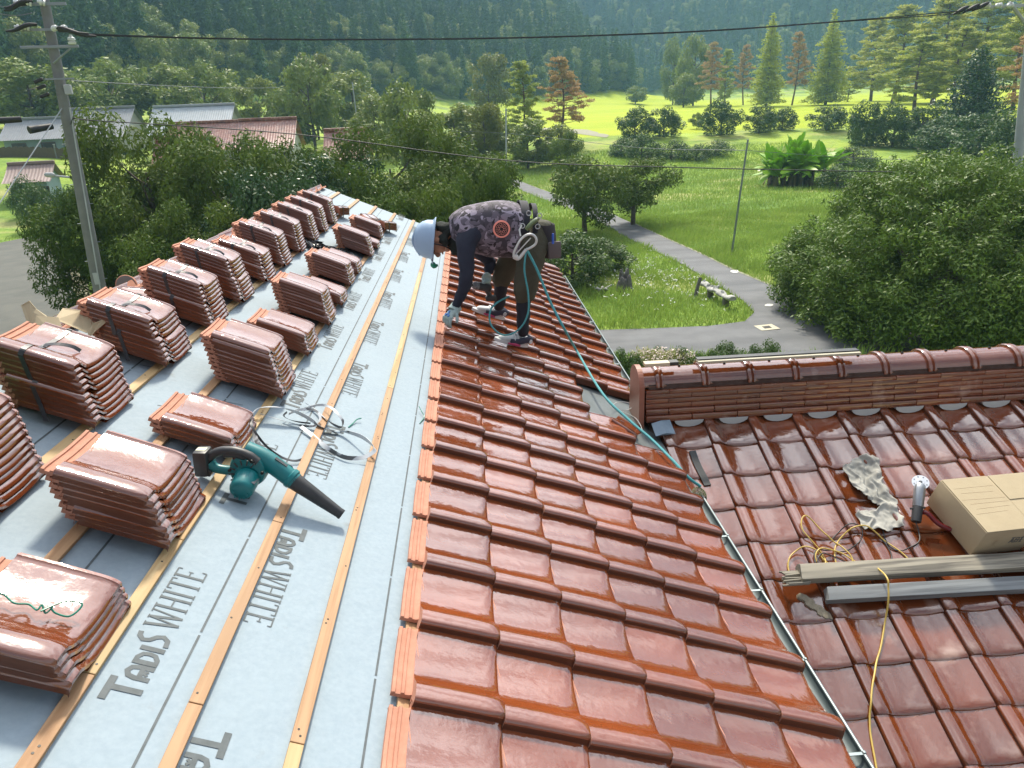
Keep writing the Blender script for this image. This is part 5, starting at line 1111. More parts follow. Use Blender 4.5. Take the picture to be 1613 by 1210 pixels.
# cords
M_YEL = mat('yellow_cord', (.58, .42, .10), rough=.45, noise=(6, .5, (.50, .34, .08), 3)); M_BLK = mat('black_cord', (.03, .028, .028), rough=.5)
def wing_path(px, r, n=6, hop=.0):
    P = []
    for q in px:
        x, y = q[:2]; e = q[2] if len(q) > 2 else 0.; xs_, s_ = wing_xs(x, y, .03 + e); P.append((xs_, s_, e))
    pts = spline([V3(*p) for p in P], n); out = []
    tops = [wing_top(p[0], p[1]) for p in pts]
    for i, p in enumerate(pts):
        h = max(tops[max(0, i - 2):i + 3]); out.append(WP(p[0], p[1], h + r + .001 + max(p[2], 0)))
    for _ in range(2): out = [out[0]] + [(out[i - 1] + 2 * out[i] + out[i + 1]) / 4 for i in range(1, len(out) - 1)] + [out[-1]]
    return out
yl = [(1444, 892, .0), (1436, 882, 0), (1424, 868, 0), (1400, 850, .0), (1376, 833, .02), (1353, 831, .03), (1330, 840, .02), (1318, 858, .01), (1318, 880, .005), (1325, 893, 0), (1340, 889, .01), (1345, 876, .02), (1330, 858, .025), (1316, 848, .02), (1298, 835, .02), (1280, 818, .025), (1267, 814, .03), (1261, 824, .02), (1264, 840, .01), (1282, 857, .0), (1296, 872, 0), (1300, 888, .01), (1290, 893, 0), (1283, 880, .01), (1290, 866, .02), (1310, 862, .02), (1330, 868, .015), (1352, 884, .015), (1370, 889, .02), (1373, 895, .02), (1355, 898, .01), (1330, 899, .0), (1300, 886, .01), (1285, 868, .01), (1262, 862, .01), (1247, 872, .01), (1243, 890, .0), (1248, 905, .0)]
mb = MB(); mb.tube(wing_path(yl, .0042), .0042, 7)
yl2 = [(1340, 894, .01), (1372, 893, .03), (1386, 900, .075), (1396, 911, .115), (1401, 925, .12), (1401, 945, .09), (1397, 975, .02), (1390, 1015, .0), (1381, 1045, 0), (1372, 1085, 0), (1371, 1120, 0), (1375, 1160, 0), (1382, 1200, 0), (1388, 1240, 0), (1392, 1290, 0)]
mb.tube(wing_path(yl2, .0046), .0046, 8)
o = mb.build('extension_cord', [M_YEL], None, True, 60); tag(o, 'yellow extension cord coiled on the wing roof and trailing over the planks', 'cord')
mb = MB(); P = wing_path([(1317, 901, .005), (1338, 899, .006)], .011, 4); mb.tube(P[:3] + P[2:], .012, 10); pl_ = mb.build('socket_end', mat('orange_rubber', (.55, .27, .03), rough=.4), o, True)
bk = [(1442, 820, .03), (1448, 838, .01), (1446, 856, .0), (1428, 864, .0), (1408, 860, .0), (1396, 842, .005), (1390, 826, .0), (1372, 812, .0), (1364, 824, .0), (1382, 836, .0), (1400, 855, .0), (1407, 874, .0), (1398, 886, .0), (1370, 891, .0), (1340, 884, .01), (1318, 874, .012), (1296, 872, .012), (1286, 886, .008), (1296, 900, .004), (1312, 904, .002)]
mb = MB(); mb.tube(wing_path(bk, .0038), .0038, 7); bk2 = [(1312, 846, .0), (1330, 830, .01), (1348, 829, .012), (1358, 842, .01), (1350, 858, .006), (1330, 865, .004), (1312, 862, .01), (1298, 866, .014), (1283, 870, .012), (1283, 892, .008), (1296, 903, .004)]
mb.tube(wing_path(bk2, .0038), .0038, 7); o2 = mb.build('grinder_cord', M_BLK, None, True, 60); tag(o2, 'black power cord of the grinder looping into the yellow coil', 'cord')
mb = MB(); P = wing_path([(1294, 901, .004), (1316, 902, .005)], .012, 4); mb.tube(P, .012, 10); mb.build('plug', M_BLACKP, o2, True)
# black rubber slip
mb = MB(); P = wing_path([(1092, 706), (1097, 722), (1104, 738), (1112, 752), (1116, 760)], .004, 4); mb.ribbon(P, unit(W_X - W_S * .1) * .022, .004); tag(mb.build('rubber_strip', mat('black_rubber', (.025, .03, .032), rough=.6)), 'black rubber sealing strip on the first wing tiles below the ridge', 'rubber strip')
# boards on the ridge
zt = zb + .238 + .118
mb = MB(); xa, xb = at_Y(1098, 575, 4.42)[0], at_Y(1352, 565, 4.42)[0]; mb.box(((xa + xb) / 2, 4.42, zt + .026), (xb - xa, .055, .016), bev=.002); bo = mb.build('board', mat('beige_board', (.46, .43, .32), rough=.7, noise=(8, .4, (.38, .35, .26), 4))); tag(bo, 'long beige aluminium strip lying along the ridge caps', 'board')
mb = MB(); mb.box(((xa + xb) / 2, 4.445, zt + .038), (xb - xa - .004, .05, .008)); mb.build('dark_face', M_BLACKP, bo)
xa, xb = at_Y(1014, 585, 4.42)[0], at_Y(1053, 582, 4.42)[0]; mb = MB(); mb.box(((xa + xb) / 2, 4.42, zt + .030), (xb - xa, .06, .022), bev=.002); b2 = mb.build('spirit_level', mat('beige_block', (.55, .47, .33), rough=.7)); tag(b2, 'short beige wooden block with a black end on the ridge end', 'block')
mb = MB(); mb.box((xb + .03, 4.42, zt + .030), (.06, .055, .024), bev=.002); mb.build('black_end', M_BLACKP, b2)
b2.name = 'wood_block'
# net basket at the gutter outlet
c = RP(1.335, 3.60, 0) + V3(.02, 0, -.075); r = np.random.default_rng(1); mb = MB()
for i in range(16):
    for sgn in (-1, 1):
        P = [c + V3(math.cos(i * .3927 + sgn * k * .3) * (.026 + .012 * math.sin(k / 6 * 3.14)), -.05 + .10 * k / 6, math.sin(i * .3927 + sgn * k * .3) * (.026 + .012 * math.sin(k / 6 * 3.14))) for k in range(7)]; mb.tube(P, .0022, 4, cap=False)
tag(mb.build('leaf_basket', mat('olive_net', (.14, .14, .07), rough=.7)), 'olive net basket stuffed into the gutter outlet by the ridge end', 'net basket')
# thin white wire on the flashing
P = [RQ(x, y, .01) for x, y in ((962, 640), (972, 634), (988, 634), (996, 640), (988, 646), (972, 646), (984, 650), (1000, 658), (1008, 668), (1012, 678))]; wire('white_wire', P, .0022, mat('white_wire', (.6, .62, .6), rough=.4), 'loose loop of thin white wire on the flashing by the ridge end', 'wire')

# ------------------------------------------------------------------ poles and overhead wires
M_CONC = mat('pole_concrete', (.20, .205, .205), rough=.9, noise=(2.5, .7, (.14, .145, .145), 6), bump=(50, .3, .01)); M_CONC2 = mat('pale_pole_concrete', (.40, .42, .44), rough=.85, noise=(2.5, .5, (.32, .34, .35), 6)); M_PORC = mat('porcelain', (.62, .64, .62), rough=.25); M_STEEL = mat('dull_steel', (.26, .29, .30), rough=.5, metal=.6)
M_CABLE = mat('black_cable', (.02, .02, .022), rough=.6)
Yp = 22.; pt = at_Y(58, -60, Yp); pb = at_Y(160, 470, Yp); pdir = unit(pt - pb); pb = pb - pdir * (pb[2] / pdir[2]); PS = .70
def ppt(y): # point on the pole axis at picture row y
    lo, hi = 0., 20.
    for _ in range(40):
        m_ = (lo + hi) / 2; p = pb + pdir * m_; v = p - CAM
        if 605 - FPX * (v @ CAM_U) / (v @ CAM_F) > y: lo = m_
        else: hi = m_
    return pb + pdir * lo
up_ = thing('utility_pole', 'tall leaning concrete utility pole with crossarms and insulators, left of the roof', 'utility pole', pb)
mb = MB(); Lp = np.linalg.norm(pt - pb); mb.lathe(pb - pdir * .5, pdir, [(0, .215), (Lp * .5, .165), (Lp + .5, .115)], 20); mb.build('shaft', M_CONC, up_, True)
wx = unit(V3(1, .15, 0))
mb = MB(); c = ppt(75); mb.box(c + V3(0, -.18, 0), (1.42, .07, .07), (wx, np.cross(V3(0, 0, 1), wx), V3(0, 0, 1)), bev=.01); mb.tube([c + V3(0, -.2, -.4), c + wx * .5 + V3(0, -.2, -.05)], .025, 6); mb.build('crossarm', M_STEEL, up_)
mb = MB(); c = ppt(125); mb.box(c + wx * .1 + V3(0, -.2, 0), (.72, .05, .045), (wx, np.cross(V3(0, 0, 1), wx), V3(0, 0, 1))); mb.build('crossarm', M_STEEL, up_)
mb = MB(); c = ppt(8); mb.box(c + V3(0, -.2, 0), (1.2, .07, .07), (wx, np.cross(V3(0, 0, 1), wx), V3(0, 0, 1))); mb.build('crossarm', M_STEEL, up_)
mb = MB(); c = ppt(48); mb.box(c + V3(0, -.2, 0), (1.35, .06, .06), (wx, np.cross(V3(0, 0, 1), wx), V3(0, 0, 1))); mb.build('crossarm', M_STEEL, up_)
def insul(c, d, s=1.):
    mb = MB(); mb.lathe(c, d, [(0, .02), (.0, .07 * s), (.04 * s, .08 * s), (.06 * s, .04 * s), (.08 * s, .075 * s), (.12 * s, .07 * s), (.14 * s, .035 * s), (.18 * s, .03 * s)], 10); return mb.build('insulator', M_PORC, up_, True)
insul(ppt(75) + wx * .58 + V3(0, -.2, .05), (0, 0, 1), 1.3)
for q in (.21, .43): insul(ppt(48) + wx * q + V3(0, -.28, .0), (.7, -.3, .2))
for q in (-.52, -.35): insul(ppt(46) + wx * q + V3(0, -.28, .0), (-.7, -.3, .2))
for q in (-.42, -.18, .14): insul(ppt(8) + wx * q + V3(0, -.28, .0), (-.7, -.3, .2))
mb = MB()
for (y, q, e) in ((50, .25, .88), (54, .35, .95), (44, -.14, -.7), (8, -.14, -.63), (12, -.28, -.5)):
    c = ppt(y) + wx * q + V3(0, -.3, .05); mb.tube(spline([c, c + wx * e * .3 + V3(0, -.1, -.02), c + wx * e * .7 + V3(0, -.15, -.14), c + wx * e + V3(0, -.15, -.16)], 4), [.035, .042, .046, .05, .052, .052, .052, .05, .042, .038, .035, .028, .02], 8)
mb.build('cable_sleeve', M_CABLE, up_, True)
mb = MB()
for y, q in ((127, -.40), (137, -.36), (150, -.32)): c = ppt(y) + wx * q + V3(0, -.25, 0); mb.box(c, (.24, .085, .08), (unit(wx + V3(0, 0, .35)), V3(0, 1, 0), unit(V3(-.35, 0, 1))), bev=.02)
mb.build('cable_clamp', M_CABLE, up_)
mb = MB(); mb.box(ppt(142) + wx * .24 + V3(0, -.15, 0), (.18, .14, .25), (wx, np.cross(V3(0, 0, 1), wx), V3(0, 0, 1)), bev=.02); mb.build('junction_box', M_CONC2, up_)
mb = MB(); c = ppt(278); mb.tube([c + V3(-.5, -.2, .05), c + V3(-.14, -.2, .0)], .03, 8); mb.lathe(c + V3(-.52, -.2, .07), (-1, 0, .1), [(0, .035), (.07, .075), (.25, .06), (.29, .02)], 10); mb.build('street_light', M_CONC2, up_, True)
mb = MB()
for i in range(12): c = pb + pdir * (1.6 + i * .55); s_ = 1 if i % 2 else -1; mb.tube([c, c + wx * .26 * s_], .012, 5)
mb.build('step_bolt', M_STEEL, up_)
mb = MB(); mb.box(ppt(437) + V3(.06, -.20, 0), (.16, .01, .35), bev=.003); mb.build('number_plate', M_CONC2, up_)
# guy wire and black cable sleeves
def cable(name, a, b, sag, r, lab, m=M_CABLE, n=24, cat='cable', group='overhead wires'):
    a, b = np.asarray(a, float), np.asarray(b, float); mb = MB(); mb.tube([a + (b - a) * (i / n) - V3(0, 0, sag * 4 * (i / n) * (1 - i / n)) for i in range(n + 1)], r, 6)
    return tag(mb.build(name, m, None, True), lab, cat, group)
cable('guy_wire', ppt(165), at_Y(-30, 365, Yp - 4), 0., .014, 'pale guy wire slanting down left from the utility pole', M_CONC2)
cable('ground_wire', ppt(170) + V3(.2, -.15, 0), pb + V3(.25, -.25, 2.4), 0., .018, 'thin pale wire running down the front of the utility pole', M_CONC2)
for (a, b, lab) in (((-40, 192), (34, 188), 'upper black cable cover in front of the left farmhouse'), ((46, 205), (82, 199), 'lower black cable cover beside the utility pole')):
    mb = MB(); mb.tube([at_Y(*a, 21), at_Y(*b, 21.5)], [.10, .08], 10); tag(mb.build('cable_cover', M_CABLE, None, True), lab, 'cable cover')
# right pole: concrete, its foot behind the round tree
qb = at_Y(1604, 243, 27.5); qd = unit(at_Y(1622, 60, 27.5) - qb); base = qb - qd * (qb[2] / qd[2]); rp_ = thing('concrete_pole', 'pale concrete pole at the right edge rising behind the round tree', 'utility pole', base)
mb = MB(); mb.lathe(base - qd * .3, qd, [(0, .19), (7, .165), (13, .13)], 18); mb.build('shaft', M_CONC2, rp_, True)
mb = MB(); a, b = at_Y(1545, 12, 27), at_Y(1660, 6, 27); mb.box((a + b) / 2, (np.linalg.norm(b - a), .1, .1), (unit(b - a), np.cross(V3(0, 0, 1), unit(b - a)), V3(0, 0, 1))); mb.build('crossarm', M_CONC2, rp_)
mb = MB(); mb.tube([at_Y(1590, 4, 26.9), at_Y(1622, 46, 27.3)], .06, 6); mb.build('brace', M_CONC2, rp_)
mb = MB()
for x in (1560, 1578, 1596): mb.lathe(at_Y(x, 8, 26.9), (-1, 0, -.1), [(0, .03), (.02, .08), (.07, .09), (.1, .05), (.13, .085), (.2, .07), (.24, .03)], 10)
mb.build('insulator', M_PORC, rp_, True)
mb = MB()
for x, y in ((1548, 9), (1533, 12), (1516, 15)): p = at_Y(x, y, 26.8); mb.tube(spline([p + V3(.22, 0, .1), p, p + V3(-.35, 0, -.16)], 4), [.02, .05, .06, .075, .08, .07, .05, .03, .02], 8)
mb.build('cable_sleeve', M_CABLE, rp_, True)
pr_ = at_Y(1520, 17, 26.8)
for k, (dy, dz) in enumerate(((0, 0), (.25, -.06))):
    a = at_Y(118, 53 + 2 * k, Yp - .3); mids = [at_Y(540, 62 + k, 23.5), at_Y(1100, 49 + k, 25.3)]
    mb = MB(); mb.tube(spline([a, at_Y(330, 60 + k, 22.6), mids[0], at_Y(820, 59 + k, 24.4), mids[1], at_Y(1330, 33 + k, 26.2), pr_ + V3(0, dy, dz)], 6), .017, 6); tag(mb.build('power_line', M_CABLE, None, True), ['upper of the two heavy power lines between the two poles', 'lower of the two heavy power lines between the two poles'][k], 'cable', 'overhead wires')
mb = MB(); mb.tube(spline([ppt(196) + V3(.15, -.15, 0), at_Y(118, 186, Yp - .5), at_Y(150, 190, 22), at_Y(470, 212, 21.5), at_Y(800, 253, 21), at_Y(1080, 264, 20.5), at_Y(1405, 271, 20.0)], 6), .014, 6); tag(mb.build('telephone_line', M_CABLE, None, True), 'dark telephone line sagging across the middle of the view from pole to round tree', 'cable', 'overhead wires')
M_THIN = mat('grey_wire', (.16, .17, .17), rough=.5)
mb = MB(); mb.tube(spline([at_Y(640, 205, 83), at_Y(797, 210, 78), at_Y(1000, 232, 60), at_Y(1176, 237, 39.5)], 6), .018, 5); mb.tube(spline([at_Y(1176, 237, 39.5), at_Y(1300, 246, 38), at_Y(1420, 252, 36)], 5), .012, 5); tag(mb.build('thin_wire', M_THIN, None, True), 'thin wire strung between the small far pole and the roadside pole', 'cable')
for k, (a, b, lab) in enumerate((((-20, 4), (48, 6), 'topmost thin wire leaving the picture at the left edge'), ((-20, 15), (50, 20), 'second thin wire at the top left edge'), ((112, 127), (440, 138), 'faint thin wire crossing the trees right of the pole'))):
    cable('thin_wire', at_Y(*a, Yp), at_Y(*b, Yp if k < 2 else 60), .1, .012, lab, M_THIN)
# small poles
for (x0, y0, x1, y1, Y, r_, lab) in ((1178, 222, 1152, 402, 36.9, .055, 'slim leaning steel pole at the outer side of the road bend'), (797, 172, 797, 268, 80, .10, 'thin pale pole far up the road beside the trees'), (632, 140, 640, 182, 100, .10, 'thin pale pole on the bright lawn strip among the trees'), (555, 130, 560, 165, 110, .10, 'faint thin pole left of the lawn strip pole')):
    b = on_land(x1, y1); b = at_Y(x1, y1, Y) if Y > 60 else b; t = at_Y(x0, y0, b[1]); b = V3(b[0], b[1], float(land(b[0], b[1])))
    o = thing('steel_pole', lab, 'pole', b); mb = MB(); mb.tube([b - V3(0, 0, .2), (b + t) / 2, t], [r_, r_ * .9, r_ * .8], 10); mb.build('shaft', M_GALV if Y < 60 else M_CONC2, o, True)
    mb = MB(); mb.lathe(t, (0, 0, 1), [(0, r_ * .9), (.03, r_), (.07, r_ * .7)], 10); mb.tube([t - V3(.12, 0, .12), t + V3(.12, 0, -.12)], r_ * .3, 6); mb.build('cap', M_STEEL, o, True)
# ------------------------------------------------------------------ farm buildings on the left
M_SLATE = mat('blue_grey_tile', (.30, .345, .37), rough=.5, noise=(1.5, .6, (.22, .26, .28), 6)); M_GREYT = mat('grey_tile', (.22, .235, .25), rough=.55, noise=(1.5, .6, (.16, .17, .18), 6)); M_REDT = mat('red_farm_tile', (.22, .070, .042), rough=.35, noise=(3.5, .9, (.34, .19, .15), 8, .5, .62)); mixin(M_REDT, 1.1, .5, .7, (.12, .04, .028), detail=7); M_SHED = mat('mauve_sheet_roof', (.24, .17, .15), rough=.6, noise=(3, .5, (.19, .13, .12), 4)); M_BLUEW = mat('blue_grey_wall', (.22, .30, .33), rough=.8, noise=(2, .4, (.17, .23, .26), 4)); M_LIGHTW = mat('pale_wall', (.46, .46, .42), rough=.85, noise=(2, .4, (.38, .38, .35), 4))
def tiled_roof(b, c, L_, D_, z0, z1, yaw, m, over=.5, name='roof', wave=.28, amp=.045):
    """gable roof, ridge along the local x; corrugated by its tile columns, stepped by its courses."""
    X_, Y_ = V3(math.cos(yaw), math.sin(yaw), 0), V3(-math.sin(yaw), math.cos(yaw), 0); mb = MB(); nx_ = max(12, int((L_ + 2 * over) / wave) * 4); ny_ = 10
    for sgn in (-1, 1):
        b0 = len(mb.V)
        for i in range(nx_ + 1):
            x = -(L_ / 2 + over) + (L_ + 2 * over) * i / nx_
            for j in range(ny_ + 1):
                f = j / ny_; dz = amp * (1 + math.cos(x / wave * 2 * math.pi)) / 2 + .02 * (j % 2)
                mb.V.append(tuple(c + X_ * x + Y_ * sgn * (D_ / 2 + over) * f + V3(0, 0, z1 + dz - (z1 - z0) * (1 + 2 * over / D_) * f - .12 * math.sin(math.pi * f))))
        for i in range(nx_):
            for j in range(ny_): q = b0 + i * (ny_ + 1) + j; mb.F.append((q, q + ny_ + 1, q + ny_ + 2, q + 1) if sgn < 0 else (q, q + 1, q + ny_ + 2, q + ny_ + 1)); mb.M.append(0)
    ro = mb.build(name, m, b, True, 40)
    mb = MB(); mb.box(c + V3(0, 0, z1 + .14), (L_ + 2 * over, .34, .28), (X_, Y_, V3(0, 0, 1)), bev=.06); mb.build('ridge', m, ro); return ro
def house_(name, lab, px, Y, yridge, wpx, D_, drop, m, yaw=0., wall=M_LIGHTW, zb_=None, hip=False):
    c = at_Y(px, yridge, Y); g = float(land(c[0], Y)); L_ = wpx / FPX * float((c - CAM) @ CAM_F) - 1.0; b = thing(name, lab, 'house', V3(c[0], Y, g)); o0 = V3(c[0], Y, 0); z1 = c[2] - .28; z0 = z1 - drop
    tiled_roof(b, o0, L_, D_, z0, z1, yaw, m)
    X_, Y_ = V3(math.cos(yaw), math.sin(yaw), 0), V3(-math.sin(yaw), math.cos(yaw), 0); mb = MB(); h = z0 - g - .1; P = [o0 - Y_ * (D_ / 2 - .1) + X_ * 0 + V3(0, 0, g - .5), o0 + Y_ * (D_ / 2 - .1) + V3(0, 0, g - .5), o0 + Y_ * (D_ / 2 - .1) + V3(0, 0, z0 - .1), o0 + V3(0, 0, z1 - .1), o0 - Y_ * (D_ / 2 - .1) + V3(0, 0, z0 - .1)]
    mb.prism([p - X_ * L_ / 2 for p in P], X_ * L_); mb.build('wall', wall, b)
    for k in range(max(2, int(L_ / 2.6))):
        x = -L_ / 2 + (k + .5) * L_ / max(2, int(L_ / 2.6)); cc = o0 + X_ * x - Y_ * (D_ / 2 - .1 + .03); mb = MB(); mb.box(cc + V3(0, 0, z0 - 1.25), (1.7, .08, 1.2), (X_, Y_, V3(0, 0, 1))); wn_ = mb.build('window', M_DARKWOOD, b)
        mb = MB(); mb.box(cc - Y_ * .045 + V3(0, 0, z0 - 1.25), (1.5, .02, 1.0), (X_, Y_, V3(0, 0, 1))); mb.build('pane', MW, wn_)
    return b
house_('farmhouse', 'farmhouse with a pale blue grey tiled roof above the red roofs', 305, 100, 164, 126, 9, 2.9, M_SLATE, .02)
house_('farmhouse', 'grey tiled farmhouse right behind the utility pole', 160, 100, 168, 100, 9, 3.0, M_GREYT, .02)
house_('farm_wing', 'low grey tiled outbuilding left of the utility pole', 62, 98, 184, 100, 6, 2.0, M_GREYT, .02, M_BLUEW)
house_('red_farmhouse', 'red tiled farmhouse wing below the blue grey roof', 322, 93, 190, 112, 8, 2.7, M_REDT, .02)
house_('red_farmhouse', 'red tiled farmhouse at the right end of the farm row', 421, 86, 185, 90, 8, 2.6, M_REDT, .05)
house_('red_outbuilding', 'small red tiled outbuilding half hidden by the chestnuts', 545, 74, 201, 70, 6, 2.2, M_REDT, .05)
house_('red_outbuilding', 'red tiled lower roof glimpsed through the chestnut leaves', 290, 52, 214, 90, 6, 2.3, M_REDT, .05)
house_('shed', 'small blue grey shed with a mauve roof at the left edge', 48, 72, 254, 66, 5.0, 1.2, M_SHED, .25, M_BLUEW)
mb = MB(); p = on_land(40, 232)
for i in range(40): q = at_Y(-20 + i * 3.1, 217, 90); g = float(land(q[0], 90)); mb.box((q[0], 90, g + .5), (.235, .05, 1.25 + .12 * math.sin(i * 2.1)))
t = mb.build('reed_fence', mat('brown_reed', (.13, .10, .065), rough=.95, noise=(4, .6, (.09, .07, .05), 5))); tag(t, 'low brown reed fence before the left farmhouse', 'fence')
o = thing('signpost', 'thin grey post in front of the reed fence', 'post', on_land(90, 250)); q = on_land(90, 250); mb = MB(); mb.box(q + V3(0, 0, .75), (.16, .12, 1.6), bev=.01); mb.build('post', M_CONC, o); mb = MB(); mb.box(q + V3(0, 0, 1.57), (.2, .16, .06), bev=.01); mb.build('post_cap', M_CONC2, o); o.name = 'stone_post'
# tree stump, pale log, little post in the corner plot
M_DEAD = mat('dead_wood', (.17, .16, .15), rough=.95, noise=(7, .8, (.09, .085, .08), 7), bump=(16, .9, .04)); M_DEADP = mat('bleached_wood', (.46, .46, .43), rough=.9, noise=(6, .8, (.22, .22, .20), 6), bump=(18, .8, .03))
p = on_land(983, 458); r = np.random.default_rng(6); mb = MB()
for i in range(9):
    q = i * .7; e = .10 + .15 * r.random(); h = .45 + .5 * r.random(); a = p + V3(math.cos(q) * e * 1.5, math.sin(q) * e * 1.3, -.1); mb.tube(spline([a, a * .5 + (p + V3(math.cos(q) * e, math.sin(q) * e, h * .5)) * .5, p + V3(math.cos(q) * e * 1.05, math.sin(q) * e, h * .7), p + V3(math.cos(q) * e * (1.2 + r.random() * .5), math.sin(q) * e, h)], 3), np.array([.17, .16, .15, .14, .13, .13, .12, .10, .07, .03]), 9)
tag(mb.build('tree_stump', M_DEAD, None, True, 60), 'jagged grey tree stump standing in the corner plot', 'stump')
p = on_land(948, 462); mb = MB()
for i in range(5): q = i * 1.3; mb.tube(spline([p + V3(0, 0, .05), p + V3(math.cos(q) * .25, math.sin(q) * .2, .22), p + V3(math.cos(q) * .45, math.sin(q) * .35, .1 + .3 * r.random())], 3), np.linspace(.10, .03, 7), 7)
tag(mb.build('root_ball', M_DEADP, None, True, 60), 'small bleached root ball left of the tree stump', 'root')
a, b = on_land(1105, 462), on_land(1153, 489); mb = MB(); n = 14; P = [a + (b - a) * i / (n - 1) + V3(0, 0, .42 + .04 * math.sin(i * 1.1)) for i in range(n)]; mb.tube(P, [.16 + .05 * math.sin(i * 1.7) for i in range(n)], 10, flat=.55, up=V3(0, 0, 1))
for i in range(7): k = r.integers(1, n - 1); mb.tube([P[k], P[k] + V3(r.normal() * .12, r.normal() * .1, .16)], [.12, .05], 8)
t = mb.build('bleached_log', M_DEADP, None, True, 60); tag(t, 'bleached white log bench lying in the grass at the road corner', 'log'); mb = MB()
for f in (.3, .8): c = a + (b - a) * f; mb.box(c + V3(0, 0, .12), (.22, .2, .5), bev=.02)
mb.build('support', M_DEAD, t)
p = on_land(1094, 470); mb = MB(); mb.tube([p - V3(0, 0, .1), p + V3(.1, 0, .45), p + V3(.22, .05, .85)], [.08, .075, .07], 9); tag(mb.build('wooden_stake', M_DEAD, None, True), 'short leaning grey stake beside the bleached log', 'stake')

# ------------------------------------------------------------------ the worker
def skin(pts, edges, rad, sub=2, root=0):
    me = bpy.data.meshes.new('tmp'); me.from_pydata([tuple(p) for p in pts], edges, []); o = bpy.data.objects.new('tmp', me); COL.objects.link(o)
    md = o.modifiers.new('s', 'SKIN'); md.use_smooth_shade = True; sv = me.skin_vertices[0].data
    for i, r_ in enumerate(rad): sv[i].radius = r_ if isinstance(r_, tuple) else (r_, r_); sv[i].use_root = (i == root)
    ms = o.modifiers.new('u', 'SUBSURF'); ms.levels = ms.render_levels = sub
    dg = bpy.context.evaluated_depsgraph_get(); dg.update(); e = o.evaluated_get(dg); out = bpy.data.meshes.new_from_object(e)
    bpy.data.objects.remove(o); return out
def child(name, me, parent, mats, smooth=True):
    V = np.empty(len(me.vertices) * 3, np.float32); me.vertices.foreach_get('co', V); me.vertices.foreach_set('co', (V.reshape(-1, 3) - org(parent).astype(np.float32)).ravel())
    me.name = name
    for m in mats: me.materials.append(m)
    me.polygons.foreach_set('use_smooth', np.full(len(me.polygons), smooth)); me.update(); o = link(name, me, parent); ORG[o] = org(parent); return o
def pverts(me):
    V = np.empty(len(me.vertices) * 3, np.float32); me.vertices.foreach_get('co', V); return V.reshape(-1, 3).astype(float)
def relax(me, k):
    bm = bmesh.new(); bm.from_mesh(me)
    for _ in range(k): bmesh.ops.smooth_vert(bm, verts=bm.verts[:], factor=.5, use_axis_x=True, use_axis_y=True, use_axis_z=True)
    bm.to_mesh(me); bm.free(); me.update()
def ripple(me, amp, fr, seed=0):
    V = pverts(me); Nn = np.empty(len(me.vertices) * 3, np.float32); me.vertices.foreach_get('normal', Nn); Nn = Nn.reshape(-1, 3)
    d = np.sin(V[:, 0] * fr + 2 * np.sin(V[:, 2] * fr * .6 + seed)) * np.sin(V[:, 2] * fr * 1.1 + seed + 1.5 * np.sin(V[:, 1] * fr * .7))
    V += Nn * (amp * d)[:, None]; me.vertices.foreach_set('co', V.astype(np.float32).ravel()); me.update()
J = {}
nf = RQ(812, 545, .045); ff = RQ(772, 502, .045); Yn, Yf = nf[1], ff[1]; Ym = (Yn + Yf) / 2
pel = at_Y(832, 362, Ym); ch = at_Y(742, 356, Ym - .03)
person = thing('person', 'person bending over the laid tiles in pale helmet, camouflage vest and dark trousers', 'person', (nf + ff) / 2 - R_N * .03)
M_SKIN = mat('skin', (.36, .18, .11), rough=.55, noise=(30, .4, (.30, .14, .085), 3)); M_NAVY = mat('navy_cloth', (.012, .016, .032), rough=.85, noise=(8, .5, (.022, .026, .045), 4), bump=(40, .5, .01)); M_OLIVE = mat('olive_trousers', (.060, .057, .036), rough=.9, noise=(5, .6, (.040, .040, .027), 5), bump=(30, .6, .012)); M_BLACKC = mat('black_leggings', (.010, .012, .020), rough=.8)
M_GLOVE = mat('pale_glove', (.36, .47, .46), rough=.8, noise=(30, .6, (.24, .31, .31), 5)); M_PALM = mat('blue_glove_print', (.06, .18, .45), rough=.7)
M_HELM = mat('helmet_shell', (.31, .43, .58), rough=.3, noise=(8, .3, (.27, .38, .52), 3)); M_HOOD = mat('black_towel', (.012, .016, .014), rough=.95, bump=(60, .6, .01)); M_SHOEW = mat('white_shoe', (.58, .60, .60), rough=.6, noise=(18, .5, (.40, .42, .43), 4)); M_SHOEN = mat('navy_shoe', (.03, .035, .06), rough=.7); M_PINK = mat('pink_sole', (.45, .04, .12), rough=.6)
def camo():
    m = bpy.data.materials.new('camouflage'); m.use_nodes = True; t = m.node_tree; b = t.nodes['Principled BSDF']; l = t.links.new; b.inputs['Roughness'].default_value = .8
    tc = t.nodes.new('ShaderNodeTexCoord'); cur = None
    for i, (sc, th, c) in enumerate(((13, .50, (.050, .042, .056)), (17, .56, (.17, .145, .185)), (11, .60, (.29, .255, .32)), (21, .62, (.018, .016, .022)))):
        n = t.nodes.new('ShaderNodeTexNoise'); n.inputs['Scale'].default_value = sc; n.inputs['Detail'].default_value = 1.5; n.inputs['Distortion'].default_value = .6
        mp_ = t.nodes.new('ShaderNodeMapping'); mp_.inputs['Location'].default_value = (i * 3.1, i * 1.7, i); l(tc.outputs['Object'], mp_.inputs['Vector']); l(mp_.outputs['Vector'], n.inputs['Vector'])
        g = t.nodes.new('ShaderNodeMath'); g.operation = 'GREATER_THAN'; g.inputs[1].default_value = th; l(n.outputs['Fac'], g.inputs[0])
        x = t.nodes.new('ShaderNodeMix'); x.data_type = 'RGBA'; x.inputs['B'].default_value = (*c, 1)
        if cur is None: x.inputs['A'].default_value = (.095, .080, .105, 1)
        else: l(cur, x.inputs['A'])
        l(g.outputs[0], x.inputs['Factor']); cur = x.outputs['Result']
    l(cur, b.inputs['Base Color']); return m
M_CAMO = camo()
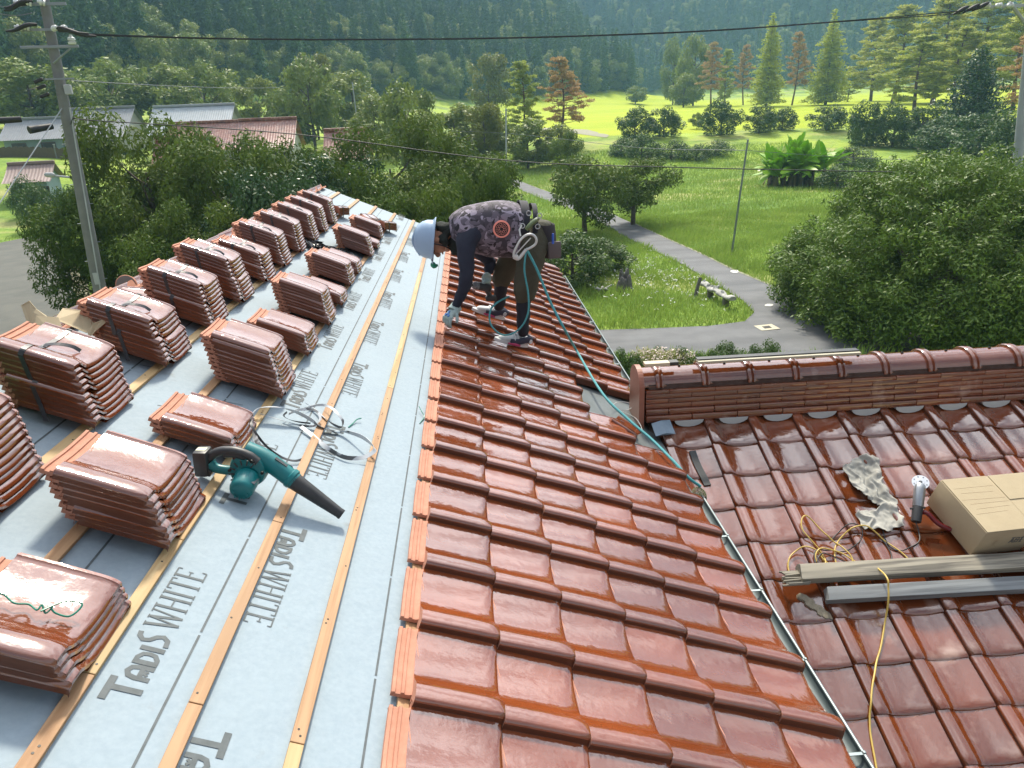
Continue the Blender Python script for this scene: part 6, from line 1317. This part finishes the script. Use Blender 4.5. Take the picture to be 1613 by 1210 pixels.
# body: pelvis, spine, neck, head; arms; legs
nh, nk, na_ = at_Y(838, 388, Yn + .10), at_Y(826, 462, Yn + .03), nf + R_N * .055
fh, fk, fa = at_Y(812, 388, Yf - .10), at_Y(790, 440, Yf - .02), ff + R_N * .055 + V3(.045, 0, .0)
na_ = at_Y(823, 533, Yn + .0)
hc = at_Y(687, 378, Ym - .04)
nsh, nel, nwr = at_Y(734, 378, Ym - .22), at_Y(736, 440, Ym - .30), at_Y(716, 487, Yn + .0)
fsh, fel, fwr = at_Y(742, 382, Ym + .17), at_Y(775, 415, Ym + .24), at_Y(768, 431, Ym + .14)
pts = [pel, (pel * .6 + ch * .4) + V3(0, 0, .03), ch, at_Y(712, 362, Ym - .04), hc, nsh, nel, nwr, fsh, fel, fwr, nh, nk, na_, fh, fk, fa, at_Y(700, 366, Ym - .04)]
edges = [(0, 1), (1, 2), (2, 3), (3, 17), (17, 4), (2, 5), (5, 6), (6, 7), (2, 8), (8, 9), (9, 10), (0, 11), (11, 12), (12, 13), (0, 14), (14, 15), (15, 16)]
rad = [.135, .13, .135, .065, .085, .075, .052, .036, .07, .05, .036, .095, .062, .042, .09, .06, .042, .055]
bm_ = skin(pts, edges, rad, 2); V = pverts(bm_); segs = [(pts[a], pts[b], k) for (a, b), k in zip(edges, ['t', 't', 't', 'n', 'n', 'a', 'a', 'a', 'a', 'a', 'a', 'p', 'p', 'l', 'p', 'p', 'l'])]
pc = np.array([np.mean([V[i] for i in p.vertices], 0) for p in bm_.polygons]); best = np.full(len(pc), 1e9); lab = np.zeros(len(pc), int); code = {'t': 0, 'n': 1, 'a': 0, 'p': 2, 'l': 3}
for a, b, k in segs:
    d = b - a; tt = np.clip(((pc - a) @ d) / (d @ d), 0, 1); q = np.linalg.norm(pc - a - tt[:, None] * d, axis=1); s_ = q < best; best[s_] = q[s_]; lab[s_] = code[k]
bm_.polygons.foreach_set('material_index', lab.astype(np.int32)); ripple(bm_, .006, 30)
body = child('body', bm_, person, [M_NAVY, M_SKIN, M_OLIVE, M_BLACKC])
# face: nose, eyes, brow, mouth, ear (the head looks down at the tiles)
crown = unit(V3(-.97, 0, .14)); face = unit(V3(-.16, -.20, -.97)); face = unit(face - crown * (face @ crown)); side = np.cross(crown, face)      # side points to the camera
if side[1] > 0: side = -side
mb = MB(); hp = lambda f, c_, s_: hc + face * f + crown * c_ + side * s_
mb.lathe(hp(.0, -.015, 0), face, [(-.07, .03), (-.06, .065), (-.02, .083), (.03, .080), (.065, .064), (.085, .040), (.092, .012)], 18, x=crown, sy=.86)
mb.tube(spline([hp(.085, .015, 0), hp(.10, -.008, 0), hp(.108, -.022, 0), hp(.09, -.03, 0)], 4), [.008, .009, .010, .011, .012, .013, .014, .015, .015, .014, .013, .012, .01], 8)
mb.tube(spline([hp(.082, -.052, -.022), hp(.093, -.054, 0), hp(.082, -.052, .022)], 4), .006, 6); mb.lathe(hp(.03, -.08, 0), unit(face - crown * .6), [(0, .05), (.03, .04), (.045, .018)], 12)
mb.lathe(hp(.0, -.005, .083), side, [(-.006, .030), (.008, .026), (.012, .012)], 12, x=crown, sy=.6); mb.lathe(hp(.0, -.005, -.083), -side, [(-.006, .030), (.008, .026), (.012, .012)], 12, x=crown, sy=.6)
fo_ = mb.build('face', M_SKIN, person, True)
mb = MB()
for s_ in (-.030, .030): mb.lathe(hp(.078, .012, s_), face, [(-.004, .011), (.005, .010), (.008, .004)], 10)
mb.build('eye', mat('eye', (.05, .04, .035), rough=.2), fo_, True)
# helmet with brim and chin strap
mb = MB(); hb = hp(.0, .022, 0); prof_ = [(-.012, .158), (-.006, .160), (.0, .150), (.010, .138), (.05, .135), (.085, .121), (.115, .095), (.133, .062), (.142, .025), (.143, 0)]
mb.lathe(hb, crown, prof_, 30, x=face, sy=.84, cap=False); mb.lathe(hb, crown, [(-.012, .157), (.005, .134), (.05, .131), (.10, .10), (.13, .05), (.135, 0)], 30, x=face, sy=.84, cap=False)
P = [hb + face * .145 + crown * .004 + side * s_ for s_ in (-.085, -.045, 0, .045, .085)]; P2 = [hb + face * (.145 + .045 * (1 - (s_ / .1) ** 2)) - crown * .012 + side * s_ * .9 for s_ in (-.085, -.045, 0, .045, .085)]
mb.add(P + P2, [(i, i + 1, 6 + i, 5 + i) for i in range(4)])
for s_ in (-.03, 0, .03): mb.tube(spline([hb + face * .12 + crown * .085 + side * s_, hb + crown * .144 + face * .03 + side * s_, hb - face * .06 + crown * .128 + side * s_], 5), .006, 6)
hel = mb.build('helmet', M_HELM, person, True); 
mb = MB(); mb.tube(spline([hb + face * .165 - crown * .01 + side * .02, hb + face * .185 - crown * .02 + side * .01, hb + face * .178 - crown * .045 - side * .01], 4), [.016, .018, .02, .021, .02, .018, .015, .012, .008], 8); mb.build('visor_tip', mat('green_plastic', (.005, .22, .13), rough=.3), hel, True)
mb = MB(); mb.tube(spline([hb + side * .12 + face * .03, hp(.04, -.06, .075), hp(.06, -.115, .02), hp(.04, -.06, -.075), hb - side * .12 + face * .03], 6), .005, 6); mb.build('chin_strap', M_BLACKC, hel, True)
# towel hood hanging behind the helmet and round the neck
hd = skin([hp(-.075, .0, .0), hp(-.085, -.06, .0), hp(-.06, -.13, 0), hp(.02, -.155, .02), hp(.0, -.05, .085), hp(.03, -.10, .08), hp(.0, -.05, -.085), hp(.10, -.15, .05)], [(0, 1), (1, 2), (2, 3), (1, 4), (4, 5), (1, 6), (3, 7)], [.07, .085, .09, .085, .035, .04, .035, .045], 2, 1); relax(hd, 2); ripple(hd, .010, 45); child('hood', hd, person, [M_HOOD])
# vest
axv = unit(ch - pel); lat = unit(np.cross(axv, V3(0, 0, 1))); upv = np.cross(lat, axv); lv = np.linalg.norm(ch - pel)
rings = [(.035, .155, .19, .195), (.07, .172, .215, .212), (.16, .178, .232, .214), (.27, .176, .228, .212), (lv * .80, .170, .205, .210), (lv, .160, .185, .205), (lv + .06, .140, .16, .190), (lv + .11, .108, .12, .155), (lv + .145, .078, .085, .100), (lv + .16, .05, .055, .065)]
fr = spline([V3(*q[1:]) for q in rings], 3); fx = spline([V3(q[0], 0, 0) for q in rings], 3); VV = []; kk_ = 36
for i, (q, x_) in enumerate(zip(fr, fx)):
    c = pel + axv * x_[0] + upv * (-.004 + .03 * math.sin(min(x_[0] / lv, 1) * 3.14))
    for j in range(kk_):
        t_ = 6.2832 * j / kk_; cs, sn = math.cos(t_), math.sin(t_); rz_ = q[0] * .95 if sn > 0 else q[1]
        fold = 1 + .022 * math.sin(5 * t_ + 9 * x_[0] + 2 * math.sin(7 * x_[0])) + .014 * math.sin(23 * x_[0] + 3 * t_)
        VV.append(c + (lat * np.sign(cs) * abs(cs) ** .85 * q[2] + upv * np.sign(sn) * abs(sn) ** .85 * rz_) * fold)
FF = [(i * kk_ + j, i * kk_ + (j + 1) % kk_, (i + 1) * kk_ + (j + 1) % kk_, (i + 1) * kk_ + j) for i in range(len(fr) - 1) for j in range(kk_)]
vm = mesh_np('vest', np.array(VV), FF, []); relax(vm, 1); child('vest', vm, person, [M_CAMO])
vb = BVHTree.FromPolygons([Vector(p) for p in pverts(vm) + org(person)], [tuple(p.vertices) for p in vm.polygons])
def on_vest(x, y):
    h = vb.ray_cast(Vector(CAM), Vector(ray(x, y))); return (V3(*h[0]), V3(*h[1])) if h[0] is not None else (at_Y(x, y, Ym - .2), V3(0, -1, .2))
p, nrm = on_vest(790, 361); nrm = unit(nrm if nrm @ (CAM - p) > 0 else -nrm); nrm = unit(nrm + unit(CAM - p) * .6); p = p + unit(CAM - p) * .012
mb = MB(); mb.lathe(p, nrm, [(-.02, .058), (.0, .060), (.002, .058), (.002, 0)], 32, cap=False); em = mb.build('emblem', mat('salmon_patch', (.85, .30, .24), rough=.7), person)
mb = MB(); a = unit(np.cross(nrm, V3(0, 0, 1))); b = np.cross(a, nrm); pp = p + nrm * .0035
def ringp(r0, r1, k=28): return mb.add([pp + (a * math.cos(6.2832 * i / k) + b * math.sin(6.2832 * i / k)) * rr for i in range(k) for rr in (r0, r1)], [(2 * i, 2 * i + 1, 2 * ((i + 1) % k) + 1, 2 * ((i + 1) % k)) for i in range(k)])
ringp(.040, .047); ringp(.020, .024); ringp(.0, .010)
for i in range(8):
    q = i * math.pi / 4 + .2; d = a * math.cos(q) + b * math.sin(q); e = np.cross(d, nrm); mb.add([pp + nrm * .0004 + d * .009 + e * .003, pp + nrm * .0004 + d * .041 + e * .003, pp + nrm * .0004 + d * .041 - e * .003, pp + nrm * .0004 + d * .009 - e * .003], [(0, 1, 2, 3)])
    q += .39; d = a * math.cos(q) + b * math.sin(q); e = np.cross(d, nrm); mb.add([pp + nrm * .0004 + d * .027 + e * .006, pp + nrm * .0004 + d * .037 + e * .009, pp + nrm * .0004 + d * .037 - e * .009, pp + nrm * .0004 + d * .027 - e * .006], [(0, 1, 2, 3)])
mb.build('emblem_mark', mat('emblem_ink', (.02, .01, .01), rough=.6), em)
# trousers: loose, cut off below the knee
sd_ = unit(nh - fh)
tr = skin([pel + V3(.0, 0, .01), pel + V3(.055, -.07, -.04), pel + V3(.05, .08, -.04), nh + V3(.005, 0, -.02), nk + V3(.004, 0, .03), (nk * .72 + na_ * .28), fh + V3(0, 0, -.02), fk + V3(0, 0, .02), (fk * .7 + fa * .3), pel + V3(.085, 0, -.01)], [(0, 1), (0, 2), (1, 3), (3, 4), (4, 5), (2, 6), (6, 7), (7, 8), (0, 9)], [(.15, .16), .13, .13, .118, .103, .082, .112, .095, .072, .095], 2); relax(tr, 3); ripple(tr, .007, 38, 2); child('trousers', tr, person, [M_OLIVE])
# belt, harness, pouch
mb = MB(); ax = unit(ch - pel); bx = pel + ax * .055 + V3(0, 0, .02); a = unit(np.cross(ax, V3(0, 1, 0))); b = np.cross(ax, a)
P = [bx + a * math.cos(q) * .178 + b * math.sin(q) * .205 for q in [i * 6.2832 / 28 for i in range(29)]]; mb.ribbon(P, ax * .030, .006)
P = [bx + ax * (-.075) + a * math.cos(q) * .165 + b * math.sin(q) * .185 for q in [i * 6.2832 / 28 for i in range(29)]]; mb.ribbon(P, ax * .018, .005); belt = mb.build('belt', M_BLACKC, person, True)
mb = MB(); p, nrm = on_vest(832, 355); c = at_Y(838, 352, Ym - .25); mb.tube(spline([at_Y(829, 362, Ym - .25), at_Y(838, 352, Ym - .25), at_Y(848, 344, Ym - .24)], 4), [.022, .026, .028, .028, .028, .028, .028, .025, .02], 10, flat=.6); mb.build('lanyard_case', mat('olive_case', (.10, .14, .06), rough=.4), belt, True)
mb = MB()
for x, y in ((823, 356), (833, 336), (850, 340), (847, 357)): c = at_Y(x, y, Ym - .27); mb.tube([c + V3(math.cos(q), 0, math.sin(q)) * .016 for q in [i * .6283 for i in range(11)]], .004, 6, cap=False)
mb.build('buckle_ring', M_SILVER, belt, True)
pcx = at_Y(864, 378, Ym - .08); mb = MB(); mb.lathe(pcx + V3(.01, 0, -.13), unit(V3(-.12, 0, 1)), [(0, .03), (.01, .050), (.06, .060), (.15, .064), (.225, .066), (.245, .064), (.237, .055), (.19, .05)], 16, sy=1.3, x=V3(1, 0, 0)); po = mb.build('tool_pouch', mat('pouch_cloth', (.035, .034, .04), rough=.85, noise=(8, .6, (.06, .055, .055), 4)), person, True)
mb = MB(); mb.box(pcx + V3(.03, -.105, -.055), (.10, .03, .12), (unit(V3(1, .3, 0)), unit(V3(-.3, 1, 0)), V3(0, 0, 1)), bev=.012); mb.build('pocket', mat('grey_pocket', (.10, .085, .085), rough=.85), po, True)
mb = MB(); mb.tube([at_Y(871, 384, Ym - .22), at_Y(871, 368, Ym - .22)], .008, 7); mb.build('blue_pen', mat('blue_pen', (.03, .10, .5), rough=.3), po, True)
# snap hook hanging at the hip
HY = Yn - .06; mb = MB(); px_ = [(809, 405), (810, 397), (815, 386), (821, 377), (828, 371), (836, 369), (842, 372), (845, 378), (843, 385), (836, 390), (829, 393)]; mb.tube(spline([at_Y(x, y, HY) for x, y in px_], 4), .0125, 8, flat=.7); mb.tube(spline([at_Y(x, y, HY) for x, y in ((809, 405), (816, 408), (822, 402), (829, 393))], 4), .012, 8); mb.tube([at_Y(813, 400, HY), at_Y(836, 375, HY)], .0045, 6); mb.lathe(at_Y(813, 404, HY + .01), (0, -1, 0), [(0, .016), (.02, .016), (.023, .008)], 14); mb.tube([at_Y(820, 372, HY), at_Y(818, 362, HY + .01), at_Y(822, 355, HY + .02)], .006, 6)
mb.build('snap_hook', mat('pale_alloy', (.58, .60, .58), rough=.35, metal=.3), person, True)
# shoes
def shoe(heel, toe, name):
    d = unit(toe - heel); up = unit(R_N - d * (R_N @ d)); s_ = np.cross(up, d); ln = np.linalg.norm(toe - heel)
    sk = skin([heel + up * .035, heel + d * ln * .42 + up * .042, heel + d * ln * .78 + up * .032, toe + up * .026, heel + d * .03 + up * .085], [(0, 1), (1, 2), (2, 3), (0, 4)], [(.036, .036), (.042, .036), (.043, .030), (.03, .022), .042], 2, 1); o = child('shoe', sk, person, [M_SHOEW])
    mb = MB()
    n = 18; out_ = []
    for i in range(n): q = 6.2832 * i / n; out_.append(heel + d * (ln * .5 + math.cos(q) * (ln * .5 + .03)) + s_ * math.sin(q) * (.044 + .004 * math.cos(q)) + up * .002)
    mb.prism(out_, up * .022); mb.build('sole', M_SHOEW, o, True); nr_ = s_ if s_[1] < 0 else -s_; mb = MB(); mb.tube([heel + d * ln * .30 + nr_ * .048 + up * .014, heel + d * ln * .5 + nr_ * .050 + up * .018, heel + d * ln * .72 + nr_ * .047 + up * .014], [.008, .013, .006], 8); mb.build('pink_accent', M_PINK, o, True)
    near = s_ if s_[1] < 0 else -s_
    mb = MB(); mb.tube(spline([heel - d * .030 + up * .055, heel + d * .02 + up * .070 + near * .040, heel + d * ln * .36 + up * .045 + near * .046, heel + d * ln * .66 + up * .032 + near * .044], 5), [.030] * 6 + [.026] * 5 + [.020] * 5, 8, flat=.55, up=near)
    mb.tube(spline([heel - d * .030 + up * .055, heel + d * .02 + up * .070 - near * .040, heel + d * ln * .36 + up * .045 - near * .046], 5), .028, 8, flat=.55, up=near); mb.build('side_panel', M_SHOEN, o, True)
    mb = MB()
    for f in (.30, .42, .54): c = heel + d * ln * f; mb.tube(spline([c - s_ * .050 + up * .045, c - s_ * .02 + up * (.094 - .04 * f), c + s_ * .02 + up * (.094 - .04 * f), c + s_ * .050 + up * .045], 4), .0075, 6)
    mb.lathe(heel + d * .0 + up * .062 + near * .052, near, [(-.004, .016), (.004, .014)], 12); mb.build('lace', M_SHOEW, o, True)
shoe(RQ(826, 546, .045), RQ(783, 537, .045), 1); shoe(RQ(789, 503, .045), RQ(748, 490, .045), 1)
# gloved hands with five fingers
def hand(wr, d, palm, name, curl=.5, sgn=1, L_=.085):
    d = unit(d); palm = unit(palm - d * (palm @ d)); s_ = np.cross(palm, d) * sgn; k = wr + d * L_
    P = [wr, wr + d * L_ * .5, k, ]; E = [(0, 1), (1, 2)]; Rr = [(.034, .03), (.040, .026), (.042, .022)]
    for i, (o_, ln) in enumerate(((-.033, .068), (-.011, .078), (.011, .074), (.033, .058))):
        b0 = len(P); a1 = k + s_ * o_ + d * .004; c1 = curl + .07 * i; d1 = unit(d * math.cos(c1) + palm * math.sin(c1)); d2 = unit(d * math.cos(2 * c1) + palm * math.sin(2 * c1)); d3 = unit(d * math.cos(2.7 * c1) + palm * math.sin(2.7 * c1))
        P += [a1, a1 + d1 * ln * .45, a1 + d1 * ln * .45 + d2 * ln * .32, a1 + d1 * ln * .45 + d2 * ln * .32 + d3 * ln * .26]; E += [(2, b0), (b0, b0 + 1), (b0 + 1, b0 + 2), (b0 + 2, b0 + 3)]; Rr += [.0125, .0115, .0105, .0090]
    b0 = len(P); t0 = wr + d * L_ * .35 - s_ * .042; P += [t0, t0 + unit(d * .7 - s_ * .6 + palm * .3) * .038, t0 + unit(d * .8 - s_ * .4 + palm * .5) * .068]; E += [(1, b0), (b0, b0 + 1), (b0 + 1, b0 + 2)]; Rr += [.015, .0125, .0105]
    m_ = skin(P, E, Rr, 2, 1); o = child('glove', m_, person, [M_GLOVE]); return o, s_, palm, k
hd_end = RQ(697, 512, .035); o, s_, pl, k = hand(nwr, hd_end - nwr, V3(-.3, -.1, -1), 'near', .62, 1)
mb = MB(); pb_ = nwr + unit(hd_end - nwr) * .062 - pl * .026
for dx, dy in ((0, 0), (.014, .012), (-.012, .014), (.004, -.016)): mb.lathe(pb_ + s_ * dx + unit(hd_end - nwr) * dy, -pl, [(-.004, .011), (.0025, .009)], 8)
mb.build('glove_print', M_PALM, o, True)
mb = MB(); mb.lathe(nwr - unit(hd_end - nwr) * .03, unit(hd_end - nwr), [(0, .042), (.05, .043)], 14, cap=False); mb.build('cuff', M_GLOVE, o, True)
hd_f = at_Y(764, 456, Ym + .05); hand(fwr, hd_f - fwr, V3(-1, -.2, -.2), 'far', .75, -1)
# impact driver in the far hand
c = at_Y(760, 452, Ym + .05); t = thing('impact_driver', 'grey black cordless driver held in the worker\'s far hand', 'power tool', c); mb = MB(); ax = unit(at_Y(744, 446, Ym) - at_Y(776, 452, Ym + .05)); mb.lathe(c - ax * .07, ax, [(0, .02), (.01, .030), (.09, .031), (.11, .026), (.14, .018), (.15, .010), (.19, .006)], 14); mb.build('motor_head', M_BLACKP, t, True)
mb = MB(); mb.lathe(c + ax * .035, ax, [(0, .032), (.03, .031), (.045, .022)], 14); mb.build('collar', M_GREYL, t, True)
mb = MB(); mb.tube([c - ax * .02, c - ax * .06 + V3(0, 0, -.06)], .019, 9); mb.box(c - ax * .065 + V3(0, 0, -.075), (.08, .06, .04), bev=.01); mb.build('grip', M_BLACKP, t, True)
# teal safety rope
M_ROPE = mat('teal_rope', (.07, .33, .35), rough=.7, noise=(90, .7, (.04, .22, .25), 2), bump=(120, .5, .003))
mb = MB(); mb.tube(spline([at_Y(829, 392, HY), at_Y(845, 423, HY - .0), at_Y(868, 478, HY - .06), at_Y(891, 522, HY - .14), RQ(908, 552, .10), RQ(949, 620, .075), RQ(991, 662, .05), RQ(1026, 692, .04), RQ(1062, 728, .035), RQ(1084, 752, .01), RP(1.335, 3.60) + V3(.03, .02, -.03)], 7), .0090, 8)
mb.tube(spline([at_Y(829, 393, HY), at_Y(826, 425, HY - .01), at_Y(832, 462, HY - .02), at_Y(832, 492, HY - .03), at_Y(822, 514, HY - .03), at_Y(806, 526, HY - .02), at_Y(790, 527, HY), at_Y(776, 516, HY + .02), at_Y(771, 502, HY + .05), at_Y(774, 486, HY + .09), at_Y(786, 475, HY + .13), at_Y(802, 467, HY + .2)], 7), .0065, 8)
tag(mb.build('safety_rope', M_ROPE, None, True), 'teal safety rope running from the worker\'s hip hook down to the gutter basket', 'rope')
for o in COL.objects:
    if 'category' in o.keys() and 'kind' not in o.keys(): o['kind'] = 'thing'
